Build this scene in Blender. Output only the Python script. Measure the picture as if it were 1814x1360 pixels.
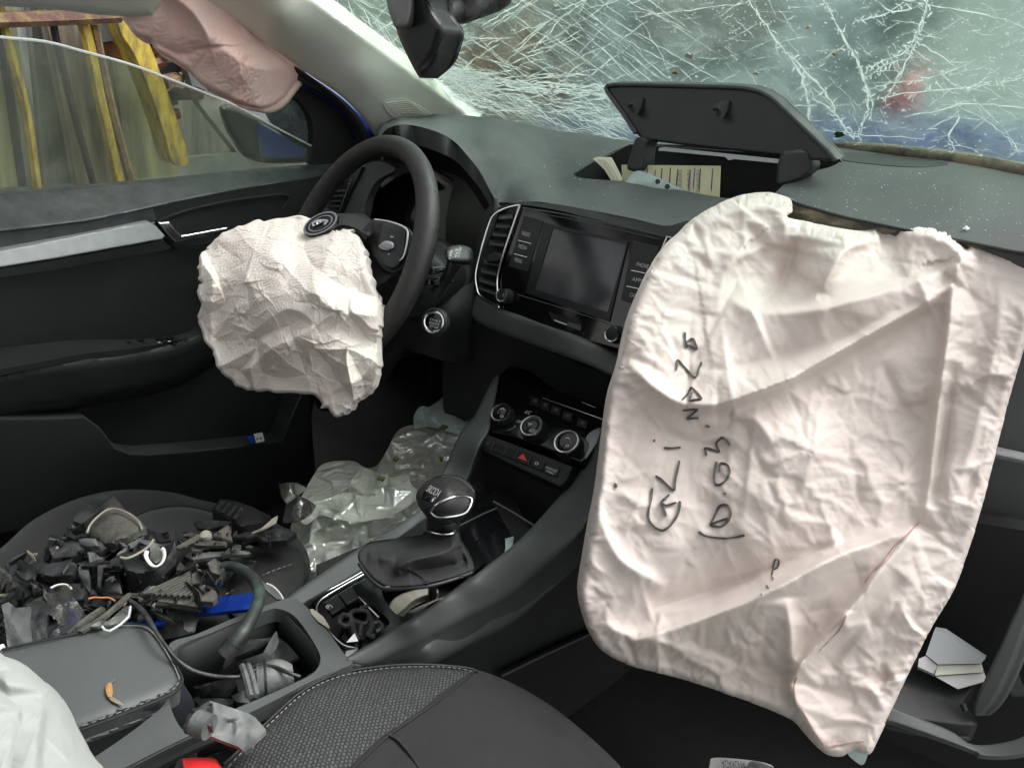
import bpy, bmesh, math, random
import numpy as np
from mathutils import Vector, Matrix
from mathutils.geometry import delaunay_2d_cdt
for _o in list(bpy.data.objects): bpy.data.objects.remove(_o)
SC = bpy.context.scene
COL = SC.collection
R_ = math.radians
rnd = random.Random(7)
# ---------------------------------------------------------------- camera
CAM = np.array([.66, 0, 1.05]); FPX = 1362.
_r = np.array([.769, .308, -.560]); _r /= np.linalg.norm(_r)
_f = np.array([.633, -.243, .735]); _f -= _r*(_r@_f); _f /= np.linalg.norm(_f)
MW = np.array([_r, _f, np.cross(_r, _f)])          # world = MW @ (right, down, forward)
cd = bpy.data.cameras.new('camera'); cam = bpy.data.objects.new('camera', cd); COL.objects.link(cam)
cd.sensor_width = 36; cd.lens = 36*FPX/1814; cd.clip_start = .02; cd.clip_end = 200
rot = Matrix([[MW[i, 0], -MW[i, 1], -MW[i, 2]] for i in range(3)])
cam.matrix_world = Matrix.Translation(Vector(CAM)) @ rot.to_4x4()
SC.camera = cam
# ---------------------------------------------------------------- sky, sun, exposure
wd = bpy.data.worlds.new('World'); SC.world = wd; wd.use_nodes = True
wn = wd.node_tree; wn.nodes.clear()
wo = wn.nodes.new('ShaderNodeOutputWorld'); wb = wn.nodes.new('ShaderNodeBackground')
ws = wn.nodes.new('ShaderNodeTexSky'); ws.sky_type = 'NISHITA'; ws.sun_disc = False
SUN_EL, SUN_AZ = R_(58), R_(38)                    # azimuth clockwise from forward (+Y)
ws.sun_elevation = SUN_EL; ws.sun_rotation = SUN_AZ; ws.dust_density = 4.0; ws.air_density = 1.0
wh = wn.nodes.new('ShaderNodeHueSaturation'); wh.inputs['Saturation'].default_value = .06
wn.links.new(ws.outputs[0], wh.inputs['Color']); wn.links.new(wh.outputs[0], wb.inputs['Color'])
wb.inputs['Strength'].default_value = .15
wn.links.new(wb.outputs[0], wo.inputs[0])
sl = bpy.data.lights.new('sun', 'SUN'); sl.energy = .85; sl.angle = R_(30); sl.color = (1, .97, .93)
so = bpy.data.objects.new('sun', sl); COL.objects.link(so)
sd = Vector((math.sin(SUN_AZ)*math.cos(SUN_EL), math.cos(SUN_AZ)*math.cos(SUN_EL), math.sin(SUN_EL)))
so.rotation_euler = sd.to_track_quat('Z', 'Y').to_euler(); so.location = sd*10
SC.view_settings.view_transform = 'Standard'; SC.view_settings.look = 'None'
SC.view_settings.exposure = 1.0; SC.view_settings.gamma = 1
SC.render.engine = 'CYCLES'
cy = SC.cycles; cy.max_bounces = 8; cy.diffuse_bounces = 4; cy.glossy_bounces = 4; cy.transparent_max_bounces = 24
cy.transmission_bounces = 4; cy.caustics_reflective = False; cy.caustics_refractive = True; cy.blur_glossy = .6
cy.use_denoising = True; cy.sample_clamp_indirect = 6
# ---------------------------------------------------------------- geometry helpers
def pp(s): return [tuple(float(q) for q in p.split(',')) for p in s.split()]
def ray(u, v): return MW @ np.array([(u-907)/FPX, (v-680)/FPX, 1.])
def tdep(u, v, k):
    """depth along the view axis of the point seen at u,v; k is a depth or ('x'|'y'|'z', value)"""
    if isinstance(k, tuple):
        i = 'xyz'.index(k[0]); return (k[1]-CAM[i])/ray(u, v)[i]
    return k
def W(u, v, k): return CAM + ray(u, v)*tdep(u, v, k)
def K(s):
    """'u,v,y1.05 u,v,1.2 ...' -> control points (u, v, depth)"""
    out = []
    for p in s.split():
        a, b, c = p.split(',')
        c = (c[0], float(c[1:])) if c[0] in 'xyz' else float(c)
        out.append((float(a), float(b), tdep(float(a), float(b), c)))
    return out
class TPS:
    """smooth depth through control points; exact for planes (works on 1/depth)"""
    def __init__(s, ctrl):
        c = np.array(ctrl, float); s.p = c[:, :2]/500; f = 1/c[:, 2]; n = len(c)
        if n < 3: s.w = None; s.m = f.mean(); return
        A = np.zeros((n+3, n+3)); A[:n, :n] = s.phi(s.p, s.p) + np.eye(n)*1e-6
        A[:n, n] = 1; A[:n, n+1:] = s.p; A[n, :n] = 1; A[n+1:, :n] = s.p.T
        s.w = np.linalg.lstsq(A, np.r_[f, 0, 0, 0], rcond=None)[0]
    def phi(s, a, b):
        r2 = ((a[:, None]-b[None])**2).sum(-1); return r2*np.log(r2+1e-12)*.5
    def __call__(s, uv):
        if s.w is None: return np.full(len(uv), 1/s.m)
        q = np.asarray(uv, float)/500; n = len(s.p)
        return 1/(s.phi(q, s.p)@s.w[:n] + s.w[n] + q@s.w[n+1:])
class OffT(TPS):
    def __init__(s, f, o): s.f = f; s.o = o
    def __call__(s, uv): return s.f(uv)-s.o
def smooth_line(P, n=6, closed=True):
    P = np.array(P, float); N = len(P); out = []
    for i in range(N if closed else N-1):
        g = (lambda k: P[k % N]) if closed else (lambda k: P[min(max(k, 0), N-1)])
        a, b, c, d = g(i-1), g(i), g(i+1), g(i+2)
        for t in np.linspace(0, 1, n, endpoint=False):
            out.append(.5*((2*b)+(c-a)*t+(2*a-5*b+4*c-d)*t*t+(3*b-a-3*c+d)*t**3))
    if not closed: out.append(P[-1])
    return np.array(out)
def resample(P, step, closed=True):
    P = np.array(P, float); out = []
    for i in range(len(P) if closed else len(P)-1):
        a, b = P[i], P[(i+1) % len(P)]; n = max(1, int(round(np.linalg.norm(b-a)/step)))
        for k in range(n): out.append(a+(b-a)*k/n)
    if not closed: out.append(P[-1])
    return np.array(out)
def inside(Q, P):
    x, y = Q[:, 0], Q[:, 1]; r = np.zeros(len(Q), bool)
    for i in range(len(P)):
        (x1, y1), (x2, y2) = P[i], P[(i+1) % len(P)]
        if y1 == y2: continue
        c = ((y1 > y) != (y2 > y)) & (x < (x2-x1)*(y-y1)/(y2-y1)+x1); r ^= c
    return r
def dist_poly(Q, P, closed=True):
    d = np.full(len(Q), 1e9)
    for i in range(len(P) if closed else len(P)-1):
        a, b = np.array(P[i]), np.array(P[(i+1) % len(P)]); e = b-a; L = e@e+1e-9
        t = np.clip(((Q-a)@e)/L, 0, 1); d = np.minimum(d, np.linalg.norm(Q-a-t[:, None]*e, axis=1))
    return d
def tri2d(out, holes=(), step=20, jit=.15, seed=1):
    """triangulate a pixel polygon; returns verts2d, tris, directed boundary edges"""
    rg = np.random.default_rng(seed); loops = [np.array(out)]+[np.array(h) for h in holes]
    V = []; E = []; Fc = []
    for L in loops:
        k = len(V); V += [tuple(p) for p in L]; E += [(k+i, k+(i+1) % len(L)) for i in range(len(L))]; Fc.append(list(range(k, k+len(L))))
    lo, hi = loops[0].min(0), loops[0].max(0)
    gx, gy = np.meshgrid(np.arange(lo[0]+step*.5, hi[0], step), np.arange(lo[1]+step*.5, hi[1], step*.87))
    gx = gx+(np.arange(gx.shape[0]) % 2)[:, None]*step*.5
    G = np.c_[gx.ravel(), gy.ravel()]; G += rg.normal(size=G.shape)*step*jit*.3
    m = inside(G, loops[0])
    for h in loops[1:]: m &= ~inside(G, h)
    for L in loops: m &= dist_poly(G, L) > step*.45
    V += [tuple(p) for p in G[m]]
    r = delaunay_2d_cdt([Vector(p) for p in V], E, [Fc[0]] if not holes else [], 1 if not holes else 0, 1e-4)
    v = np.array([tuple(p) for p in r[0]]); t = np.array([list(f) for f in r[2] if len(f) == 3])
    if holes:
        c = v[t].mean(1); m = inside(c, loops[0])
        for h in loops[1:]: m &= ~inside(c, h)
        t = t[m]
    a, b, c = v[t[:, 0]], v[t[:, 1]], v[t[:, 2]]
    cr = (b[:, 0]-a[:, 0])*(c[:, 1]-a[:, 1])-(b[:, 1]-a[:, 1])*(c[:, 0]-a[:, 0])
    t[cr > 0] = t[cr > 0][:, ::-1]                 # counter-clockwise as seen by the viewer (v runs down)
    return v, t[np.abs(cr) > 1e-6]
def subdiv(v, t):
    e = np.sort(np.concatenate([t[:, [0, 1]], t[:, [1, 2]], t[:, [2, 0]]]), axis=1)
    u, inv = np.unique(e, axis=0, return_inverse=True); inv = inv.ravel(); n = len(t)
    m = (v[u[:, 0]]+v[u[:, 1]])/2; k = len(v); a, b, c = inv[:n]+k, inv[n:2*n]+k, inv[2*n:]+k
    T = np.concatenate([np.c_[t[:, 0], a, c], np.c_[a, t[:, 1], b], np.c_[c, b, t[:, 2]], np.c_[a, b, c]])
    return np.concatenate([v, m]), T
def relax_cloth(X, t, v, eps, iters, seed, hold=.012, rim=None, kb=.25, noise=.0012):
    """slack woven cloth: every thread is a little longer than the shape it covers, so it buckles into natural creases"""
    rg = np.random.default_rng(seed); e = np.sort(np.concatenate([t[:, [0, 1]], t[:, [1, 2]], t[:, [2, 0]]]), axis=1); op = np.concatenate([t[:, 2], t[:, 0], t[:, 1]])
    o = np.lexsort((e[:, 1], e[:, 0])); e, op = e[o], op[o]; same = (e[1:] == e[:-1]).all(1); E_ = e[np.r_[True, ~same]]; B_ = np.c_[op[:-1][same], op[1:][same]]
    A = np.concatenate([E_, B_]); k = np.r_[np.ones(len(E_)), np.full(len(B_), kb)]; mid = (v[A[:, 0]]+v[A[:, 1]])/2
    dv = v[A[:, 1]]-v[A[:, 0]]; ex = eps(mid, dv/(np.linalg.norm(dv, axis=1)[:, None]+1e-9))
    L0 = np.linalg.norm(X[A[:, 1]]-X[A[:, 0]], axis=1)*(1+ex); n = len(X); i, j = A[:, 0], A[:, 1]
    cnt = np.bincount(i, k, n)+np.bincount(j, k, n)+1e-9; X0 = X.copy(); nb = np.zeros(n, bool)
    nb[[q for p in bound_edges(t) for q in p]] = True; hd = np.where(nb, .12, hold)[:, None]
    X = X+(MW[:, 2]*noise)[None]*rg.normal(size=(n, 1)); V = np.zeros_like(X)
    for it in range(iters):
        d = X[j]-X[i]; l = np.linalg.norm(d, axis=1)+1e-12; c = d*((.5*k*(l-L0)/l)[:, None])
        D = np.stack([np.bincount(i, c[:, q], n)-np.bincount(j, c[:, q], n) for q in range(3)], 1)/cnt[:, None]*1.7
        Xn = X+np.clip(V*.86+D, -.003, .003); Xn += (X0-Xn)*hd; V = Xn-X; X = Xn
    q_ = X-X0; m_ = np.linalg.norm(q_, axis=1, keepdims=True)+1e-12; X = X0+q_*np.minimum(1, .03/m_)
    return X
def lap(X, t, a=.5, n=1):
    e = np.concatenate([t[:, [0, 1]], t[:, [1, 2]], t[:, [2, 0]]]); i, j = np.r_[e[:, 0], e[:, 1]], np.r_[e[:, 1], e[:, 0]]; N = len(X); c = np.bincount(i, minlength=N)[:, None]+1e-9
    for _ in range(n): X = X*(1-a)+a*np.stack([np.bincount(i, X[j, q], N) for q in range(3)], 1)/c
    return X
DISP = {}
def bound_edges(t):
    e = np.concatenate([t[:, [0, 1]], t[:, [1, 2]], t[:, [2, 0]]]); s = {(a, b) for a, b in e.tolist()}
    return [(a, b) for a, b in s if (b, a) not in s]
def mesh_obj(name, V, Fs, mat, parent=None, smooth=35):
    me = bpy.data.meshes.new(name); me.from_pydata([tuple(map(float, p)) for p in V], [], [tuple(map(int, f)) for f in Fs])
    if mat is not None: me.materials.append(mat)
    if smooth:
        me.shade_smooth()
        if smooth < 180: me.set_sharp_from_angle(angle=R_(smooth))
    me.update()
    o = bpy.data.objects.new(name, me); COL.objects.link(o)
    if parent is not None:
        top = parent; off = Vector((0, 0, 0))
        while top is not None: off += top.location; top = top.parent
        o.parent = parent; o.location = -off if off.length else (0, 0, 0)
    return o
def recenter(o):
    me = o.data; n = len(me.vertices); a = np.empty(n*3, np.float32); me.vertices.foreach_get('co', a); a = a.reshape(-1, 3)
    c = np.array([(a[:, 0].min()+a[:, 0].max())/2, (a[:, 1].min()+a[:, 1].max())/2, a[:, 2].min()], np.float32)
    a -= c; me.vertices.foreach_set('co', a.ravel()); me.update(); o.location = Vector(c.tolist())
    for ch in o.children: ch.location = ch.location-Vector(c.tolist())
    return o
def tag(o, label=None, cat=None, group=None, kind=None, rc=True):
    if label: o['label'] = label
    if cat: o['category'] = cat
    if group: o['group'] = group
    if kind: o['kind'] = kind
    if rc and o.type == 'MESH' and o.parent is None and not o.children: recenter(o)
    return o
def thing(name, label, cat, base, group=None):
    o = bpy.data.objects.new(name, None); COL.objects.link(o); o.location = Vector([float(q) for q in base]); o.empty_display_size = .05
    return tag(o, label, cat, group)
def skin(name, outline, ctrl, mat, parent=None, ext=(0, .02, 0), step=24, sub=0, rounded=True, h=None, edge=None, holes=(), smooth=35, back=True, n=5, view_ext=None, cloth=None):
    """a shaped solid: its outline and depths are surveyed from the picture, it is given real thickness ext"""
    while edge and step/2**sub > edge[0]/2.2 and sub < 3: sub += 1
    P = pp(outline) if isinstance(outline, str) else outline
    C = K(ctrl) if isinstance(ctrl, str) else ctrl
    out = smooth_line(P, n) if rounded else np.array(P, float)
    out = resample(out, step) if not rounded else resample(out, step*.9)
    hs = [resample(smooth_line(pp(q), 4), step*.9) for q in holes]
    v, t = tri2d(out, hs, step)
    lv = [(v, t)]
    for _ in range(sub): v, t = subdiv(v, t); lv.append((v, t))
    f = C if isinstance(C, TPS) else TPS(C); d = f(v)
    db = dist_poly(v, out) if (edge or h) else None
    if edge:
        rp, dep = edge; q = np.clip(db/rp, 0, 1); d = d+dep*(1-np.sqrt(np.clip(1-(1-q)**2, 0, 1)))
    if h: d = d-h(v, db)
    X = np.array([(v[:, 0]-907)/FPX*d, (v[:, 1]-680)/FPX*d, d]); X = (MW@X).T+CAM
    if cloth:
        ck = dict(cloth); co_ = ck.pop('coarse', None); X0 = X; Xs = X
        if co_:
            down = co_.pop('levels', 1); vc, tc = lv[-1-down]; nc = len(vc); Xc = X[:nc]; dc = relax_cloth(Xc, tc, vc, **{**ck, **co_})-Xc; Q = np.c_[vc, dc]; tt_ = tc
            for _ in range(down): Q, tt_ = subdiv(Q, tt_)
            Xs = X+Q[:, 2:]
        X = relax_cloth(Xs, t, v, **ck); DISP[name] = (v.copy(), X-X0)
        Q, t = subdiv(np.c_[v, X], t); v, X = Q[:, :2], lap(Q[:, 2:], t, .55, 1)
        if db is not None: db = dist_poly(v, out)
    T = t.tolist()
    if back:
        e = np.array(ext, float); nV = len(X)
        if view_ext:
            dd = f(v); Xb = (MW@np.array([(v[:, 0]-907)/FPX*dd, (v[:, 1]-680)/FPX*dd, dd])).T+CAM
            q = np.clip(db/edge[0], 0, 1) if edge else np.ones(len(v))
            Xb = Xb+(MW[:, 2]*view_ext)[None]*np.sqrt(np.clip(1-(1-q)**2, 0, 1))[:, None]+(MW[:, 2]*(edge[1] if edge else 0))[None]
            B = Xb
        else: B = X+e
        be = bound_edges(t); X = np.concatenate([X, B]); T += (t[:, ::-1]+nV).tolist()
        T += [(b, a, a+nV, b+nV) for a, b in be]
    o = mesh_obj(name, X, T, mat, parent, smooth); o_field[o.name] = (f, h, edge, out)
    return o
o_field = {}
class Pl:
    """a flat face in the car: through three surveyed points; n points to the viewer"""
    def __init__(s, a, b, c):
        s.a, s.b, s.c = [W(*q) for q in (a, b, c)]; n = np.cross(s.b-s.a, s.c-s.a); n /= np.linalg.norm(n)
        s.n = n if n@(CAM-s.a) > 0 else -n
    def hit(s, u, v, off=0.):
        r = ray(u, v); t = ((s.a+s.n*off-CAM)@s.n)/(r@s.n); return CAM+r*t
def plate(name, pl, pts, off, thick, mat, parent, bevel=.0006, rounded=False, n=4, smooth=30):
    """solid tile on a face: front at off, thickness thick going in"""
    P = pp(pts) if isinstance(pts, str) else pts
    if rounded: P = smooth_line(P, n)
    P = [tuple(p) for p in P]
    a = sum(P[i][0]*P[(i+1) % len(P)][1]-P[(i+1) % len(P)][0]*P[i][1] for i in range(len(P)))
    if a > 0: P = P[::-1]
    X = [pl.hit(u, v, off) for u, v in P]; m = len(X); X += [x-pl.n*thick for x in X]
    Fs = [list(range(m)), list(range(2*m-1, m-1, -1))]+[[(i+1) % m, i, i+m, (i+1) % m+m] for i in range(m)]
    o = mesh_obj(name, X, Fs, mat, parent, smooth)
    if bevel:
        b = o.modifiers.new('bevel', 'BEVEL'); b.width = bevel; b.segments = 2; b.limit_method = 'ANGLE'; b.angle_limit = R_(40)
    return o
def frame_ring(name, pl, outer, inner, off, thick, mat, parent, rounded=True, n=4):
    """flat ring between two outlines with the same number of points"""
    A = pp(outer); B = pp(inner)
    if rounded: A = smooth_line(A, n); B = smooth_line(B, n)
    m = len(A); X = [pl.hit(*p, off) for p in A]+[pl.hit(*p, off) for p in B]; X += [x-pl.n*thick for x in X]
    Fs = []
    for i in range(m):
        j = (i+1) % m; Fs += [[i, j, j+m, i+m], [j+2*m, i+2*m, i+3*m, j+3*m], [j, i, i+2*m, j+2*m], [i+m, j+m, j+3*m, i+3*m]]
    o = mesh_obj(name, X, Fs, mat, parent, 30)
    bm = bmesh.new(); bm.from_mesh(o.data); bmesh.ops.recalc_face_normals(bm, faces=bm.faces); bm.to_mesh(o.data); bm.free()
    return o
def tube(name, P, r, mat, parent=None, seg=8, closed=False, sm=4, flat=1.0, caps=True):
    """round bar along 3D points; r a number or one radius per point"""
    P = np.array(P, float); rr = np.full(len(P), r) if np.isscalar(r) else np.array(r, float)
    if sm > 1:
        rr = smooth_line(np.c_[rr, rr], sm, closed)[:, 0]; P = smooth_line(P, sm, closed)
    m = len(P); V = []; Fs = []; up = None
    for i in range(m):
        a = P[(i-1) % m] if closed or i > 0 else P[i]; b = P[(i+1) % m] if closed or i < m-1 else P[i]
        t = b-a; t /= np.linalg.norm(t)+1e-12
        if up is None: up = np.cross(t, [0.3, .2, 1]); up /= np.linalg.norm(up)
        up = up-t*(up@t); up /= np.linalg.norm(up)+1e-12; s2 = np.cross(t, up)
        for k in range(seg):
            w = 2*math.pi*k/seg; V.append(P[i]+rr[i]*(math.cos(w)*up+flat*math.sin(w)*s2))
    for i in range(m if closed else m-1):
        for k in range(seg):
            a, b = i*seg+k, i*seg+(k+1) % seg; c, d = ((i+1) % m)*seg+k, ((i+1) % m)*seg+(k+1) % seg
            Fs.append([a, b, d, c])
    if not closed and caps: Fs += [list(range(seg))[::-1], list(range((m-1)*seg, m*seg))]
    return mesh_obj(name, V, Fs, mat, parent, 50)
def lathe(name, c, n, prof, mat, parent=None, seg=32, smooth=40):
    """turned solid about axis n through c; prof = [(radius, height)...]"""
    n = np.array(n, float); n /= np.linalg.norm(n); a = np.cross(n, [0, 0, 1.]); a /= np.linalg.norm(a); b = np.cross(n, a)
    V = []; Fs = []; m = len(prof)
    for r, z in prof:
        for k in range(seg):
            w = 2*math.pi*k/seg; V.append(c+n*z+r*(math.cos(w)*a+math.sin(w)*b))
    for i in range(m-1):
        for k in range(seg): Fs.append([i*seg+k, i*seg+(k+1) % seg, (i+1)*seg+(k+1) % seg, (i+1)*seg+k])
    Fs += [list(range(seg))[::-1], list(range((m-1)*seg, m*seg))]
    return mesh_obj(name, V, Fs, mat, parent, smooth)
def text_on(pl, s, u0, v0, u1, v1, hpx, mat, parent, off=.0006, name='lettering', ext=.0002, wfit=True):
    """raised lettering on a face from pixel (u0,v0) to (u1,v1) along its base line"""
    cu = bpy.data.curves.new(name, 'FONT'); cu.body = s; cu.size = 1; cu.extrude = 0; cu.resolution_u = 3
    to = bpy.data.objects.new('tmp_text', cu); COL.objects.link(to); bpy.context.view_layer.update()
    me = bpy.data.meshes.new_from_object(to.evaluated_get(bpy.context.evaluated_depsgraph_get()))
    bpy.data.objects.remove(to)
    A, B = pl.hit(u0, v0, off), pl.hit(u1, v1, off); ex = B-A; L = np.linalg.norm(ex); ex /= L; ey = np.cross(pl.n, ex)
    n = len(me.vertices); c = np.empty(n*3, np.float32); me.vertices.foreach_get('co', c); c = c.reshape(-1, 3)
    w = c[:, 0].max()-c[:, 0].min(); k = L/w; ky = np.linalg.norm(pl.hit(u0, v0, off)-pl.hit(u0, v0-hpx, off))/.7
    if ky < 0: ky = k
    c0 = c[:, 0].min(); X = A+(c[:, 0:1]-c0)*k*ex+c[:, 1:2]*ky*ey
    fs = [list(p.vertices) for p in me.polygons]; bpy.data.meshes.remove(me)
    return mesh_obj(name, X, fs, mat, parent, 0)
# ---------------------------------------------------------------- materials
def new_mat(name):
    m = bpy.data.materials.new(name); m.use_nodes = True; nt = m.node_tree; b = nt.nodes['Principled BSDF']; return m, nt, b
def NN(nt, t, **k):
    n = nt.nodes.new(t)
    for a, v in k.items():
        if a in n.inputs: n.inputs[a].default_value = v
        else: setattr(n, a, v)
    return n
def mat(name, col, rough=.5, metal=0, spec=.5, bump=0, bscale=400, var=0, vscale=6, col2=None, v2=.5, coat=0, rvar=0, trans=0, sheen=0, bump2=0, b2scale=30, streak=0, crinkle=0, cscale=26):
    m, nt, b = new_mat(name); L = nt.links.new
    tc = NN(nt, 'ShaderNodeTexCoord'); co = tc.outputs['Object']
    if streak:
        mp = NN(nt, 'ShaderNodeMapping'); L(co, mp.inputs['Vector']); mp.inputs['Scale'].default_value = (1, 1, streak); co = mp.outputs[0]
    b.inputs['Roughness'].default_value = rough; b.inputs['Metallic'].default_value = metal
    b.inputs['Specular IOR Level'].default_value = spec; b.inputs['Coat Weight'].default_value = coat
    b.inputs['Transmission Weight'].default_value = trans
    b.inputs['Sheen Weight'].default_value = sheen
    if col2 is None: col2 = tuple(c*(1-var) for c in col)
    if var or v2 != .5 or col2 != tuple(col):
        n = NN(nt, 'ShaderNodeTexNoise', Scale=vscale, Detail=6., Roughness=.62); L(co, n.inputs['Vector'])
        r = NN(nt, 'ShaderNodeMapRange'); r.inputs['From Min'].default_value = v2-.16; r.inputs['From Max'].default_value = v2+.16; L(n.outputs['Fac'], r.inputs['Value'])
        x = NN(nt, 'ShaderNodeMix', data_type='RGBA'); L(r.outputs[0], x.inputs[0])
        x.inputs[6].default_value = (*col, 1); x.inputs[7].default_value = (*col2, 1); L(x.outputs[2], b.inputs['Base Color'])
        if rvar:
            q = NN(nt, 'ShaderNodeMapRange'); q.inputs['From Min'].default_value = .3; q.inputs['From Max'].default_value = .7
            q.inputs['To Min'].default_value = max(.03, rough-rvar); q.inputs['To Max'].default_value = min(1, rough+rvar); L(n.outputs['Fac'], q.inputs['Value']); L(q.outputs[0], b.inputs['Roughness'])
    else: b.inputs['Base Color'].default_value = (*col, 1)
    prev = None
    if crinkle:                                    # fine pressed-in creases of thin cloth
        for q, (cs, st) in enumerate(((cscale, 1.), (cscale*2.3, .6), (cscale*5., .35))):
            w_ = NN(nt, 'ShaderNodeTexNoise', Scale=cs*.55, Detail=2.); L(co, w_.inputs['Vector'])
            x_ = NN(nt, 'ShaderNodeMix', data_type='RGBA', blend_type='LINEAR_LIGHT'); x_.inputs[0].default_value = .9/cs; L(co, x_.inputs[6]); L(w_.outputs['Color'], x_.inputs[7])
            vo = NN(nt, 'ShaderNodeTexVoronoi', Scale=float(cs)); vo.feature = 'F1'; vo.distance = 'EUCLIDEAN'; L(x_.outputs[2], vo.inputs['Vector'])
            k = NN(nt, 'ShaderNodeBump', Strength=min(1, crinkle*st), Distance=.16/cs); k.invert = q == 1; L(vo.outputs['Distance'], k.inputs['Height'])
            if prev: L(prev, k.inputs['Normal'])
            prev = k.outputs[0]
    for s, sc in ((bump, bscale), (bump2, b2scale)):
        if s:
            n = NN(nt, 'ShaderNodeTexNoise', Scale=float(sc), Detail=4.); L(co, n.inputs['Vector'])
            k = NN(nt, 'ShaderNodeBump', Strength=min(1., s), Distance=.3/sc); L(n.outputs['Fac'], k.inputs['Height'])
            if prev: L(prev, k.inputs['Normal'])
            prev = k.outputs[0]
    if prev: L(prev, b.inputs['Normal'])
    return m
M = {}
M['dash'] = mat('dash_plastic', (.078, .084, .084), .62, bump=.5, bscale=1500, var=.25, vscale=9, spec=.35)
M['black'] = mat('black_plastic', (.020, .022, .022), .55, bump=.45, bscale=1400, var=.3, vscale=14, spec=.35)
M['blacks'] = mat('black_satin_plastic', (.014, .015, .016), .38, var=.3, vscale=20, spec=.4)
M['grey'] = mat('grey_plastic', (.075, .083, .082), .55, bump=.4, bscale=1400, var=.2, vscale=12, spec=.4)
M['gloss'] = mat('gloss_black', (.006, .006, .007), .10, var=.3, vscale=30, rvar=.05)
M['chrome'] = mat('chrome', (.75, .76, .77), .16, metal=1, var=.15, vscale=40, rvar=.06)
M['dchrome'] = mat('dull_chrome', (.32, .33, .34), .3, metal=1, var=.2, vscale=60)
M['silver'] = mat('brushed_silver_trim', (.27, .29, .29), .5, metal=.3, var=.15, vscale=60, bump=.2, bscale=900)
M['leather'] = mat('black_leather', (.016, .016, .016), .55, bump=.6, bscale=700, var=.2, vscale=15, bump2=.25, b2scale=60)
M['leather2'] = mat('armrest_vinyl', (.078, .086, .085), .5, bump=.7, bscale=900, var=.12, vscale=8)
M['cloth'] = mat('seat_cloth', (.011, .012, .012), .9, bump=.7, bscale=1200, var=.35, vscale=25, sheen=.1)
M['carpet'] = mat('floor_carpet', (.010, .010, .010), .95, bump=1, bscale=500, var=.4, vscale=30)
M['pillar'] = mat('pillar_fabric', (.74, .74, .68), .85, bump=.5, bscale=1100, var=.14, vscale=5, col2=(.66, .66, .58))
M['bag'] = mat('airbag_nylon', (.67, .595, .55), .55, bump=.22, bscale=1600, var=.08, vscale=7, col2=(.62, .54, .495), sheen=.1, crinkle=.10, cscale=40)
M['bag2'] = mat('driver_airbag_nylon', (.62, .58, .53), .6, bump=.2, bscale=1600, col2=(.58, .52, .47), vscale=16, sheen=.15, crinkle=.15, cscale=60)
M['pink'] = mat('pink_airbag_nylon', (.88, .56, .51), .65, bump=.3, bscale=1500, col2=(.86, .64, .58), vscale=8, bump2=.2, b2scale=60)
M['seam'] = mat('airbag_seam_thread', (.60, .42, .38), .8, var=.3, vscale=90)
M['ink'] = mat('marker_ink', (.10, .095, .09), .7, var=.5, vscale=120)
M['whitecloth'] = mat('white_cotton', (.35, .37, .35), .85, bump=.6, bscale=900, var=.06, vscale=12, bump2=.3, b2scale=25)
M['blue'] = mat('blue_car_paint', (.008, .040, .30), .22, coat=1, var=.25, vscale=14, rvar=.08)
M['bluewet'] = mat('blue_bonnet_paint', (.025, .05, .17), .7, spec=.15, col2=(.04, .06, .10), vscale=7, bump2=.3, b2scale=9)
M['rubber'] = mat('black_rubber', (.012, .012, .012), .7, bump=.4, bscale=500, var=.3)
M['yellow'] = mat('yellow_worn_paint', (.62, .46, .06), .55, col2=(.12, .08, .06), vscale=30, v2=.56, bump2=.7, b2scale=60, streak=.3)
M['rust'] = mat('rusty_steel', (.16, .085, .07), .8, col2=(.36, .27, .10), vscale=22, v2=.58, bump2=.8, b2scale=70)
M['orange'] = mat('orange_rust_scrap', (.42, .17, .04), .75, col2=(.07, .05, .04), vscale=6, v2=.5, bump2=.8, b2scale=30)
M['olive'] = mat('wet_olive_board', (.40, .40, .22), .45, col2=(.10, .10, .06), vscale=12, bump2=.5, b2scale=20, streak=.12)
M['slate'] = mat('wet_slate_sheet', (.07, .085, .09), .45, col2=(.30, .31, .28), vscale=14, bump2=.5, b2scale=15, streak=.1)
M['brownboard'] = mat('wet_brown_board', (.34, .29, .21), .5, col2=(.07, .06, .045), vscale=16, bump2=.5, b2scale=30, streak=.12)
M['paleboard'] = mat('grey_sheet', (.30, .33, .33), .4, col2=(.18, .2, .2), vscale=6)
M['ground'] = mat('wet_concrete', (.20, .21, .19), .35, col2=(.10, .10, .09), vscale=2.5, rvar=.15, bump2=.4, b2scale=12)
M['paper'] = mat('aged_paper', (.62, .62, .52), .8, var=.1, vscale=20)
M['paper2'] = mat('yellow_paper', (.58, .55, .36), .8, var=.12, vscale=20)
M['print'] = mat('print_ink', (.06, .07, .10), .8, var=.3, vscale=50)
M['purple'] = mat('purple_ink', (.22, .10, .35), .8, var=.3, vscale=50)
M['white'] = mat('white_plastic', (.70, .70, .68), .45, var=.12, vscale=30)
M['legend'] = mat('printed_legend', (.50, .52, .52), .6, var=.1)
M['redlegend'] = mat('red_legend', (.45, .05, .04), .5, var=.1)
M['red'] = mat('red_buckle_plastic', (.75, .03, .03), .3, var=.15, vscale=30)
M['redlamp'] = mat('red_tail_lamp', (.95, .02, .06), .15, coat=1, var=.2, vscale=30)
M['vanwhite'] = mat('dirty_white_van_paint', (.50, .57, .54), .4, var=.15, vscale=2)
M['darkcar'] = mat('dark_vehicle_paint', (.17, .215, .235), .6, col2=(.32, .38, .38), vscale=1.1)
M['greenwall'] = mat('mossy_wall', (.16, .20, .165), .8, col2=(.26, .29, .24), vscale=1.6, bump2=.6, b2scale=8)
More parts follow.
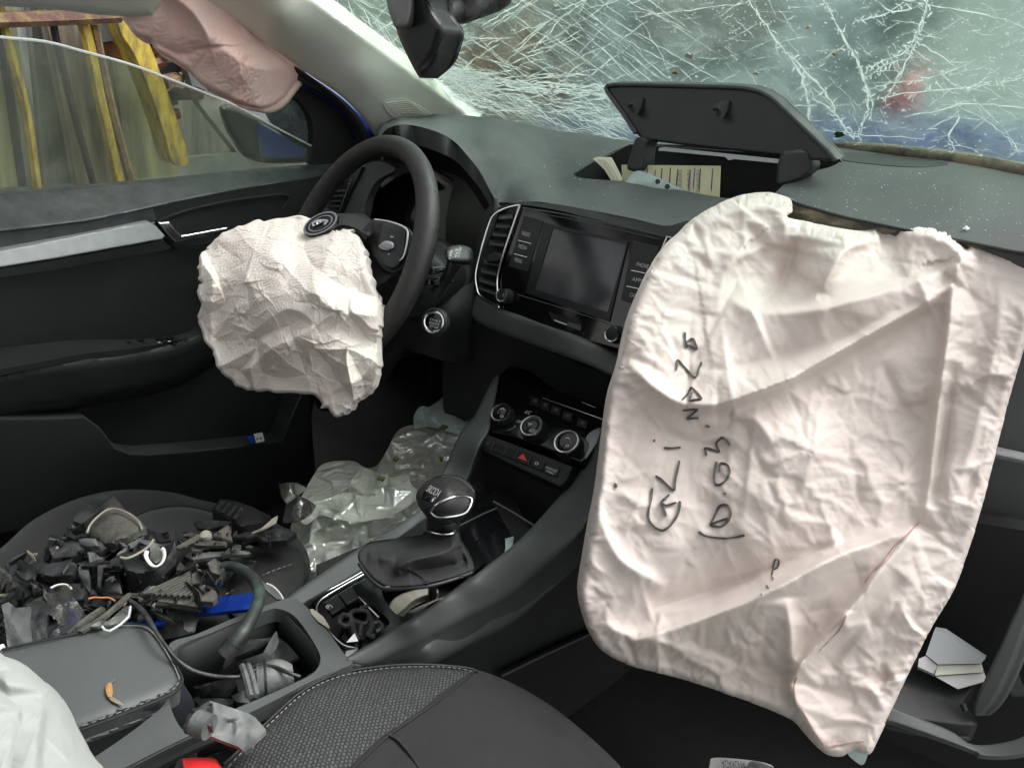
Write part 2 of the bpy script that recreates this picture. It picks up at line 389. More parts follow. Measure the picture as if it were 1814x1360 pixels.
M['bookgrey'] = mat('grey_book_cover', (.34, .36, .37), .5, var=.1, vscale=20)
M['shardgrey'] = mat('scuffed_grey_plastic', (.085, .093, .093), .5, col2=(.20, .21, .20), vscale=25, v2=.6, bump2=.5, b2scale=90)
M['sharddark'] = mat('scuffed_black_plastic', (.018, .019, .020), .40, col2=(.09, .093, .09), vscale=30, v2=.62, bump2=.5, b2scale=80)
M['shardmud'] = mat('muddy_plastic', (.105, .104, .085), .7, col2=(.035, .036, .034), vscale=35, v2=.55, bump2=.7, b2scale=120)
M['beige'] = mat('dirty_beige_plastic', (.32, .30, .25), .6, col2=(.2, .18, .14), vscale=40, v2=.6)
M['hose'] = mat('black_hose_rubber', (.022, .026, .024), .5, col2=(.06, .14, .10), vscale=30, v2=.64, bump=.5, bscale=400)
M['leafgreen'] = mat('green_leaf', (.10, .12, .04), .6, var=.3, vscale=60)
M['leafbrown'] = mat('dry_leaf', (.42, .22, .07), .7, col2=(.25, .13, .05), vscale=60)
M['wood'] = mat('beige_foam', (.22, .19, .13), .8, col2=(.05, .045, .035), vscale=40, v2=.55, bump2=.6, b2scale=60)
M['copper'] = mat('orange_wire', (.55, .22, .10), .5, var=.3, vscale=40)
M['mirror'] = mat('mirror_glass', (.72, .76, .76), .05, metal=1, var=.15, vscale=50, rvar=.04)
M['screen'] = mat('switched_off_screen', (.035, .04, .045), .14, col2=(.075, .072, .075), vscale=9, rvar=.06)
M['lens'] = mat('silver_reflector', (.55, .56, .54), .2, metal=.9, col2=(.15, .14, .12), vscale=30, v2=.55, bump2=.6, b2scale=60)
def glassy(name, tint, alpha, blur=0, rough=.05, dirt=(.5, .55, .5), dscale=8, dmin=.5, dmax=.75, dstr=.5, drops=0, dropscale=160, coord='Object', gloss=.14):
    """thin pane: see-through tint, reflections, dirt film and water drops"""
    m, nt, b = new_mat(name); L = nt.links.new; nt.nodes.remove(b); out = nt.nodes['Material Output']
    tr = NN(nt, 'ShaderNodeBsdfTransparent', Color=(*tint, 1)); gl = NN(nt, 'ShaderNodeBsdfGlossy', Roughness=rough, Color=(.9, .95, .95, 1))
    df = NN(nt, 'ShaderNodeBsdfDiffuse', Color=(*dirt, 1)); tl = NN(nt, 'ShaderNodeBsdfTranslucent', Color=(*(min(1, q*1.15) for q in dirt), 1))
    tc = NN(nt, 'ShaderNodeTexCoord'); nz = NN(nt, 'ShaderNodeTexNoise', Scale=dscale, Detail=7., Roughness=.65); L(tc.outputs[coord], nz.inputs['Vector'])
    mr = NN(nt, 'ShaderNodeMapRange'); mr.inputs['From Min'].default_value = dmin; mr.inputs['From Max'].default_value = dmax; mr.inputs['To Min'].default_value = alpha; mr.inputs['To Max'].default_value = alpha+dstr
    L(nz.outputs['Fac'], mr.inputs['Value']); fac = mr.outputs[0]
    if drops:
        vo = NN(nt, 'ShaderNodeTexVoronoi', Scale=float(dropscale)); L(tc.outputs[coord], vo.inputs['Vector'])
        d2 = NN(nt, 'ShaderNodeMapRange'); d2.inputs['From Min'].default_value = .12; d2.inputs['From Max'].default_value = .2; d2.inputs['To Min'].default_value = drops; d2.inputs['To Max'].default_value = 0
        L(vo.outputs['Distance'], d2.inputs['Value']); ad = NN(nt, 'ShaderNodeMath', operation='MAXIMUM'); L(fac, ad.inputs[0]); L(d2.outputs[0], ad.inputs[1]); fac = ad.outputs[0]
    m1 = NN(nt, 'ShaderNodeMixShader'); m1.inputs[0].default_value = .5; L(df.outputs[0], m1.inputs[1]); L(tl.outputs[0], m1.inputs[2])
    m2 = NN(nt, 'ShaderNodeMixShader'); L(fac, m2.inputs[0]); L(tr.outputs[0], m2.inputs[1]); L(m1.outputs[0], m2.inputs[2])
    if blur:
        rf_ = NN(nt, 'ShaderNodeBsdfRefraction', Roughness=.5, IOR=1.02, Color=(*tint, 1)); mx = NN(nt, 'ShaderNodeMixShader'); mx.inputs[0].default_value = blur
        n2 = NN(nt, 'ShaderNodeTexNoise', Scale=38., Detail=3.); L(tc.outputs[coord], n2.inputs['Vector']); b2 = NN(nt, 'ShaderNodeBump', Strength=1., Distance=.02); L(n2.outputs['Fac'], b2.inputs['Height']); L(b2.outputs[0], rf_.inputs['Normal'])
        L(tr.outputs[0], mx.inputs[1]); L(rf_.outputs[0], mx.inputs[2]); L(mx.outputs[0], m2.inputs[1])
    bp = NN(nt, 'ShaderNodeBump', Strength=.5, Distance=.002); L(nz.outputs['Fac'], bp.inputs['Height']); L(bp.outputs[0], gl.inputs['Normal'])
    fr = NN(nt, 'ShaderNodeLayerWeight', Blend=.5); pw = NN(nt, 'ShaderNodeMath', operation='POWER'); L(fr.outputs['Facing'], pw.inputs[0]); pw.inputs[1].default_value = 4.
    ml = NN(nt, 'ShaderNodeMath', operation='MULTIPLY_ADD'); L(pw.outputs[0], ml.inputs[0]); ml.inputs[1].default_value = min(.9, .30*gloss/.14); ml.inputs[2].default_value = .03*gloss/.14
    m3 = NN(nt, 'ShaderNodeMixShader'); L(ml.outputs[0], m3.inputs[0]); L(m2.outputs[0], m3.inputs[1]); L(gl.outputs[0], m3.inputs[2]); L(m3.outputs[0], out.inputs[0])
    return m
M['windglass'] = glassy('shattered_windscreen_glass', (.84, .93, .88), .008, rough=.12, dirt=(.50, .60, .58), dscale=11, dmin=.46, dmax=.75, dstr=.20, blur=.65)
M['sideglass'] = glassy('wet_side_window_glass', (.72, .76, .68), .10, rough=.06, dirt=(.36, .38, .32), dscale=10, dmin=.45, dmax=.8, dstr=.22, drops=.35, dropscale=120)
M['dropglass'] = glassy('rain_spotted_quarter_glass', (.25, .28, .28), .12, rough=.06, dirt=(.25, .27, .27), dscale=40, dmin=.45, dmax=.7, dstr=.3, drops=.7, dropscale=110)
M['crackm'] = glassy('broken_glass_edges', (.8, .9, .87), .85, rough=.15, dirt=(.92, 1.0, .96), dscale=90, dmin=.35, dmax=.7, dstr=.15, gloss=.4)
M['clearbag'] = glassy('clear_polythene', (.90, .90, .78), .84, rough=.10, dirt=(.95, .95, .86), dscale=22, dmin=.35, dmax=.7, dstr=.18, gloss=1.5)
M['whitebag'] = glassy('milky_polythene', (.85, .92, .90), .72, rough=.15, dirt=(.65, .78, .76), dscale=14, dmin=.35, dmax=.7, dstr=.3, gloss=.4)
M['clearshard'] = glassy('clear_plastic', (.75, .78, .74), .22, rough=.08, dirt=(.5, .5, .45), dscale=40, dmin=.45, dmax=.7, dstr=.5, gloss=.5)
def knit_mat():
    m, nt, b = new_mat('knitted_bolster_fabric'); L = nt.links.new
    tc = NN(nt, 'ShaderNodeTexCoord'); mp = NN(nt, 'ShaderNodeMapping'); L(tc.outputs['Object'], mp.inputs['Vector'])
    mp.inputs['Rotation'].default_value = (0, 0, R_(52)); mp.inputs['Scale'].default_value = (1, 1, .15)
    nz = NN(nt, 'ShaderNodeTexNoise', Scale=240.); L(mp.outputs[0], nz.inputs['Vector'])
    ad = NN(nt, 'ShaderNodeMix', data_type='RGBA', blend_type='LINEAR_LIGHT'); ad.inputs[0].default_value = .0016; L(mp.outputs[0], ad.inputs[6]); L(nz.outputs['Color'], ad.inputs[7])
    br = NN(nt, 'ShaderNodeTexBrick', Scale=1.); L(ad.outputs[2], br.inputs['Vector'])
    for k, v in (('Brick Width', .0046), ('Row Height', .0038), ('Mortar Size', .0011), ('Mortar Smooth', .6)): br.inputs[k].default_value = v
    br.inputs['Color1'].default_value = (.075, .08, .077, 1); br.inputs['Color2'].default_value = (.05, .054, .052, 1); br.inputs['Mortar'].default_value = (.014, .015, .015, 1)
    L(br.outputs['Color'], b.inputs['Base Color']); b.inputs['Roughness'].default_value = .85
    bp = NN(nt, 'ShaderNodeBump', Strength=.6, Distance=.001); bp.invert = True; L(br.outputs['Fac'], bp.inputs['Height']); L(bp.outputs[0], b.inputs['Normal'])
    return m
M['knit'] = knit_mat()
M['thread'] = mat('white_stitching', (.24, .25, .24), .8, var=.2, vscale=90)
def stitches(name, P3, mat_, parent, dash=.006, gap=.004, r=.0007):
    """row of sewn stitches along 3D points, joined as one seam"""
    P = resample(P3, .001, False); step = int((dash+gap)/.001); V = []; Fs = []
    for i in range(0, len(P)-step, step):
        a, b = P[i], P[min(i+int(dash/.001), len(P)-1)]; t = b-a; t /= np.linalg.norm(t)+1e-12
        s = np.cross(t, [0, 0, 1.]); s /= np.linalg.norm(s)+1e-9; u = np.cross(s, t); k = len(V)
        for q in (a, b):
            for sx, uz in ((-1, 0), (0, 1), (1, 0), (0, -1)): V.append(q+s*sx*r+u*uz*r)
        for j in range(4): Fs.append([k+j, k+(j+1) % 4, k+4+(j+1) % 4, k+4+j])
        Fs += [[k+3, k+2, k+1, k], [k+4, k+5, k+6, k+7]]
    return mesh_obj(name, V, Fs, mat_, parent, 0)
# crumpled cloth: piecewise-flat facets between random points, at several scales
def facets(lo, hi, n, seed, blur=1, cell=3.):
    rg = np.random.default_rng(seed); w, h = int((hi[0]-lo[0])/cell)+2, int((hi[1]-lo[1])/cell)+2
    P = np.c_[rg.uniform(0, w, n), rg.uniform(0, h, n)]; P = np.r_[P, [(0, 0), (w, 0), (0, h), (w, h)]]; z = rg.uniform(-1, 1, len(P))
    r = delaunay_2d_cdt([Vector(p) for p in P], [], [], 0, 1e-5); V = np.array([tuple(p) for p in r[0]]); idx = [q[0] if q else 0 for q in r[3]]
    Z = z[idx]; G = np.zeros((h+1, w+1))
    for f in r[2]:
        a, b, c = V[list(f)]; x0, x1 = int(max(0, min(a[0], b[0], c[0]))), int(min(w, max(a[0], b[0], c[0])))+1
        y0, y1 = int(max(0, min(a[1], b[1], c[1]))), int(min(h, max(a[1], b[1], c[1])))+1
        X, Yg = np.meshgrid(np.arange(x0, x1+1), np.arange(y0, y1+1)); D = (b[0]-a[0])*(c[1]-a[1])-(c[0]-a[0])*(b[1]-a[1])
        if abs(D) < 1e-9: continue
        l1 = ((X-a[0])*(c[1]-a[1])-(c[0]-a[0])*(Yg-a[1]))/D; l2 = ((b[0]-a[0])*(Yg-a[1])-(X-a[0])*(b[1]-a[1]))/D; l0 = 1-l1-l2
        m = (l0 >= -1e-6) & (l1 >= -1e-6) & (l2 >= -1e-6) & (X <= w) & (Yg <= h); zz = l0*Z[f[0]]+l1*Z[f[1]]+l2*Z[f[2]]
        G[Yg[m], X[m]] = zz[m]
    for _ in range(blur):
        G = (np.roll(G, 1, 0)+G*2+np.roll(G, -1, 0))/4; G = (np.roll(G, 1, 1)+G*2+np.roll(G, -1, 1))/4
    def f(v):
        x = np.clip((v[:, 0]-lo[0])/cell, 0, w-1.01); y = np.clip((v[:, 1]-lo[1])/cell, 0, h-1.01); i, j = x.astype(int), y.astype(int); a, b = x-i, y-j
        return (G[j, i]*(1-a)+G[j, i+1]*a)*(1-b)+(G[j+1, i]*(1-a)+G[j+1, i+1]*a)*b
    return f
def fold(v, line, H, wl, wr, taper=.35, p=1.):
    """ridge along a pixel polyline; wl / wr = widths to the left / right of its direction"""
    P = smooth_line(pp(line), 5, False) if isinstance(line, str) else np.array(line)
    best = np.full(len(v), 1e9); sg = np.ones(len(v)); tt = np.zeros(len(v)); n = len(P)-1
    for i in range(n):
        a, b = P[i], P[i+1]; e = b-a; L = e@e+1e-9; t = np.clip(((v-a)@e)/L, 0, 1); q = v-a-t[:, None]*e; d = np.linalg.norm(q, axis=1)
        m = d < best; best[m] = d[m]; sg[m] = np.sign(e[0]*q[m, 1]-e[1]*q[m, 0]); tt[m] = (i+t[m])/n
    w = np.where(sg < 0, wl, wr); return H*np.exp(-(np.sqrt(best**2+20.)-4.47)/w)*np.clip(np.sin(np.pi*np.clip(tt, 0, 1)), 0, 1)**max(taper, .7)

def creases(v, n, seed, lo, hi, L=(20, 90), Hh=(.0015, .005), wd=(3, 8), ang=None):
    """many short crisp fold lines at random, each sharp on one side"""
    rg = np.random.default_rng(seed); H = np.zeros(len(v))
    for i in range(n):
        c = rg.uniform(lo, hi); a = rg.uniform(0, np.pi) if ang is None else rg.normal(*ang); l = rg.uniform(*L)
        e = np.array([np.cos(a), np.sin(a)]); m = (np.abs(v[:, 0]-c[0]) < l+30) & (np.abs(v[:, 1]-c[1]) < l+30)
        if not m.any(): continue
        q = v[m]-c; s = q@e; t = q@np.array([-e[1], e[0]])+3*np.sin(s/l*2.2+i)
        w1, w2 = rg.uniform(*wd), rg.uniform(wd[0]*1.5, wd[1]*2.5); w = np.where(t < 0, w1, w2)
        H[m] += rg.uniform(*Hh)*(1 if rg.random() < .7 else -1)*np.exp(-np.abs(t)/w)*np.clip(1-np.abs(s)/l, 0, 1)
    return H
def stars(v, L, seed):
    """places where cloth was pinched: uneven creases running out of a point"""
    rg = np.random.default_rng(seed); H = np.zeros(len(v))
    for cu, cv, r, k in L:
        for j in range(k):
            a = 6.283*(j+rg.uniform(-.35, .35))/k; l = r*rg.uniform(.4, 1.3); e = np.array([np.cos(a), np.sin(a)])
            m = (np.abs(v[:, 0]-cu) < l+20) & (np.abs(v[:, 1]-cv) < l+20); q = v[m]-np.array([cu, cv]); s = q@e; t = q@np.array([-e[1], e[0]])+2.5*np.sin(s/l*3+j)
            w = np.where(t < 0, 3.5, 3.5+.22*np.clip(s, 0, None)); f = np.clip(1-s/l, 0, 1)*np.clip(s/8, 0, 1)
            H[m] += rg.uniform(.002, .006)*np.exp(-np.abs(t)/w)*f
    return H
# ================================================================ THE YARD OUTSIDE
def sheet_outside(name, pts, x, m, label, cat, th=.06, group=None, sub=1, amp=.01, seed=1):
    f = facets((-300, -300), (2200, 700), 260, seed, 2, 8.)
    o = skin(name, pts, [(u, v, tdep(u, v, ('x', x))) for u, v in pp(pts)[:4]], m, None, ext=(-th, 0, 0), step=26, sub=1, rounded=False, h=lambda v, d: f(v)*amp)
    return tag(o, label, cat, group)
g = mesh_obj('ground', [(-40, -30, -.42), (40, -30, -.42), (40, 60, -.42), (-40, 60, -.42)], [[0, 1, 2, 3]], M['ground'], None, 0); g['kind'] = 'structure'
# things seen through the left window, back to front
sheet_outside('sheet_wall', '-260,-160 620,-160 640,340 -260,360', -3.6, M['slate'], 'dark wet corrugated wall far behind the yellow rack', 'wall', .1, amp=.03, seed=3)
sheet_outside('board', '-60,-40 22,-40 40,150 34,330 -80,340', -2.75, M['olive'], 'olive wet board at the far left edge behind the window glass', 'board', seed=4)
sheet_outside('board', '46,-60 84,-60 130,110 150,320 84,330', -2.9, M['slate'], 'dark slate coloured board just right of the leftmost yellow post', 'board', seed=5)
sheet_outside('board', '66,-40 128,-40 175,150 200,330 138,330 105,150', -2.8, M['brownboard'], 'brown grey wet plank between the two left yellow posts', 'board', seed=6)
sheet_outside('board', '188,60 240,80 300,200 318,310 226,320 214,200', -2.85, M['olive'], 'olive board between the middle and right yellow posts', 'board', seed=7)
sheet_outside('steel_box', '168,36 208,36 216,70 180,76', -2.7, M['paleboard'], 'small pale metal box above the glass edge beside the rack', 'box', .12, amp=.002, seed=8)
sheet_outside('machine_panel', '180,78 214,72 252,112 245,118 186,100', -2.74, M['orange'], 'orange rusty machine panel under the small pale metal box', 'machine panel', seed=9)
sheet_outside('white_sack', '330,120 420,150 560,290 240,330 250,290 420,270 350,180', -3.1, M['paleboard'], 'pale grey sheeting low behind the door mirror', 'sheeting', amp=.08, seed=14)
rk = thing('steel_rack', 'yellow and rust painted steel rack outside the side window', 'rack', W(150, 300, ('x', -2.5)))
def xbar(name, pts, x, w, m, par):
    P = pp(pts); return tube(name, [W(u, v, ('x', x)) for u, v in P], w, m, par, seg=6, sm=3)
xbar('rail', '-60,36 76,33 212,27', -2.45, .026, M['rust'], rk)
xbar('rail', '-60,-14 60,-14 200,-20', -2.45, .03, M['rust'], rk)
for pts, w, m in (('-4,-20 2,34 26,120 46,200 66,340', .017, 'yellow'), ('-12,20 0,90 14,150 40,330', .014, 'rubber'), ('140,22 158,80 176,170 192,240 214,335', .022, 'yellow'),
                  ('168,44 178,100 200,200 236,335', .016, 'rust'), ('88,-30 92,30 120,160 168,335', .014, 'rubber')):  # rubber strips paint the dark shade in gaps between boards, not real posts
    xbar('post', pts, -2.5, w, M[m], rk)
fk = thing('yellow_beam', 'broad bright yellow beam leaning behind the pink airbag', 'beam', W(300, 250, ('x', -2.6)))
o = skin('beam_face', '206,8 226,24 262,74 288,140 316,220 334,286 308,288 288,225 262,150 236,92 214,56', [(u, v, tdep(u, v, ('x', -2.6))) for u, v in ((206, 8), (292, 140), (336, 290), (262, 150))], M['yellow'], fk, ext=(-.12, 0, 0), step=18)
rg = random.Random(4)
hp = thing('scrap_heap', 'heap of rusty orange scrap strips behind the pink airbag', 'scrap heap', W(320, 160, ('x', -3.2)))
for i in range(26):
    u = rg.uniform(262, 400); v = rg.uniform(66, 220); a = rg.uniform(-.5, .1); l = rg.uniform(20, 50)
    tube('scrap_strip', [W(u-l*math.cos(a), v-l*math.sin(a), ('x', -3.2)), W(u, v+rg.uniform(-4, 4), ('x', -3.05-rg.random()*.2)), W(u+l*math.cos(a), v+l*math.sin(a), ('x', -3.2))], rg.uniform(.012, .035), M[rg.choice(['orange', 'orange', 'rust', 'rubber'])], hp, seg=5, sm=2)
# things seen through the windscreen
def big(name, pts, dep, m, label, cat, th=.3, seed=1, amp=.05, sub=1):
    f = facets((300, -500), (2300, 500), 160, seed, 3, 8.)
    P = pp(pts); o = skin(name, pts, [(u, v, dep) for u, v in P[:3]], m, None, ext=tuple(MW[:, 2]*th), step=45, sub=sub, rounded=False, h=lambda v, d: f(v)*amp)
    return tag(o, label, cat)
big('yard_wall', '380,-260 1240,-260 1240,260 1100,262 520,250', 8., M['greenwall'], 'pale mossy wall far behind the windscreen', 'wall', seed=21, amp=.25)
def heap(name, u, v, dep, n, s, ms, label, seed):
    rg = random.Random(seed); t = thing(name, label, 'scrap heap', W(u, v, dep))
    for i in range(n):
        uu = u+rg.gauss(0, s[0]); vv = v+rg.gauss(0, s[1]); a = rg.uniform(0, 3.1); l = rg.uniform(14, 46)
        tube('scrap_piece', [W(uu-l*math.cos(a), vv-l*math.sin(a)*.5, dep), W(uu, vv, dep-.15), W(uu+l*math.cos(a), vv+l*math.sin(a)*.5, dep)], rg.uniform(.02, .09), M[rg.choice(ms)], t, seg=5, sm=2)
heap('scrap_heap', 900, 130, 6.2, 60, (90, 38), ['orange', 'orange', 'rust', 'rubber', 'brownboard', 'paleboard'], 'heap of rusty orange scrap beyond the cracked windscreen', 5)
dk = thing('dark_vehicle', 'dark slate vehicle blurred behind the middle of the windscreen', 'vehicle', W(1350, 250, 5.))
for nm, pts, m, dd in (('body', '1080,-40 1380,-120 1800,-180 1700,120 1660,300 1060,300 1040,120', 'darkcar', 5.0), ('bumper', '1060,232 1680,246 1680,300 1050,300', 'rubber', 4.85), ('window', '1150,-20 1330,-60 1380,60 1180,80', 'slate', 4.9)):
    skin(nm, pts, [(1100, 0, dd), (1600, 0, dd), (1300, 300, dd)], M[m], dk, ext=tuple(MW[:, 2]*.5), step=60, edge=(50, .2) if nm == 'body' else None)
vn = thing('van', 'dirty white van with a red tail lamp at the right of the windscreen', 'van', W(1750, 250, 4.2))
skin('body', '1730,-160 2100,-160 2100,330 1640,330 1600,220 1590,130 1650,60', [(1700, 0, 4.3), (2100, 0, 4.1), (1750, 300, 4.3)], M['vanwhite'], vn, ext=tuple(MW[:, 2]*.8), step=50, edge=(40, .15))
skin('bumper', '1560,214 2100,250 2100,350 1560,350', [(1700, 0, 4.05), (2100, 0, 3.9), (1750, 300, 4.05)], M['darkcar'], vn, ext=tuple(MW[:, 2]*.3), step=50, edge=(20, .06))
skin('tail_lamp', '1600,142 1618,138 1632,146 1634,166 1618,174 1600,170', [(1600, 150, 3.95)], M['redlamp'], vn, ext=tuple(MW[:, 2]*.2), step=10, edge=(8, .03))
fb = facets((900, 100), (2100, 420), 90, 31, 2, 5.)
bn = skin('bonnet', '960,196 1060,206 1250,214 1420,212 1560,206 1700,214 1830,232 1990,250 1990,420 1800,340 1480,300 1240,270 1000,262', '960,250,y1.60 1100,206,y2.3 1240,250,y1.62 1250,214,y2.3 1480,285,y1.55 1560,206,y2.35 1830,232,y2.2 1830,330,y1.52 1990,400,y1.5 1990,250,y2.2',
          M['bluewet'], None, ext=(0, 0, -.03), step=22, sub=1, h=lambda v, d: fb(v)*.09)
tag(bn, 'buckled blue bonnet seen low through the cracked windscreen', 'bonnet')
cw = skin('wiper_cowl', '960,262 1250,262 1480,274 1640,284 1830,310 1990,344 1990,470 1480,400 960,330', '960,262,y1.50 1480,274,y1.52 1990,344,y1.50 960,330,y1.48 1990,470,y1.46', M['rubber'], None, ext=(0, 0, -.02), step=40)
tag(cw, 'black wiper cowl strip at the foot of the windscreen', 'cowl')
# ================================================================ CAR SHELL
fl = skin('floor', '380,560 1240,560 2050,880 2050,1700 -300,1700 -300,900', [(500, 700, tdep(500, 700, ('z', .04))), (1200, 900, tdep(1200, 900, ('z', .04))), (1000, 1300, tdep(1000, 1300, ('z', .04)))], M['carpet'], None, ext=(0, 0, -.03), step=90, rounded=False)
fl['kind'] = 'structure'
def slab(name, V, F, m, par=None): return mesh_obj(name, V, F, m, par, 0)
def box(name, a, b, m, par=None, bev=0):
    V = [(x, y, z) for x in (a[0], b[0]) for y in (a[1], b[1]) for z in (a[2], b[2])]
    o = slab(name, V, [[0, 1, 3, 2], [4, 6, 7, 5], [0, 4, 5, 1], [2, 3, 7, 6], [0, 2, 6, 4], [1, 5, 7, 3]], m, par)
    if bev: b_ = o.modifiers.new('bevel', 'BEVEL'); b_.width = bev; b_.segments = 3
    return o
rf = box('ceiling', (-.62, -1.3, 1.19), (.54, .12, 1.22), M['pillar']); rf['kind'] = 'structure'
bw = box('firewall', (-.85, 1.28, -.1), (.85, 1.32, .84), M['carpet']); tag(bw, 'black carpeted bulkhead behind the pedals', 'bulkhead')
rr = thing('rear_cabin', 'dark rear cabin side with door pillar behind the driver seat', 'car body', (-.75, -.8, .1))
box('side_panel', (-.80, -1.4, -.1), (-.74, .12, .74), M['black'], rr); box('door_pillar', (-.74, .0, .74), (-.66, .12, 1.2), M['pillar'], rr)
box('rear_seat_back', (-.7, -1.3, .1), (.7, -1.15, .85), M['cloth'], rr); box('right_side_panel', (.76, -1.5, -.1), (.82, -.12, .78), M['black'], rr); box('right_door_pillar', (.70, -.3, .78), (.78, -.12, 1.2), M['pillar'], rr)
box('tailgate', (-.75, -1.6, .1), (.75, -1.5, .9), M['black'], rr)
# roof rail at the top left
rl = skin('roof_rail', '-80,-90 300,-90 290,-10 276,20 262,30 180,27 100,18 0,11 -80,6', '-80,-60,x-.52 300,-60,x-.52 262,28,x-.62 -80,6,x-.62 100,17,x-.62', M['pillar'], None, ext=(-.05, 0, .04), step=20, edge=(14, .02))
tag(rl, 'pale grey cloth-covered roof rail over the side window', 'roof rail')
# A pillar
pl_ = skin('windscreen_pillar', '268,-90 292,0 330,14 420,44 482,86 540,127 606,172 650,218 668,244 700,240 760,216 838,212 826,200 756,148 676,88 598,32 530,-20 440,-90',
           '292,0,x-.63 420,44,x-.655 540,127,x-.675 668,240,x-.69 300,-90,x-.56 440,-90,x-.48 530,-20,x-.54 676,88,x-.58 756,148,x-.60 830,208,x-.615 500,30,x-.56 640,130,x-.60', M['pillar'], None, ext=(-.03, .06, .01), step=12, sub=1, edge=(9, .006))
tag(pl_, 'pale grey cloth-covered windscreen pillar with a ridged speaker grille', 'windscreen pillar')
f_p = o_field['windscreen_pillar'][0]
def on_field(f, u, v, off=0.): return W(u, v, float(f([(u, v)])[0])-off)
gr_o = skin('speaker_grille', '678,182 700,176 724,178 766,206 740,206 700,210', K(' '.join('%g,%g,%g' % (u, v, f_p([(u, v)])[0]-.003) for u, v in ((678, 182), (724, 178), (766, 206), (700, 208)))), M['pillar'], pl_, ext=(-.004, .004, 0), step=8)
for k in range(7):
    s = k/6.; tube('grille_rib', [on_field(f_p, 684+s*20, 183+s*22, .007), on_field(f_p, 704+s*12, 180+s*20, .007), on_field(f_p, 726+s*14, 181+s*20, .007), on_field(f_p, 750+s*4, 199+s*6, .007)], .0009, M['pillar'], gr_o, seg=5, sm=3)
for o in (gr_o,): o.parent = pl_; o.location = -pl_.location
for o in gr_o.children: o.location = (0, 0, 0)
# ---------------------------------------------------------------- driver door with window
dr = thing('driver_door', 'black driver door with silver trim strip, wet sill and half-open glass', 'car door', (-.72, .5, .1))
gl = skin('window_glass', '-90,52 0,66 80,74 150,92 230,114 300,140 366,166 430,194 500,232 562,264 556,288 300,322 0,346 -90,352', '-90,60,x-.745 300,140,x-.745 560,270,x-.745 0,340,x-.735', M['sideglass'], dr, ext=(-.004, 0, 0), step=40)
tube('glass_edge', [W(u, v, ('x', -.744)) for u, v in pp('-90,52 0,66 80,74 150,92 230,114 300,140 366,166 430,194 500,232 562,264')], .0022, M['crackm'], gl, seg=6)
skin('sill', '-90,346 0,340 160,326 300,314 420,302 560,290 600,288 600,300 560,316 420,338 300,362 160,392 0,412 -90,420', '-90,340,x-.735 300,314,x-.735 560,290,x-.735 -90,420,x-.665 300,360,x-.675 560,314,x-.69', mat('wet_sill_plastic', (.045, .055, .055), .45, col2=(.02, .024, .024), vscale=30, v2=.54, rvar=.1, bump2=.25, b2scale=260), dr, ext=(0, 0, -.03), step=22, sub=1, edge=(8, .008))
skin('upper_card', '-90,418 0,408 160,390 300,360 420,336 560,314 606,304 560,390 520,420 300,470 0,490 -90,500', '-90,420,x-.668 300,362,x-.678 606,304,x-.69 -90,500,x-.665 300,470,x-.68 520,420,x-.69', M['black'], dr, ext=(-.03, 0, 0), step=30)
dpl = Pl((0, 440, ('x', -.655)), (300, 400, ('x', -.665)), (0, 490, ('x', -.655)))
skin('silver_trim', '-90,462 0,444 100,424 200,404 262,392 276,400 292,418 288,424 200,440 100,458 0,474 -90,488', '-90,470,x-.645 270,394,x-.662 292,420,x-.655 -90,488,x-.638 0,474,x-.638', M['silver'], dr, ext=(-.02, 0, 0), step=14, rounded=False, edge=(3, .003))
skin('trim_underside', '-90,490 0,476 100,460 200,442 290,426 304,438 300,442 200,462 100,478 0,492 -90,504', '-90,490,x-.640 290,426,x-.657 300,440,x-.668 -90,504,x-.655', mat('shaded_silver_trim', (.13, .14, .14), .5, metal=.4, var=.2, vscale=50), dr, ext=(-.02, 0, 0), step=14, rounded=False)  # same silver strip; the shade on its lower face is put into a darker colour
hb = skin('handle_bowl', '276,392 330,374 400,358 480,347 500,346 512,352 506,364 486,380 460,410 400,426 330,436 306,438', '276,392,x-.674 500,346,x-.686 486,390,x-.686 306,438,x-.672 400,385,x-.70', M['blacks'], dr, ext=(-.02, 0, 0), step=12)
tube('bowl_rim', [W(u, v, ('x', -.672-.012*i/6)) for i, (u, v) in enumerate(pp('278,392 330,373 400,357 480,346 503,345 512,352 500,370'))], .0022, M['black'], hb, seg=6)
skin('door_handle', '279,394 300,393 322,417 404,402 403,408 380,416 310,429 302,422', '279,394,x-.662 404,402,x-.650 310,428,x-.655', M['chrome'], dr, ext=(-.006, 0, 0), step=6, rounded=False, edge=(3, .002))
skin('lower_card', '-90,500 0,490 120,472 300,440 420,424 540,404 640,380 700,640 560,700 540,900 300,960 -90,980', '-90,500,x-.665 300,440,x-.675 540,404,x-.69 -90,760,x-.69 300,720,x-.705 560,700,x-.72 540,900,x-.74 -90,980,x-.72', M['black'], dr, ext=(-.04, 0, 0), step=40, edge=None)
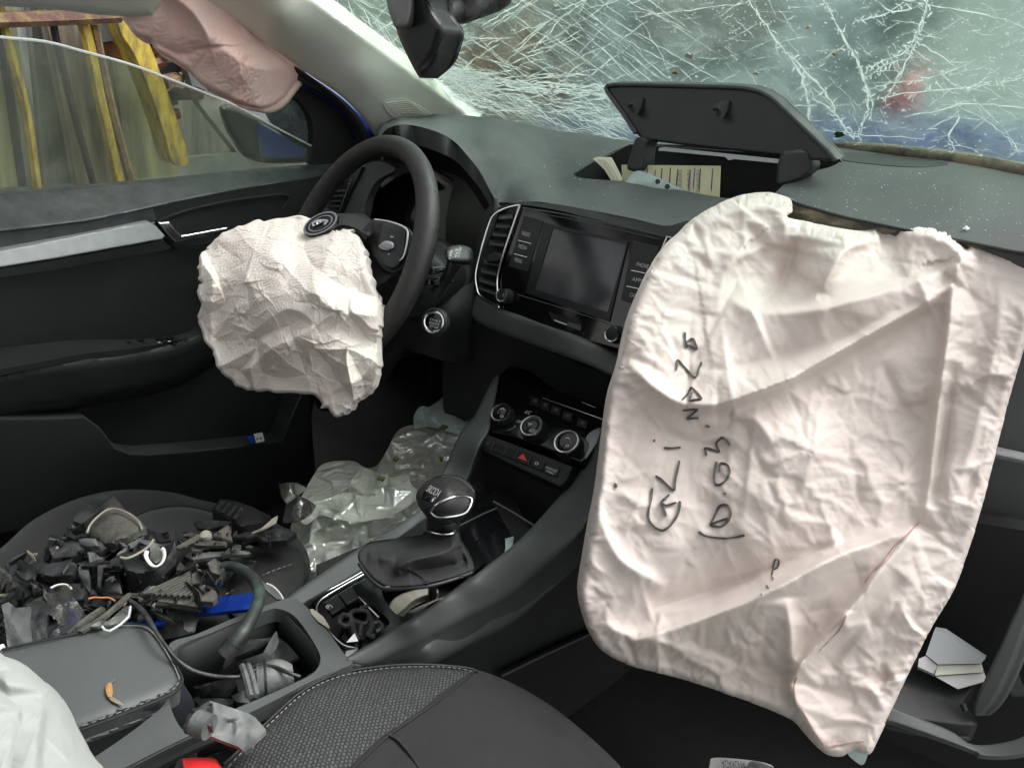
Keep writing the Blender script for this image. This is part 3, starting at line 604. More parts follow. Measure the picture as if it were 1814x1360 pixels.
# armrest
ar = skin('armrest', '-90,668 0,654 60,640 140,628 210,620 300,606 350,588 376,560 420,560 420,620 380,650 300,690 180,716 60,734 -90,748', '-90,672,x-.615 200,634,x-.625 360,600,x-.65 -90,740,x-.64 200,708,x-.645 400,630,x-.68 100,640,x-.62', M['black'], dr, ext=(-.07, 0, 0), step=16, sub=1, edge=(24, .035))
skin('armrest_top', '-90,630 40,612 140,602 260,600 350,590 300,606 210,620 140,628 0,654 -90,668', '-90,630,x-.675 350,590,x-.68 0,652,x-.62 210,620,x-.63 -90,668,x-.62', M['blacks'], ar, ext=(0, 0, -.01), step=16)
for k, (u, v) in enumerate(((222, 612), (246, 609), (282, 606), (300, 604))):
    skin('window_switch', '%g,%g %g,%g %g,%g %g,%g' % (u-9, v-5, u+9, v-7, u+11, v+2, u-7, v+5), [(u, v, tdep(u, v, ('x', -.652)))], M['gloss'], ar, ext=(0, 0, -.006), step=5, edge=(3, .002))
    tube('switch_light', [W(u-2, v+1, ('x', -.648)), W(u+2, v, ('x', -.648))], .0012, M['legend'], ar, seg=5, sm=1)
# map pocket
skin('map_pocket', '-90,742 0,741 80,740 150,738 176,756 204,792 230,803 262,805 380,794 500,780 522,720 536,690 556,690 548,780 520,900 300,900 -90,960', '-90,742,x-.63 150,738,x-.64 230,803,x-.64 500,780,x-.66 -90,940,x-.68 540,860,x-.69 300,880,x-.68 536,690,x-.66', mat('pocket_plastic', (.024, .026, .027), .5, var=.2, bump=.4, bscale=1200), dr, ext=(-.05, 0, 0), step=22, sub=0, rounded=False, edge=(4, .004))
usb = thing('usb_stick', 'tiny white and blue memory stick in the door pocket', 'memory stick', W(458, 776, ('x', -.66)))
up = Pl((440, 770, ('x', -.655)), (470, 766, ('x', -.655)), (455, 785, ('x', -.65)))
plate('plug', up, '450,769 465,766 469,781 454,785', .0, .004, M['white'], usb, .0004); plate('cap', up, '438,774 450,770 454,784 443,786', 0, .006, M['blue'], usb, .0006)
for q in ('454,776 457,775.4 458,778 455,778.6', '460,774.6 463,774 464,777 461,777.6'): plate('plug_hole', up, q, .0006, .0005, M['rubber'], usb, 0)
# outer body: quarter light frame, blue pillar, mirror
qt = thing('front_body_corner', 'blue and black outer body corner with quarter glass ahead of the door', 'car body', W(600, 240, ('x', -.75)))
skin('quarter_glass', '470,190 512,165 534,182 552,212 556,250 556,268 500,240', '470,190,x-.76 552,212,x-.76 556,268,x-.755', M['dropglass'], qt, ext=(-.004, 0, 0), step=14)
skin('black_corner', '500,150 548,158 590,184 628,226 646,262 600,292 552,292 556,250 552,212 534,182 506,166', '500,150,x-.74 600,190,x-.74 646,262,x-.735 552,292,x-.735', M['rubber'], qt, ext=(-.02, 0, 0), step=16)
skin('blue_pillar', '526,122 560,140 610,174 650,212 676,246 640,262 628,226 590,186 548,160 500,150', '526,122,x-.72 660,225,x-.72 630,250,x-.72 540,155,x-.72', M['blue'], qt, ext=(-.03, 0, 0), step=14, edge=(7, .008))
skin('dark_edge', '534,128 580,156 622,192 646,226 654,252 648,262 636,232 612,196 570,164 530,142', '534,128,x-.70 654,252,x-.70 600,180,x-.70', M['rubber'], qt, ext=(-.02, 0, 0), step=14)
tube('door_seal', [W(u, v, ('x', -.70)) for u, v in pp('440,70 500,108 550,142 600,180 630,214 648,250 640,272')], .006, M['rubber'], qt)
box('door_skin', (-.86, -1.2, -.15), (-.80, 1.0, .73), mat('door_paint', (.01, .05, .36), .6, spec=.15, var=.2), qt)
wm = thing('door_mirror', 'wet black door mirror reflecting blue paint, behind the side glass', 'mirror', W(480, 285, ('x', -.95)))
skin('mirror_housing', '388,192 396,186 409,183 440,196 480,214 520,236 552,258 558,270 548,286 510,290 463,288 430,276 412,250 398,226', [(u, v, tdep(u, v, ('x', -1.07))) for u, v in ((388, 192), (552, 258), (463, 288))], mat('mirror_housing_plastic', (.035, .05, .05), .25, var=.3, vscale=20), wm, ext=(-.05, .12, 0), step=14, sub=1, edge=(12, .02))
mg = Pl((415, 190, ('x', -1.04)), (550, 265, ('x', -1.04)), (450, 275, ('x', -1.05)))
_c = mg.hit(480, 245); _t = np.array([-.866, .0, .60]); _n = (CAM-_c)/np.linalg.norm(CAM-_c)+(_t-_c)/np.linalg.norm(_t-_c); mg.n = _n/np.linalg.norm(_n); mg.a = _c
plate('mirror_glass', mg, '412,196 440,208 500,240 540,262 550,268 544,276 500,280 462,276 440,262 424,236', .0, .004, M['mirror'], wm, 0, True)
# ---------------------------------------------------------------- windscreen
wp = Pl((838, 205, ('y', 1.40)), (1250, 252, ('y', 1.46)), (1814, 306, ('y', 1.42)))
_b = (wp.hit(838, 205)+wp.hit(1814, 306))/2; _ax = wp.hit(1814, 306)-wp.hit(838, 205); _ax /= np.linalg.norm(_ax)
_up = np.cross(_ax, np.cross(np.array([0, -.80, .60]), _ax)); _up /= np.linalg.norm(_up); wp.a = _b; wp.n = np.cross(_ax, _up); wp.n /= np.linalg.norm(wp.n)
if wp.n@(CAM-_b) < 0: wp.n = -wp.n
ws_ = thing('windscreen', 'shattered windscreen covered with white cracks and splinters', 'windscreen', _b)
GO = '470,-60 540,-20 600,22 680,82 760,144 836,208 940,226 1060,246 1250,262 1480,274 1600,286 1814,316 1990,350 1990,-160 470,-160'
def wh(u, v, off=0.): return wp.hit(u, v, off)
gP = resample(pp(GO), 60); gv, gt = tri2d(gP, (), 80)
gX = [wh(*p) for p in gv]; gm = mesh_obj('glass', gX, gt.tolist(), M['windglass'], ws_, 180)
sm_ = gm.modifiers.new('thick', 'SOLIDIFY'); sm_.thickness = .001; sm_.offset = 0
gpoly = np.array(pp(GO))
def ribbons(name, lines, off, m, par):
    """fracture edges lying in the glass: each a thin sliver that tapers at both ends"""
    V = []; Fs = []
    for P, w in lines:
        P = np.array(P, float)
        if len(P) < 2: continue
        ok = inside(P, gpoly)
        P = P[ok] if ok.sum() > 1 else P[:0]
        if len(P) < 2: continue
        X = np.array([wh(u, v, off+.0004*math.sin(u*.7+v)) for u, v in P]); k = len(V); m_ = len(X)
        for i in range(m_):
            t = X[min(i+1, m_-1)]-X[max(i-1, 0)]; s = np.cross(t, wp.n); s /= np.linalg.norm(s)+1e-12
            ww = w*.00078*(.35+.65*math.sin(math.pi*(i+.3)/(m_-.4)))*(1+.5*math.sin(i*2.3+P[i, 0]))
            V += [X[i]-s*ww, X[i]+wp.n*ww*.7, X[i]+s*ww]
        for i in range(m_-1): a = k+3*i; Fs += [[a, a+1, a+4, a+3], [a+1, a+2, a+5, a+4]]
    o = mesh_obj(name, V, Fs, m, par, 0); return o
rg = random.Random(11)
def jag(a, b, n, j):
    a, b = np.array(a, float), np.array(b, float); e = b-a; s = np.array([-e[1], e[0]])/(np.linalg.norm(e)+1e-9)
    out = []; w = 0
    for i in range(n+1):
        w = w*.6+rg.gauss(0, j); out.append(a+e*i/n+s*(w if 0 < i < n else 0))
    return out
LN = []
for i in range(70):          # long cracks running down to the right
    x = rg.uniform(600, 1120); y = rg.uniform(-60, 150); a = R_(rg.gauss(36, 7)); l = rg.uniform(80, 330)
    LN.append((jag((x, y), (x+l*math.cos(a), y+l*math.sin(a)), int(l/16)+2, 1.1), rg.uniform(.5, 1.5)))
for i in range(330):         # dense shattered band along the lower left edge
    s = rg.random()**1.2; x = 715+s*400+rg.gauss(0, 14); y = 138+s*95+rg.gauss(-6, 26)*(1-.3*s); a = R_(rg.gauss(16, 13)); l = rg.uniform(14, 80)
    LN.append((jag((x, y), (x+l*math.cos(a), y+l*math.sin(a)), int(l/10)+2, 1.3), rg.uniform(.6, 2.0)))
for i in range(150):         # flat streaks in an arc towards the open lid
    s = rg.random(); x = 740+s*330; y = 128+s*38+rg.gauss(0, 9); a = R_(rg.gauss(6, 9)); l = rg.uniform(16, 70)
    LN.append((jag((x, y), (x+l*math.cos(a), y+l*math.sin(a)), 5, 1.2), rg.uniform(.8, 2.4)))
for i in range(90):          # cracks rising to the right
    x = rg.uniform(620, 1060); y = rg.uniform(0, 190); a = R_(rg.gauss(-24, 12)); l = rg.uniform(20, 120)
    LN.append((jag((x, y), (x+l*math.cos(a), y+l*math.sin(a)), int(l/12)+2, 1.4), rg.uniform(.5, 1.5)))
for i in range(70):          # frosted scratches near the pillar
    x = rg.uniform(560, 740); y = (x-560)*.72-10+rg.uniform(-40, 0); a = R_(rg.gauss(42, 16)); l = rg.uniform(14, 70)
    LN.append((jag((x, y), (x+l*math.cos(a), y+l*math.sin(a)), 5, 1.3), rg.uniform(.7, 1.8)))
ribbons('fine_cracks', LN, .0016, M['crackm'], ws_)['kind'] = 'stuff'
main = ['1320,-10 1345,30 1375,72 1396,98 1420,135 1428,170 1432,215 1424,245', '1396,98 1440,140 1470,180 1496,225 1512,246', '1420,160 1465,190 1488,210', '1456,-10 1475,30 1500,78 1520,110 1530,142 1538,180 1532,215 1518,242', '1530,142 1556,122 1592,108 1640,100', '1532,130 1560,110 1600,94 1620,68 1640,20', '1530,160 1580,148 1640,140 1720,112', '1540,178 1600,166 1680,158 1760,150 1814,136',
        '1516,38 1560,28 1606,4', '1646,-10 1634,30 1624,68 1616,90 1590,140 1564,180', '1616,74 1650,90 1692,118', '1600,0 1680,14 1760,30 1830,56', '1600,208 1660,196 1720,184 1814,190 1860,190', '1690,176 1700,210 1680,240 1690,262 1680,280', '1690,184 1740,210 1780,240 1800,262', '1450,230 1500,236 1560,242 1640,246',
        '1000,-10 1040,20 1090,60 1140,88 1200,120 1240,160 1262,190', '1115,22 1180,24 1250,14 1330,4', '1120,20 1150,60 1176,110 1192,150', '1540,-10 1580,20 1640,8', '1390,186 1420,188 1448,188', '1540,160 1545,190 1540,215', '1060,170 1085,200 1076,238 1066,250', '1050,150 1080,180 1066,222']
LM = [(smooth_line(jag_pts, 5, False)+np.array([[rg.gauss(0, 1.3), rg.gauss(0, 1.3)] for _ in range(len(smooth_line(jag_pts, 5, False)))]), w) for jag_pts, w in ((pp(s), 2.3 if i in (0, 3, 1) else 1.2) for i, s in enumerate(main))]
extra = []
for P, w in LM[:10]:
    for q in P[::2]:
        for _ in range(2):
            a = rg.uniform(0, 6.28); l = rg.uniform(4, 16); extra.append((jag(q+np.array([rg.gauss(0, 5), rg.gauss(0, 5)]), q+np.array([math.cos(a)*l, math.sin(a)*l]), 3, 1.), rg.uniform(.6, 1.6)))
for P, w in LM:
    c = ribbons('long_crack', [(P, w)], .002, M['crackm'], ws_)
for i in range(330):
    x = rg.uniform(1090, 1820); y = rg.uniform(-10, 290); a = rg.uniform(-.7, .3) if rg.random() < .6 else rg.uniform(.5, 1.2); l = rg.uniform(10, 70)
    extra.append((jag((x, y), (x+l*math.cos(a), y+l*math.sin(a)), 5, 1.2), rg.uniform(.25, .8)))
ribbons('splinter_fringe', extra, .0022, M['crackm'], ws_)['kind'] = 'stuff'
def flecks(name, n, fn, m, par, s0, s1, nrm, seed=3):
    """tiny chips of glass lying on a surface"""
    rg = random.Random(seed); V = []; Fs = []
    for _ in range(n):
        p = fn(rg)
        if p is None: continue
        k = len(V); s = rg.uniform(s0, s1)*(2.2 if rg.random() < .06 else 1); t = np.array([rg.gauss(0, 1), rg.gauss(0, 1), rg.gauss(0, 1)]); t -= nrm*(t@nrm); t /= np.linalg.norm(t); b = np.cross(nrm, t)*rg.uniform(.3, 1)
        V += [p+t*s, p+b*s, p-t*s*rg.uniform(.5, 1), p-b*s, p+nrm*s*.7]; Fs += [[k, k+1, k+4], [k+1, k+2, k+4], [k+2, k+3, k+4], [k+3, k, k+4], [k+3, k+2, k+1, k]]
    return mesh_obj(name, V, Fs, m, par, 0)
def fg(r):
    u, v = (r.uniform(1050, 1830), r.uniform(-20, 300)) if r.random() < .75 else (r.uniform(620, 1100), r.uniform(-10, 230))
    return wh(u, v, .001) if inside(np.array([(u, v)]), gpoly)[0] else None
flecks('glass_specks', 1500, fg, M['crackm'], ws_, .0006, .0022, wp.n)['kind'] = 'stuff'
# leaves and debris caught on the glass
for i, (u, v, s, mm, lb) in enumerate(((1487, 240, 10, 'leafgreen', 'small green leaf stuck at the foot of the windscreen'), (1196, 130, 6, 'leafbrown', 'tiny orange leaf scrap stuck above the open lid'), (1478, 97, 5, 'leafbrown', 'small brown leaf scrap stuck high on the cracked glass'), (1222, 100, 10, 'paper', 'pale bird-dropping smear left of the crack star'), (1430, 50, 7, 'paper', 'thin pale smear near the top of the long cracks'), (1338, 130, 6, 'paper', 'small pale smear right above the open lid'))):
    rgl = random.Random(i); P = [(u+s*math.cos(a)*rgl.uniform(.3, 1.25), v+s*.5*math.sin(a)*rgl.uniform(.35, 1.3)) for a in np.linspace(0, 6.28, 14)[:-1]]
    o = plate('leaf' if 'leaf' in mm else 'smear', wp, P, .004, .0015, M[mm], None, 0, True, 2); tag(o, lb, 'leaf' if 'leaf' in mm else 'smear')
# seal along the foot of the windscreen
sl_ = tube('windscreen_seal', [W(u, v, ('y', 1.40)) for u, v in pp('1440,256 1520,262 1600,270 1700,284 1814,306 1900,325')], [.006, .009, .011, .013, .014, .014], M['wood'], ws_)
# ---------------------------------------------------------------- rear view mirror
rm = thing('rear_view_mirror', 'black rear view mirror with stalk and sensor cover at the top', 'mirror', W(745, 60, .84))
skin('housing', '684,-60 690,0 700,46 714,84 740,134 748,134 772,112 784,84 790,50 770,16 762,-60', '690,0,.84 740,134,.86 790,50,.80 762,-60,.78', M['blacks'], rm, ext=(-.02, .05, 0), step=10, sub=1, edge=(20, .022))
skin('mirror_face', '678,-60 684,0 696,42 706,50 724,42 732,0 730,-60', '684,0,.812 700,48,.818 730,-40,.80', mat('mirror_face_plastic', (.16, .165, .16), .3, var=.3, vscale=30), rm, ext=(-.01, .02, 0), step=9, edge=(8, .006))
tube('stalk', [W(768, -40, .86), W(776, 6, .88), W(786, 26, .9), W(806, 16, .92)], [.012, .011, .012, .016], M['black'], rm)
skin('sensor_cover', '792,-60 788,0 792,24 806,40 828,42 846,28 856,0 858,-60', '792,-30,.90 820,40,.92 856,-30,.90', M['sharddark'], rm, ext=(0, .06, .02), step=9, sub=1, edge=(16, .02))
# ================================================================ DASHBOARD
db = thing('dashboard', 'black and grey dashboard with centre screen, vents and climate dials', 'dashboard', (0, 1.1, .4))
# soft top pad with the opening of the storage box
DT = K('672,242,y1.02 676,224,y1.12 692,210,y1.26 704,220,y1.02 720,212,y1.14 750,203,y1.34 760,226,y1.02 790,214,y1.16 840,206,y1.40 805,250,y1.03 860,230,y1.16 940,220,y1.42 840,290,y1.03 920,262,y1.18 1010,232,y1.43 868,345,y1.04 950,292,y1.19 1070,240,y1.44 885,368,y1.045 985,325,y1.17 1110,246,y1.45 960,356,y1.05 1060,374,y1.05 1060,330,y1.14 1180,400,y1.045 1200,360,y1.12 1280,352,y1.14 1300,380,y1.09 1390,352,y1.12 1600,405,y1.075 1740,434,y1.05 1880,450,y1.03 1480,290,y1.30 1700,340,y1.22 1450,330,y1.19 1480,258,y1.40 1640,278,y1.40 1820,308,y1.40 1990,340,y1.40 1900,390,y1.15')
FDT = TPS(DT)
skin('top_pad', '670,250 672,232 684,216 704,207 740,203 790,203 840,206 940,219 1060,239 1110,247 1250,256 1400,256 1480,258 1560,266 1640,280 1740,296 1820,312 1990,345 1990,470 1880,452 1800,444 1740,433 1660,418 1600,405 1500,384 1440,366 1390,350 1340,350 1280,362 1220,392 1180,400 1120,387 1060,375 1000,364 950,357 912,360 884,368 876,352 868,338 850,304 830,278 806,252 784,238 760,229 730,222 704,222 684,230', FDT, M['dash'], db, ext=(0, .01, -.035), step=20, sub=1,
     holes=['1018,308 1032,296 1070,276 1112,258 1160,256 1300,262 1440,278 1486,284 1470,296 1432,306 1390,326 1368,344 1320,350 1276,350 1200,336 1110,322 1034,316'])
# creases and shallow panels of the top
skin('defrost_vent', '1488,282 1500,270 1560,274 1640,282 1680,290 1640,296 1560,292', K(' '.join('%g,%g,%g' % (u, v, FDT([(u, v)])[0]-.003) for u, v in ((1490, 282), (1560, 272), (1680, 290), (1560, 292)))), M['black'], db, ext=(0, 0, -.01), step=14)
def dtp(u, v, off=.003): return W(u, v, float(FDT([(u, v)])[0])-off)
airpad = skin('airbag_door', '1386,346 1440,348 1520,358 1660,384 1760,404 1830,420 1850,434 1800,446 1740,434 1660,419 1600,406 1500,386 1430,366', OffT(FDT, .0015), M['dash'], db, ext=(0, 0, -.001), step=10)
tube('pad_groove', [dtp(u, v, .001) for u, v in pp('1380,344 1410,360 1450,372 1500,386 1600,407 1740,435 1800,447 1850,452')], .0022, M['rubber'], db, seg=6)
# torn airbag opening under the pad edge
skin('torn_foam', '1384,352 1440,370 1500,388 1600,409 1740,437 1850,456 1900,480 1850,520 1640,480 1500,460 1400,420', '1384,352,y1.115 1600,409,y1.075 1850,456,y1.035 1400,420,y1.115 1640,480,y1.09 1850,520,y1.06', M['wood'], db, ext=(0, .03, 0), step=12, h=lambda v, d: .006*np.sin(v[:, 0]*.05)*np.sin(v[:, 1]*.17))
skin('airbag_cavity', '1400,384 1500,404 1640,432 1850,470 1900,600 1400,560', '1400,384,y1.13 1850,470,y1.11 1400,560,y1.12 1900,600,y1.10', M['rubber'], db, ext=(0, .03, 0), step=40)
# storage box in the dash top and its raised lid
skin('storage_box', '1116,256 1486,280 1500,300 1470,420 1000,400 1012,312', '1000,240,y1.31 1500,262,y1.31 1510,420,y1.31 1000,400,y1.31', M['black'], db, ext=(0, .01, 0), step=60, rounded=False)
skin('storage_floor', '1010,300 1480,300 1420,380 1240,380 1030,340', '1010,300,z.86 1480,300,z.86 1240,380,z.86', M['rubber'], db, ext=(0, 0, -.005), step=50, rounded=False)
skin('storage_side', '1018,308 1060,282 1116,262 1124,300 1060,330', '1018,308,x-.155 1116,262,x-.155 1060,330,x-.155', M['black'], db, ext=(-.005, 0, 0), step=30, rounded=False)
LDP = [(1128, 246, tdep(1128, 246, ('y', 1.215))), (1440, 283, tdep(1440, 283, ('y', 1.20))), (1200, 152, tdep(1200, 152, ('y', 1.235)))]
ld = skin('compartment_lid', '1072,156 1076,151 1090,149 1180,150 1290,153 1330,157 1352,164 1376,180 1420,222 1468,268 1482,284 1474,286 1440,284 1384,276 1290,266 1200,256 1140,248 1126,236 1104,202 1082,172', LDP, M['blacks'], db, ext=(.004, .022, .006), step=12, rounded=False, edge=(5, .004))
tube('lid_edge', [W(u, v, TPS(LDP)([(u, v)])[0]-.003) for u, v in pp('1126,236 1104,202 1082,172 1073,156 1090,150 1180,151 1290,154 1330,158 1352,165 1376,181 1420,223 1468,269 1480,284')], .0035, M['dash'], ld, seg=7, sm=2)
LF = TPS(LDP)
for u, v in ((1124, 186), (1276, 192)):
    c = skin('lid_clip', '%g,%g %g,%g %g,%g %g,%g %g,%g %g,%g' % (u-11, v-6, u+6, v-14, u+16, v-12, u+12, v+4, u+4, v+18, u-8, v+12), [(u, v, float(LF([(u, v)])[0])-.016)], M['black'], ld, ext=(0, .018, 0), step=6, rounded=False)
    tube('clip_tooth', [W(u-12, v+2, float(LF([(u, v)])[0])-.018), W(u-2, v, float(LF([(u, v)])[0])-.024), W(u-2, v+14, float(LF([(u, v)])[0])-.02)], .003, M['rubber'], ld, seg=6)
skin('lid_strip', '1168,262 1176,261 1282,272 1386,283 1384,290 1300,282 1291,284 1284,278 1200,270 1166,267', [(u, v, float(LF([(u, v)])[0])-.012) for u, v in ((1168, 262), (1384, 284), (1290, 270))], M['bookgrey'], ld, ext=(0, .004, 0), step=8, rounded=False)
for pts in ('1128,244 1150,248 1146,262 1140,300 1112,300 1118,270', '1384,272 1400,266 1428,266 1438,280 1440,298 1420,316 1400,324 1378,328 1376,304'):
    P = pp(pts); skin('hinge_arm', pts, [(u, v, float(LF([P[0]])[0])-.03+.0002*(v-P[0][1])) for u, v in P[:4]], M['black'], ld, ext=(0, .03, 0), step=10, edge=(6, .006))
# papers in the box (each its own thing)
pa = thing('printed_card', 'cream printed card standing in the open dash compartment', 'card', W(1190, 340, ('y', 1.215)))
pq = Pl((1102, 293, ('y', 1.21)), (1275, 293, ('y', 1.21)), (1190, 345, ('y', 1.19)))
plate('card', pq, '1101,292 1276,294 1274,349 1102,324', 0, .002, M['paper2'], pa, 0)
for i, u in enumerate((1128, 1146, 1160, 1172, 1187, 1200, 1222, 1230, 1240, 1262)):
    rg = random.Random(i); u2 = u-3
    plate('printed_line', pq, [(u, 296+rg.random()*8), (u+1.6, 296+rg.random()*4), (u2+1.6, 340), (u2, 336-rg.random()*12)], .0006, .0004, M['print'] if i not in (6, 7) else M['purple'], pa, 0)
for r in range(4):
    for k in range(3):
        text_on(pq, 'III I II', 1207+k*16, 340-r*10, 1209+k*16, 332-r*10, 7, M['print'], pa, .0009, 'printed_word')
bk = thing('folded_booklet', 'cream folded booklet curling out of the left of the dash compartment', 'booklet', W(1080, 322, ('y', 1.19)))
skin('cover', '1050,281 1060,278 1082,279 1090,294 1102,318 1099,322 1084,322 1070,300', '1050,281,y1.185 1082,279,y1.20 1099,322,y1.18', M['paper'], bk, ext=(.0, .003, 0), step=7, rounded=False)
for k in range(4): tube('page', [W(1056+k*4, 282, ('y', 1.18)), W(1072+k*4, 298, ('y', 1.178)), W(1084+k*4, 321, ('y', 1.175))], .0011, M['paper2' if k % 2 else 'paper'], bk, seg=5, sm=3)
pc = thing('plastic_pouch', 'crumpled clear pouch with dark dots in front of the printed card', 'pouch', W(1170, 335, ('y', 1.17)))
fpc = facets((1100, 290), (1260, 360), 60, 5, 0, 2.)
skin('film', '1108,330 1116,312 1128,303 1144,306 1176,320 1206,334 1244,346 1226,349 1180,342 1130,334', '1108,330,y1.175 1144,306,y1.18 1244,346,y1.165', M['whitebag'], pc, ext=(0, .003, 0), step=5, h=lambda v, d: fpc(v)*.006)
for u, v in ((1165, 322), (1182, 331)): lathe('dark_dot', W(u, v, ('y', 1.165)), -MW[:, 2], [(.0042, 0), (.0042, .0015), (.003, .002)], M['rubber'], pc, 12)
# lip over the centre screen
skin('front_lip', '874,380 884,368 912,360 950,357 1000,364 1060,375 1120,387 1180,400 1222,392 1232,424 1196,424 1160,414 1060,390 985,372 925,363 900,364 872,382 862,392', '884,368,y1.043 950,357,y1.048 1060,375,y1.048 1180,400,y1.043 1232,424,y1.035 1160,414,y1.035 1060,390,y1.035 925,363,y1.04 872,382,y1.03', M['black'], db, ext=(0, .02, -.01), step=12, sub=1)
skin('front_face', '856,384 880,360 925,362 985,371 1060,388 1160,412 1240,424 1240,640 1100,630 840,540 838,480', '862,392,y1.045 925,363,y1.052 1240,424,y1.05 1240,640,y1.01 840,540,y1.02 1100,620,y1.005', M['blacks'], db, ext=(0, .05, 0), step=30)
# grey lower trim of the dash centre
skin('lower_trim', '833,536 844,524 858,534 885,547 960,573 1050,608 1110,630 1240,650 1240,700 1098,670 1040,646 948,612 864,580 836,560', '844,524,y1.0 1110,630,y.995 1240,650,y.99 836,560,y.985 948,612,y.975 1098,670,y.972 900,570,y.972 1020,615,y.965', M['grey'], db, ext=(0, .03, 0), step=14, sub=1, edge=(8, .006))
skin('under_trim', '790,600 836,562 864,580 948,612 1098,670 1240,704 1240,800 1060,740 930,654 886,664 850,730 790,740', '836,562,y1.0 1098,670,y.985 1240,704,y.98 930,654,y1.02 1240,800,y1.04 790,740,y1.06', M['black'], db, ext=(0, .03, 0), step=30)
# instrument binnacle
skin('binnacle_roof', '670,250 684,230 704,222 730,222 760,229 784,238 806,252 830,278 850,304 868,338 880,366 876,388 860,380 845,350 815,318 780,300 730,290 690,285 668,262', '670,250,y1.03 704,222,y1.02 784,238,y1.022 830,278,y1.032 880,366,y1.042 860,380,y1.12 815,318,y1.16 730,290,y1.18 668,262,y1.12', M['black'], db, ext=(0, .01, -.012), step=12)
skin('binnacle', '600,240 700,232 790,262 850,330 868,400 850,470 800,560 700,640 560,640 560,300', '600,240,y1.2 700,262,y1.2 868,400,y1.10 800,560,y1.08 560,640,y1.08 560,300,y1.18', M['blacks'], db, ext=(0, .03, 0), step=40)
skin('cluster_glass', '660,300 720,292 790,312 826,345 830,400 810,440 700,430 640,380', '660,300,y1.15 790,312,y1.15 810,440,y1.11 640,380,y1.12', M['gloss'], db, ext=(0, .01, 0), step=30)
tube('binnacle_rim', [W(u, v, ('y', 1.035)) for u, v in pp('878,352 879,372 872,400 862,430 848,460 836,486')], .0045, M['grey'], db)
skin('side_trim', '598,350 640,300 668,286 700,300 668,320 650,352 640,390 612,392 600,384', '598,350,y1.08 668,286,y1.09 640,390,y1.05', M['dash'], db, ext=(0, .02, 0), step=16)
sv = skin('side_vent', '560,360 586,336 610,318 640,296 622,338 604,382 580,384 556,388', '560,360,y1.07 640,296,y1.08 604,382,y1.06', M['blacks'], db, ext=(0, .02, 0), step=12)
for k in range(5): tube('slat', [W(582-k*3+k*k*.2, 340+k*9, ('y', 1.055)), W(612-k*3, 338+k*9, ('y', 1.055))], .0024, M['grey'], sv, seg=6, sm=1)
tube('vent_chrome', [W(u, v, ('y', 1.052)) for u, v in pp('622,318 612,344 602,372')], .0018, M['chrome'], sv)
# steering column, stalk, start button, knee panel
skin('kick_panel', '480,640 760,640 760,1000 480,1000', '480,640,y1.26 760,640,y1.26 480,1000,y1.26', M['carpet'], db, ext=(0, .01, 0), step=60, rounded=False)
skin('knee_panel', '560,560 640,600 720,470 780,440 838,470 846,530 836,600 830,640 790,640 740,625 700,620 640,700 560,720', '700,480,y.97 838,470,y1.02 836,600,y1.0 700,620,y.94 560,720,y.98 790,560,y.945', M['black'], db, ext=(0, .04, 0), step=20, sub=1, edge=(12, .01))
skin('column_shroud', '640,430 700,420 760,440 800,480 790,530 750,560 700,560 640,520', '640,430,y.90 760,440,y.94 790,530,y.935 640,520,y.90 720,480,y.90', M['black'], db, ext=(0, .06, 0), step=16, sub=1, edge=(16, .02))
wsn = thing('wiper_stalk', 'black wiper stalk with grey printed symbols right of the wheel', 'stalk', W(790, 480, .99))
tube('arm', [W(u, v, d) for u, v, d in ((770, 520, 1.13), (786, 500, 1.12), (798, 480, 1.10), (806, 462, 1.09))], [.010, .008, .009, .012], M['blacks'], wsn)
skin('stalk_head', '790,444 800,436 818,434 834,440 838,452 834,464 818,466 800,464 790,458', [(815, 450, 1.085), (795, 440, 1.075), (836, 450, 1.10)], M['blacks'], wsn, ext=tuple(MW[:, 2]*.02), step=5, sub=1, edge=(9, .009))
stp = Pl((795, 440, 1.072), (836, 450, 1.09), (815, 465, 1.078))
for k, s in enumerate(('OFF', '- - -', 'INT', 'LO HI')): text_on(stp, s, 798+k*5, 460-k*1.5, 803+k*5, 444-k*1.5, 4, M['legend'], wsn, .003, 'stalk_symbol')
for u, v in ((760, 480), (775, 500), (752, 500)): skin('column_switch', '%g,%g %g,%g %g,%g %g,%g' % (u-8, v-5, u+8, v-6, u+10, v+5, u-6, v+6), [(u, v, 1.115)], M['gloss'], db, ext=(0, .02, 0), step=6, edge=(3, .002))
stc = W(769, 570, 1.13); stn = -MW[:, 2]*.8+np.array([0, -.5, .1]); stn /= np.linalg.norm(stn)
lathe('start_bezel', stc, stn, [(.021, -.01), (.021, 0), (.018, .003), (.0165, .002), (.0165, -.002)], M['black'], db)
stb = lathe('start_button', stc, stn, [(.0125, -.003), (.0125, .003), (.011, .004), (.0, .0042)], M['gloss'], db)
lathe('start_ring', stc, stn, [(.0165, .0), (.0165, .0035), (.0145, .0042), (.0130, .0032), (.0130, 0)], M['chrome'], stb)
sp = Pl((760, 570, 1.12), (780, 575, 1.12), (769, 580, 1.12)); sp.n = stn; sp.a = stc
for s, a, b in (('START', (761, 567), (780, 572)), ('ENGINE', (760, 573), (778, 577)), ('STOP', (762, 579), (776, 583))): text_on(sp, s, *a, *b, 4, M['legend'], stb, .0048, 'button_text')
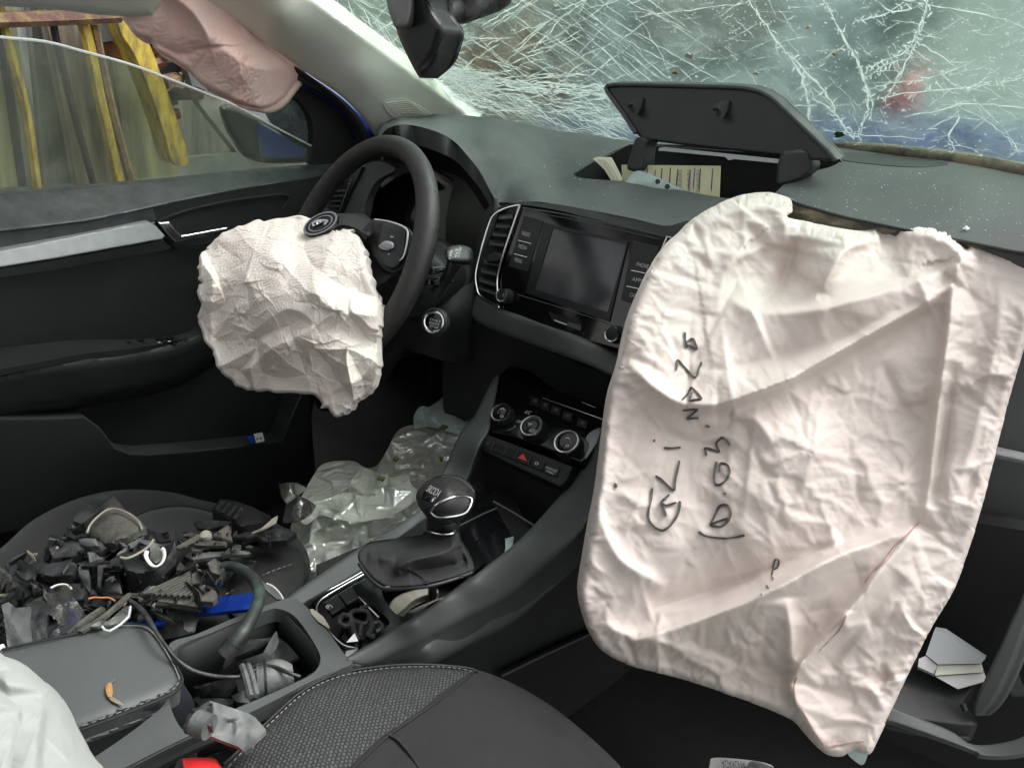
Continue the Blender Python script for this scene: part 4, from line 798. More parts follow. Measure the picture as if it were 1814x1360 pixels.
# infotainment face
ip = Pl((925, 366, ('y', 1.035)), (1181, 418, ('y', 1.035)), (1096, 618, ('y', .985)))
iu = plate('infotainment_unit', ip, '924,366 1000,378 1100,399 1181,418 1156,486 1128,548 1112,600 1096,619 1050,607 960,576 885,546 884,500 900,440 912,400', .002, .02, M['gloss'], db, .002)
frame_ring('screen_bezel', ip, '963,394 1112,428 1079,570 931,518', '979,405 1111,432 1076,553 947,512', .0046, .004, M['blacks'], iu, False)
plate('bezel_shelf', ip, '947,513 1076,554 1080,569 931,516', .0035, .003, M['grey'], iu, .0005)
plate('screen', ip, '977,404 1112,432 1077,554 946,513', .0030, .002, M['screen'], iu, 0)
plate('button_panel', ip, '928,382 962,391 935,482 900,472', .0036, .003, M['blacks'], iu, .0008)
plate('button_panel', ip, '1121,426 1168,437 1132,542 1100,531', .0036, .003, M['blacks'], iu, .0008)
for a, b in (((918, 426), (941, 432)), ((911, 450), (934, 456)), ((1118, 479), (1151, 486)), ((1110, 507), (1141, 514))):
    tube('chrome_divider', [ip.hit(*a, .0042), ip.hit(*b, .0042)], .0008, M['chrome'], iu, seg=6, sm=1)
for s, a, b in (('RADIO', (924, 416), (938, 420)), ('MEDIA', (918, 439), (932, 443)), ('MENU', (911, 463), (924, 467)), ('PHONE', (1127, 471), (1148, 476)), ('APPS', (1119, 497), (1138, 502)), ('CAR', (1115, 525), (1127, 528))):
    text_on(ip, s, *a, *b, 7, M['legend'], iu, .0042, 'button_text')
tube('chrome_line', [ip.hit(u, v, .003) for u, v in pp('918,522 980,541 1040,560 1086,577')], .0008, M['grey'], iu, seg=6, sm=1)
tube('chrome_line', [ip.hit(u, v, .003) for u, v in pp('930,374 1000,386 1100,408 1170,424')], .0005, M['grey'], iu, seg=6, sm=1)
plate('card_slot', ip, '970,551 1030,572 1029,586 978,566', .0026, .001, M['blacks'], iu, 0)
plate('card_slot_cover', ip, '1006,570 1029,578 1028,586 1004,577', .0032, .002, M['grey'], iu, .0003)
plate('slot_mark', ip, '982,566 1004,574 1003,576 981,568', .0032, .001, M['legend'], iu, 0)
ax_ = -MW[:, 2]*.25+ip.n*.75; ax_ /= np.linalg.norm(ax_)
for u, v, r in ((899, 525, .0115), (1093, 593, .0125)):
    c = ip.hit(u, v, .002); kb = lathe('volume_knob' if u < 1000 else 'tuning_knob', c, ip.n, [(r*1.15, 0), (r*1.12, .004), (r, .006), (r*.98, .016), (r*.82, .0175), (0, .0172)], M['black'], iu)
    lathe('knob_ring', c+ip.n*.0155, ip.n, [(r*.96, 0), (r*.99, .001), (r*.93, .0028), (r*.82, .0022), (r*.80, 0)], M['chrome'], kb)
tube('knob_mark', [ip.hit(893+2*math.cos(a), 523+3*math.sin(a), .0203) for a in np.linspace(0, 5.5, 8)], .0004, M['legend'], iu, seg=5, sm=1)
tube('right_chrome', [ip.hit(u, v, .005) for u, v in pp('1200,424 1182,419 1164,462 1146,507 1140,530')], .0013, M['chrome'], iu, seg=6, sm=1)
skin('right_vent', '1184,421 1240,436 1240,560 1146,540 1148,508', '1184,421,y1.03 1240,436,y1.03 1148,508,y1.02', M['blacks'], db, ext=(0, .02, 0), step=16, rounded=False)
# centre-left vent
vp = Pl((872, 381, ('y', 1.03)), (921, 363, ('y', 1.035)), (882, 545, ('y', .985)))
cv = plate('centre_vent', vp, '920,364 896,370 876,380 866,400 852,440 843,476 843,500 848,521 864,534 882,544 882,490 896,440', -.020, .004, M['rubber'], db, 0)
tube('vent_frame', [vp.hit(u, v, .004) for u, v in pp('921,363 905,366 888,372 874,382 866,398 854,436 845,470 842,492 845,512 849,522 864,533 883,545')], .0016, M['chrome'], cv, seg=7, sm=3)
tube('vent_frame', [vp.hit(u, v, .006) for u, v in pp('921,363 908,402 894,444 881,488 881,516 883,545')], .0019, M['chrome'], cv, seg=7, sm=2)

for s in ('883,387 908,386', '878,401 903,402', '872,416 898,418', '866,432 893,435', '857,465 883,469', '852,481 880,487', '849,497 879,506', '849,511 880,522'):
    (a, b) = pp(s); A, B = vp.hit(*a, .0), vp.hit(*b, .0); A2, B2 = vp.hit(*a, -.02), vp.hit(*b, -.02); dn = np.array([0, 0, .0045])
    V = [A, B, A2+dn*1.6, B2+dn*1.6]; V += [q-np.array([0, 0, .0022]) for q in V]
    mesh_obj('slat', V, [[0, 1, 3, 2], [5, 4, 6, 7], [1, 0, 4, 5], [0, 2, 6, 4], [3, 1, 5, 7], [2, 3, 7, 6]], M['grey'], cv, 0)
plate('vent_tab', vp, '860,455 874,446 887,450 885,461 866,465', .004, .012, M['blacks'], cv, .002, True)
# climate panel
cp = Pl((885, 668, ('y', 1.02)), (1081, 726, ('y', 1.01)), (991, 860, ('y', .86)))
cl = plate('climate_panel', cp, '884,666 900,657 932,653 1010,690 1082,726 1064,772 1043,806 1030,818 960,790 900,770 862,764 868,732', .0, .02, M['gloss'], db, .002)
for u, v, r in ((888, 731, .0185), (942, 755, .0200), (1004, 783, .0215)):
    nn = cp.n*.72-MW[:, 2]*.10+np.array([0, -.25, .12]); nn /= np.linalg.norm(nn); c = cp.hit(u+8, v+2, .0)
    c = cp.hit(u, v, .0); c = c-nn*0
    base_ = W(u, v, float(((cp.a-CAM)@cp.n)/(ray(u, v)@cp.n))-.022); kb = lathe('climate_dial', base_, nn, [(r*1.12, -.024), (r*1.08, -.012), (r*1.02, -.010), (r, .0), (r*.84, .001)], M['black'], cl, 36)
    lathe('dial_ring', base_, nn, [(r*.98, -.001), (r*1.0, .0012), (r*.94, .0032), (r*.84, .003), (r*.80, .0005)], M['chrome'], kb, 36)
    lathe('dial_face', base_, nn, [(r*.82, -.002), (r*.80, .0012), (0, .0014)], M['gloss'], kb, 36)
    fpn = Pl((u, v, 1.), (u+10, v, 1.), (u, v+10, 1.)); fpn.n = nn; fpn.a = base_
    for s, a, b in ((('^', (u-4, v-4), (u+5, v-2)), ('o', (u-3, v+8), (u+3, v+9))) if u != 942 else (('v', (u-8, v-3), (u-1, v-1)), ('AUTO', (u-6, v+9), (u+6, v+12)))): text_on(fpn, s, *a, *b, 6, M['legend'], kb, .002, 'dial_symbol')
for i, (u, v) in enumerate(((948, 709), (966, 716), (985, 725), (1006, 735), (1032, 748))):
    plate('climate_button', cp, [(u-8, v-9), (u+9, v-3), (u+6, v+11), (u-11, v+5)], .003, .004, M['blacks'], cl, .0008)
    plate('button_symbol', cp, [(u-3, v-3), (u+4, v-1), (u+2, v+4), (u-4, v+2)], .0036, .0008, M['grey'], cl, 0)
text_on(cp, 'A/C', 928, 731, 938, 734, 5, M['legend'], cl, .002, 'button_text'); text_on(cp, 'OFF', 914, 747, 922, 750, 4, M['legend'], cl, .002, 'button_text')
tube('chrome_line', [cp.hit(*q, .003) for q in ((961, 705), (1010, 722), (1068, 743))], .0008, M['chrome'], cl, seg=6, sm=1)
tube('chrome_line', [cp.hit(*q, .003) for q in ((1030, 712), (1055, 722))], .0007, M['chrome'], cl, seg=6, sm=1)
skin('silver_corner', '1062,760 1056,784 1042,806 1036,812 1044,790 1038,776 1048,764', [(u, v, float(((cp.a-CAM)@cp.n)/(ray(u, v)@cp.n))-.004) for u, v in ((1062, 760), (1042, 806), (1038, 776))], M['silver'], cl, ext=(0, .004, 0), step=6)
bp_ = Pl((846, 780, ('y', .89)), (995, 838, ('y', .89)), (991, 862, ('y', .875)))
bs = plate('switch_strip', bp_, '844,786 850,776 860,768 1000,820 1014,826 1004,850 992,862 900,820 846,792', .0, .03, M['black'], db, .002)
xs = [848, 872, 894, 914, 938, 962, 988]
for i in range(6):
    a, b = xs[i]+1, xs[i+1]-1; y0 = lambda x: 771+(x-848)*.385; y1 = lambda x: 789+(x-848)*.40
    sw = plate('switch', bp_, [(a+5, y0(a+5)), (b+5, y0(b+5)), (b-1, y1(b-1)), (a-1, y1(a-1))], .003, .006, M['blacks'], bs, .0012)
plate('hazard_triangle', bp_, '927,803 934,817 917,811', .0034, .0006, M['redlegend'], bs, 0)
text_on(bp_, 'o', 946, 822, 953, 824, 8, M['legend'], bs, .0034, 'lock_symbol'); text_on(bp_, '\u00a3' if False else '4', 858, 786, 864, 789, 7, M['grey'], bs, .0034, 'seat_symbol')
text_on(bp_, 'PASSENGER', 966, 829, 986, 837, 4, M['legend'], bs, .0034, 'button_text'); text_on(bp_, 'AIRBAG', 966, 835, 980, 841, 4, M['legend'], bs, .0034, 'button_text')
# dark bin below, with dusty floor
skin('lower_bin', '850,800 992,864 1060,870 1000,980 930,990 840,960 812,900 826,850', '850,800,y.93 992,864,y.92 1000,980,y.90 812,900,y.93 930,990,y.90', M['rubber'], db, ext=(0, .03, 0), step=40)
# passenger side: face, silver trim, glove box
skin('passenger_face', '1180,520 1990,482 1990,1010 1700,1010 1100,900 1080,760', '1180,520,y1.10 1990,482,y1.10 1990,1010,y1.06 1100,900,y1.06 1700,820,y1.03', M['grey'], db, ext=(0, .04, 0), step=50, sub=1, rounded=False)
tube('passenger_trim', [W(u, v, ('y', 1.0)) for u, v in pp('1700,780 1757,799 1814,812 1900,832')], [.014, .014, .013, .013], M['silver'], db, seg=12, flat=.5)
gb = thing('glove_box', 'open black glove box with grey lid edge behind the big airbag', 'glove box', W(1720, 1240, .95))
skin('cavity', '1560,900 1820,940 1990,960 1990,1500 1640,1340 1540,1300', '1560,900,y.98 1990,960,y.96 1990,1500,y.95 1540,1300,y.97', M['rubber'], gb, ext=(0, .03, 0), step=50, rounded=False)
skin('lid_floor', '1560,1140 1660,1170 1700,1180 1730,1210 1710,1244 1720,1262 1720,1290 1560,1260 1540,1200', '1560,1140,.93 1700,1180,.92 1730,1210,.90 1720,1290,.86 1540,1220,.88', M['black'], gb, ext=(0, 0, -.02), step=16, sub=1, edge=(8, .008))
skin('lid_rim', '1560,1248 1590,1256 1680,1292 1724,1318 1790,1312 1840,1290 1900,1260 1900,1300 1840,1330 1790,1340 1740,1338 1716,1326 1590,1282 1560,1274', '1560,1248,.85 1724,1318,.82 1840,1290,.80 1716,1326,.81 1560,1274,.845', M['grey'], gb, ext=(0, .02, -.02), step=12, edge=(4, .004))
skin('lid_arm', '1724,1260 1732,1230 1760,1170 1800,1080 1830,1020 1850,1030 1820,1100 1790,1180 1760,1240 1734,1266', '1724,1260,.86 1800,1080,.84 1850,1030,.83 1760,1240,.85', M['grey'], gb, ext=(.01, .01, 0), step=12, edge=(6, .005))
skin('latch', '1792,1200 1806,1192 1814,1210 1830,1230 1800,1236 1786,1226', [(1800, 1210, .88)], M['blacks'], gb, ext=(0, .02, 0), step=8, edge=(5, .004))
tube('lid_screw', [W(1705, 1246, .852), W(1710, 1258, .85)], .0032, M['blacks'], gb, seg=8, sm=1)
for i, (pts, d0, lb, mm) in enumerate((('1655,1116 1673,1119 1745,1167 1737,1175 1661,1176 1640,1159', .885, 'topmost grey manual in the open glove box', 'bookgrey'), ('1661,1178 1737,1177 1741,1190 1656,1196', .89, 'middle pale manual in the glove box stack', 'paper'), ('1657,1198 1741,1192 1747,1206 1697,1220', .895, 'lowest white manual in the glove box stack', 'white'))):
    bkk = skin('manual', pts, [(u, v, d0+(v-1150)*-.0002) for u, v in pp(pts)[:4]], M[mm], None, ext=(0, .01, -.003 if i else -.001), step=20, rounded=False); tag(bkk, lb, 'book', 'manuals in the glove box')
tag(skin('paper_block', '1628,1166 1640,1161 1660,1178 1656,1194 1626,1180', [(1640, 1170, .884)], M['white'], None, ext=(0, .01, -.01), step=20, rounded=False), 'white page block poking out left of the glove box manuals', 'paper')
# ================================================================ STEERING WHEEL
WC = np.array([-.288, .788, .747]); _t, _w = R_(25), R_(-12.9)
WN = np.array([math.sin(_w)*math.cos(_t), -math.cos(_w)*math.cos(_t), math.sin(_t)]); WA = np.cross([0, 0, 1], WN); WA /= np.linalg.norm(WA); WB = np.cross(WN, WA)
sw = thing('steering_wheel', 'black leather steering wheel with torn-open hub cover', 'steering wheel', WC)
def wr(a, r=.185, off=0.): return WC+r*(math.cos(a)*WA+math.sin(a)*WB)+WN*off
tube('rim', [wr(a) for a in np.linspace(0, 2*math.pi, 49)[:-1]], [.0165+.0015*max(0, math.cos(2*a-.6)) for a in np.linspace(0, 2*math.pi, 49)[:-1]], M['leather'], sw, seg=16, closed=True, sm=2)
for a in (.75, 2.35, 3.6, 5.6): tube('rim_seam', [wr(a, .185+.0168*math.cos(k), .0168*math.sin(k)) for k in np.linspace(0, 6.28, 13)[:-1]], .0009, M['rubber'], sw, seg=5, closed=True, sm=1)
skin('hub', '540,410 568,392 600,380 640,378 664,392 690,400 720,420 716,470 690,500 640,520 580,500 540,460', '540,410,1.24 600,380,1.24 664,392,1.20 720,420,1.17 690,500,1.14 580,500,1.18', M['black'], sw, ext=tuple(MW[:, 2]*.05), step=12, sub=1, edge=(16, .02))
skin('spoke', '652,400 664,388 696,394 724,404 738,430 728,462 700,484 672,474 656,440', '652,400,1.165 724,404,1.15 728,462,1.13 672,474,1.14', M['blacks'], sw, ext=tuple(MW[:, 2]*.03), step=9, sub=1, edge=(8, .006))
tube('spoke_chrome', [W(u, v, d) for u, v, d in ((664, 389, 1.155), (690, 393, 1.146), (718, 404, 1.138), (722, 420, 1.13), (716, 452, 1.12), (708, 462, 1.12))], .0015, M['chrome'], sw)
skin('thumb_wheel', '671,432 680,426 694,427 700,434 698,442 684,445 672,440', [(685, 435, 1.125)], M['dchrome'], sw, ext=tuple(MW[:, 2]*.012), step=4, edge=(5, .005))
for s in ('692,419 697,420', '687,450 692,451', '689,454 693,455'): tube('spoke_mark', [W(*q, 1.128) for q in pp(s)], .0009, M['legend'], sw, seg=5, sm=1)
skin('button_pod', '676,398 700,402 716,412 714,456 700,474 680,470 670,440', [(676, 398, 1.143), (716, 412, 1.135), (700, 474, 1.12)], M['black'], sw, ext=tuple(MW[:, 2]*.008), step=8, edge=(5, .003))
skin('hub_cover', '540,408 552,392 572,382 600,378 632,380 654,392 660,404 654,418 640,412 626,404 604,400 580,410 556,416', '540,408,1.16 600,378,1.18 660,404,1.15 600,402,1.14 556,416,1.14', M['black'], sw, ext=tuple(MW[:, 2]*.012), step=7, sub=1, edge=(6, .005))
skin('torn_flap', '640,412 652,396 660,392 658,404 648,424', [(650, 404, 1.138)], M['rubber'], sw, ext=tuple(MW[:, 2]*.006), step=5)
emn = np.array([.25, -.75, .55]); emn /= np.linalg.norm(emn); emc = W(571, 400, 1.135)
def tilt_ring(name, c, ax, ay, r0, r1, m, par, up, th=.002):
    V = []; Fs = []; S = 32; nz_ = np.cross(ax, ay); nz_ /= np.linalg.norm(nz_)
    if nz_@(CAM-c) < 0: nz_ = -nz_
    for k in range(S):
        w = 6.2832*k/S; e = ax*math.cos(w)+ay*math.sin(w)
        for r, z in ((r1, up), (r1, up+th), (r0, up+th), (r0, up)): V.append(c+e*r+nz_*z)
    for k in range(S):
        j = (k+1) % S
        for q in range(4): Fs.append([4*k+q, 4*k+(q+1) % 4, 4*j+(q+1) % 4, 4*j+q])
    o = mesh_obj(name, V, Fs, m, par, 40); bm = bmesh.new(); bm.from_mesh(o.data); bmesh.ops.recalc_face_normals(bm, faces=bm.faces); bm.to_mesh(o.data); bm.free(); return o
eax = W(601, 385, 1.135)-emc; eay = W(578, 415, 1.13)-emc; enz = np.cross(eax, eay); enz /= np.linalg.norm(enz)
if enz@(CAM-emc) < 0: enz = -enz
eb = tilt_ring('emblem', emc, eax, eay, .0, 1.0, M['gloss'], sw, 0, .006)
tilt_ring('emblem_ring', emc, eax, eay, .86, .98, M['dchrome'], eb, .006, .002)
tilt_ring('emblem_ring', emc, eax, eay, .62, .70, M['dchrome'], eb, .006, .0015)
def ept(a, b, z=.0075): return emc+eax*a+eay*b+enz*z
# winged arrow of the badge: shaft, head and three feathers
for P in (((-.45, -.05), (.05, .0), (.42, .1)), ((.42, .1), (.2, -.18)), ((.42, .1), (.15, .3)), ((-.4, -.02), (-.35, -.35), (0, -.42)), ((-.2, 0), (-.12, -.28), (.12, -.3)), ((0, .0), (.03, -.18), (.2, -.2))):
    tube('emblem_arrow', [ept(a, b) for a, b in P], .0014, M['chrome'], eb, seg=6, sm=3)
# ================================================================ CENTRE CONSOLE
cc = thing('centre_console', 'grey plastic centre console with gear surround, tray and armrest', 'console', (.05, .5, .1))
skin('left_rim', '884,672 876,668 858,700 838,740 816,766 796,810 784,846 800,870 750,898 700,932 640,968 560,1022 520,1050 512,1060 524,1078 552,1062 640,1012 660,990 740,930 812,880 830,846 850,790 866,764 872,732', '884,672,y1.0 838,740,y.92 790,840,y.83 750,898,z.45 640,970,z.43 515,1060,z.425 552,1062,z.42 660,995,z.42 812,880,y.80 850,790,y.87 866,740,y.93', M['grey'], cc, ext=(-.01, .0, -.05), step=14, sub=1, edge=(7, .006))
skin('right_body', '1086,724 1064,772 1044,806 1020,846 990,880 940,936 908,966 860,1004 800,1048 740,1088 697,1112 650,1142 612,1166 620,1176 650,1180 700,1160 768,1128 830,1096 896,1063 960,1010 1020,956 1060,900 1100,860 1140,800 1140,730', '1086,724,y.98 1044,806,y.93 990,880,y.87 908,966,z.445 800,1048,z.435 697,1112,z.43 612,1166,z.425 650,1180,z.405 768,1128,z.40 896,1063,z.40 1020,956,y.80 1140,800,y.90 950,950,z.445 850,1035,z.44 740,1108,z.435', M['grey'], cc, ext=(.0, .02, -.05), step=14, sub=1, edge=(14, .009))
skin('right_side', '1150,760 1060,900 1020,956 960,1010 896,1063 768,1128 700,1160 620,1180 560,1230 480,1290 340,1370 340,1500 700,1500 760,1300 889,1200 1060,1118 1150,1080', '1060,900,x.160 1020,956,x.150 896,1063,x.138 700,1160,x.118 560,1230,x.105 340,1370,x.105 889,1200,x.155 1060,1118,x.18 760,1300,x.14 340,1500,x.11 1150,760,x.19', M['black'], cc, ext=(-.03, 0, 0), step=40, sub=1)
skin('side_carpet', '889,1198 960,1164 1060,1118 1250,1040 1250,1300 1010,1275 940,1240', '889,1198,x.168 1060,1118,x.193 1250,1300,x.20 1250,1040,x.21', M['carpet'], cc, ext=(-.01, 0, 0), step=40, rounded=False)
tube('side_crease', [W(u, v, ('x', .171+(u-889)*.00014)) for u, v in pp('889,1197 960,1162 1060,1116')], .0018, M['grey'], cc, sm=2)
gs = skin('gear_surround', '552,1060 640,1012 700,974 762,930 812,880 850,850 930,990 908,966 860,1004 800,1048 740,1088 697,1112 650,1142 612,1166 600,1140 570,1094', '552,1060,z.412 640,1012,z.412 812,880,z.42 908,966,z.42 800,1048,z.41 612,1166,z.412', M['gloss'], cc, ext=(0, 0, -.012), step=18, rounded=False, holes=['676,1046 700,1032 800,1010 840,1020 860,996 800,1046 740,1082 716,1092 694,1080', '602,1088 640,1066 668,1080 690,1104 650,1126 616,1132'])
skin('well', '560,1000 900,860 960,980 700,1150 600,1170', '560,1000,z.375 900,860,z.375 700,1150,z.375', M['rubber'], cc, ext=(0, 0, -.01), step=60, rounded=False)
cpl = Pl((552, 1060, ('z', .414)), (640, 1012, ('z', .414)), (612, 1160, ('z', .414)))
tube('chrome_line', [cpl.hit(u, v, .001) for u, v in pp('646,1016 610,1036 580,1054 567,1064 561,1078 566,1094 580,1114 596,1132 612,1144 634,1148')], .0016, M['chrome'], cc)
tube('chrome_line', [cpl.hit(u, v, .001) for u, v in pp('646,1010 600,1036 562,1054 552,1060')], .0010, M['chrome'], cc)
plate('brake_switch', cpl, '576,1064 598,1052 612,1072 588,1088', .002, .004, M['blacks'], cc, .0012); text_on(cpl, '(P)', 580, 1078, 589, 1074, 6, M['legend'], cc, .0026, 'brake_symbol')
plate('blank_switch', cpl, '600,1050 624,1038 636,1058 614,1070', .002, .004, M['blacks'], cc, .0012)
plate('chrome_end', cpl, '613,1152 634,1148 616,1164 611,1160', .003, .002, M['silver'], cc, .0003)
tube('chrome_bar', [W(u, v, ('z', .41)) for u, v in pp('636,1058 652,1074 672,1094')], .0018, M['chrome'], cc, sm=1)
fbp = Pl((809, 957, ('z', .40)), (873, 1009, ('z', .40)), (900, 940, ('z', .40)))
plate('front_bin_floor', fbp, '800,880 900,850 1000,960 930,1010 873,1015 806,955', -.05, .004, M['rubber'], cc, 0)
tube('bin_edge', [fbp.hit(u, v, 0) for u, v in pp('808,956 840,984 874,1010')], .0022, M['chrome'], cc, sm=1)
tube('bin_edge', [W(u, v, ('z', .44)) for u, v in pp('808,934 860,908 880,900')], .0012, M['grey'], cc, sm=1); tube('bin_edge', [W(u, v, ('y', .80)) for u, v in pp('874,888 910,908 948,932')], .0016, M['grey'], cc, sm=1)
# lever mechanism under the lifted boot
skin('shift_base', '688,1078 700,1058 730,1046 768,1040 776,1050 752,1056 730,1066 716,1080 700,1090', [(700, 1060, tdep(700, 1060, ('z', .395))), (768, 1040, tdep(768, 1040, ('z', .395))), (700, 1090, tdep(700, 1090, ('z', .39)))], M['beige'], cc, ext=(0, 0, -.01), step=7, edge=(4, .004))
skin('shift_base', '724,1084 750,1070 790,1056 800,1060 770,1074 740,1088', [(740, 1080, tdep(740, 1080, ('z', .395)))], M['beige'], cc, ext=(0, 0, -.01), step=7, edge=(4, .004))
tube('shift_rod', [W(766, 1030, ('z', .44)), W(766, 1060, ('z', .38))], .006, M['blacks'], cc, sm=1)
# tray
TR = '296,1146 350,1122 430,1088 512,1058 530,1064 560,1092 590,1130 614,1164 622,1176 560,1202 441,1262 339,1301 219,1360 160,1390 100,1390 240,1290 300,1230'
skin('tray_rim', TR, '296,1146,z.44 512,1058,z.425 614,1164,z.42 441,1262,z.425 219,1360,z.43 100,1390,z.43 300,1230,z.44', M['grey'], cc, ext=(0, 0, -.02), step=14, sub=0, holes=['303,1156 380,1118 469,1082 494,1078 518,1088 538,1110 562,1148 568,1168 560,1186 543,1199 480,1228 423,1252 345,1287 322,1290 300,1240'])
skin('tray_outer_edge', '622,1176 560,1204 441,1264 339,1303 219,1362 160,1392 160,1420 230,1384 350,1318 450,1276 566,1216 640,1186', '622,1176,z.42 441,1264,z.425 219,1362,z.43 640,1186,z.40 450,1276,z.405 230,1384,z.41', M['grey'], cc, ext=(-.01, 0, -.02), step=12, sub=1, edge=(5, .004))
skin('tray_floor', '280,1120 600,1060 620,1200 300,1330 240,1300', '280,1120,z.355 600,1060,z.355 300,1330,z.355', M['black'], cc, ext=(0, 0, -.01), step=60, rounded=False)
TA = W(303, 1156, ('z', .435)); TB = W(469, 1082, ('z', .425)); TC = W(494, 1078, ('z', .42)); TD = W(562, 1148, ('z', .42)); TE = W(568, 1168, ('z', .42)); TF = W(543, 1199, ('z', .42)); TG = W(345, 1287, ('z', .42))
def wallstrip(name, P, dz, m, par):
    P = smooth_line(np.array(P), 4, False); n = len(P); V = list(P)+[p-np.array([0, 0, dz]) for p in P]; Fs = [[i, i+n, i+n+1, i+1] for i in range(n-1)]
    o = mesh_obj(name, V, Fs, m, par, 60); s = o.modifiers.new('thick', 'SOLIDIFY'); s.thickness = .002; s.offset = 0; return o
wallstrip('tray_wall', [TA, TB, TC, TD, TE, TF, TG], .075, M['black'], cc)
# armrest lid
AT = [(0, 1153, tdep(0, 1153, ('z', .462))), (212, 1107, tdep(212, 1107, ('z', .455))), (300, 1160, tdep(300, 1160, ('z', .452))), (319, 1205, tdep(319, 1205, ('z', .45))), (99, 1305, tdep(99, 1305, ('z', .46))), (-90, 1390, tdep(-90, 1390, ('z', .468))), (-90, 1172, tdep(-90, 1172, ('z', .468))), (150, 1200, tdep(150, 1200, ('z', .464)))]
FA = TPS(AT)
arl = skin('armrest_lid', '-90,1174 0,1152 100,1130 212,1107 247,1107 262,1112 276,1126 300,1160 316,1192 320,1204 316,1216 303,1227 240,1254 160,1284 99,1306 0,1342 -90,1380', FA, M['leather2'], cc, ext=(0, 0, -.02), step=14, sub=1, edge=(26, .009))
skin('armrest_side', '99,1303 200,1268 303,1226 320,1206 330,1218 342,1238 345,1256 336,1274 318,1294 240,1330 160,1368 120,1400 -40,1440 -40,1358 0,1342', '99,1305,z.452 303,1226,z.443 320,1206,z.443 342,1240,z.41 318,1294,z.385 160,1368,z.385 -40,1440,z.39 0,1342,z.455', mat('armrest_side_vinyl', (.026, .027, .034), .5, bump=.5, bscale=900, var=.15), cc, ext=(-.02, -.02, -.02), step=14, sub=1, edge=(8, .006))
stl = pp('100,1301 160,1280 240,1250 300,1224 314,1212 317,1200 308,1180 296,1158 276,1128 262,1114 247,1109 212,1110')
stitches('lid_stitching', [W(u, v, float(FA([(u, v)])[0])-.0005) for u, v in smooth_line(stl[:7], 8, False)], M['thread'], cc, .004, .003, .0004)
tube('lid_piping', [W(u, v, float(FA([(u, v)])[0])+.001) for u, v in pp('96,1309 160,1287 240,1257 305,1229 320,1214 323,1202 314,1182 302,1160 280,1127 264,1112 247,1106 212,1106 100,1129 0,1151')], .0014, M['black'], cc, seg=6)
tube('lid_piping', [W(u, v, float(FA([(u, v)])[0])-.0005) for u, v in pp('318,1200 309,1180 297,1158 277,1127 263,1113 247,1108 212,1108')], .0006, M['thread'], cc, seg=5)
# ================================================================ GEAR LEVER
gk = thing('gear_lever', 'automatic gear lever with leather boot pulled loose from the console', 'gear lever', W(740, 1030, ('z', .42)))
fbt = facets((600, 900), (880, 1080), 26, 9, 3, 3.)
def hboot(v, d):
    return fold(v, '806,950 796,972 760,984 724,994 706,1006 712,1018', .024, 14, 5)+fold(v, '800,950 808,980 806,1000', .010, 8, 8)+fold(v, '760,950 752,972 720,984 670,990', .010, 10, 12)-fold(v, '726,1012 780,1006 826,992', .020, 9, 10)-fold(v, '812,968 826,1000', .014, 6, 6)+fold(v, '650,985 700,992', .006, 10, 10)+fbt(v)*.003
skin('boot', '757,938 752,950 720,956 672,962 645,968 634,980 636,994 650,1014 665,1029 688,1040 720,1040 752,1036 800,1024 835,1012 838,1002 828,980 816,962 808,940 784,946', '757,940,.955 806,942,.93 720,960,.92 645,972,.90 636,994,.885 665,1029,.865 752,1036,.865 835,1012,.90 780,985,.895 820,965,.93', mat('boot_leather', (.026, .027, .027), .75, spec=.25, bump=.6, bscale=700, bump2=.3, b2scale=90), gk, ext=tuple(MW[:, 2]*.02), step=8, sub=2, h=hboot, edge=(6, .005), smooth=180)
tube('boot_frame', [W(u, v, d) for u, v, d in ((636, 998, .884), (650, 1018, .873), (665, 1033, .865), (688, 1043, .862), (752, 1039, .862), (800, 1027, .88), (836, 1014, .90))], .0022, M['blacks'], gk)
for a, b in (((683, 1039), (692, 1039)), ((749, 1032), (760, 1031)), ((810, 1023), (821, 1021))): tube('boot_clip', [W(*a, .862 if a[0] < 800 else .885), W(*b, .861 if a[0] < 800 else .885)], .0013, M['chrome'], gk, seg=6, sm=1)
for k in (0, 3): stitches('boot_stitching', [W(u, v+k, d) for u, v, d in ((652, 976, .898), (680, 979, .905), (718, 976, .915))], M['rubber'], gk, .004, .002, .0006)
skin('neck', '758,916 782,926 808,922 810,946 784,948 757,940', '758,916,.945 808,922,.925 784,930,.92 757,940,.95 810,946,.93', M['blacks'], gk, ext=tuple(MW[:, 2]*.03), step=6, sub=1, edge=(7, .008))
tube('neck_ring', [W(u, v, d) for u, v, d in ((757, 938, .945), (764, 943, .93), (782, 946, .92), (800, 945, .922), (808, 940, .93))], .0018, M['chrome'], gk)
KC = K('737,876,.925 761,852,.935 787,846,.935 819,853,.93 838,874,.92 836,897,.905 822,916,.90 806,925,.90 758,920,.905 742,899,.91 785,880,.888 800,900,.887 770,905,.888 790,862,.90'); KF = TPS(KC)
skin('knob', '737,878 744,864 761,853 787,846 810,849 826,859 838,874 840,886 836,899 822,916 806,926 784,927 760,920 748,906 740,893', KC, M['leather'], gk, ext=tuple(MW[:, 2]*.035), step=7, sub=2, edge=(12, .016), smooth=180)
def kpt(u, v, off=.002): return W(u, v, float(KF([(u, v)])[0])-off)
kl = smooth_line(pp('763,906 772,895 787,886 804,880 820,878 832,881 836,887 829,904 818,911 806,914 788,916 774,916'), 3)
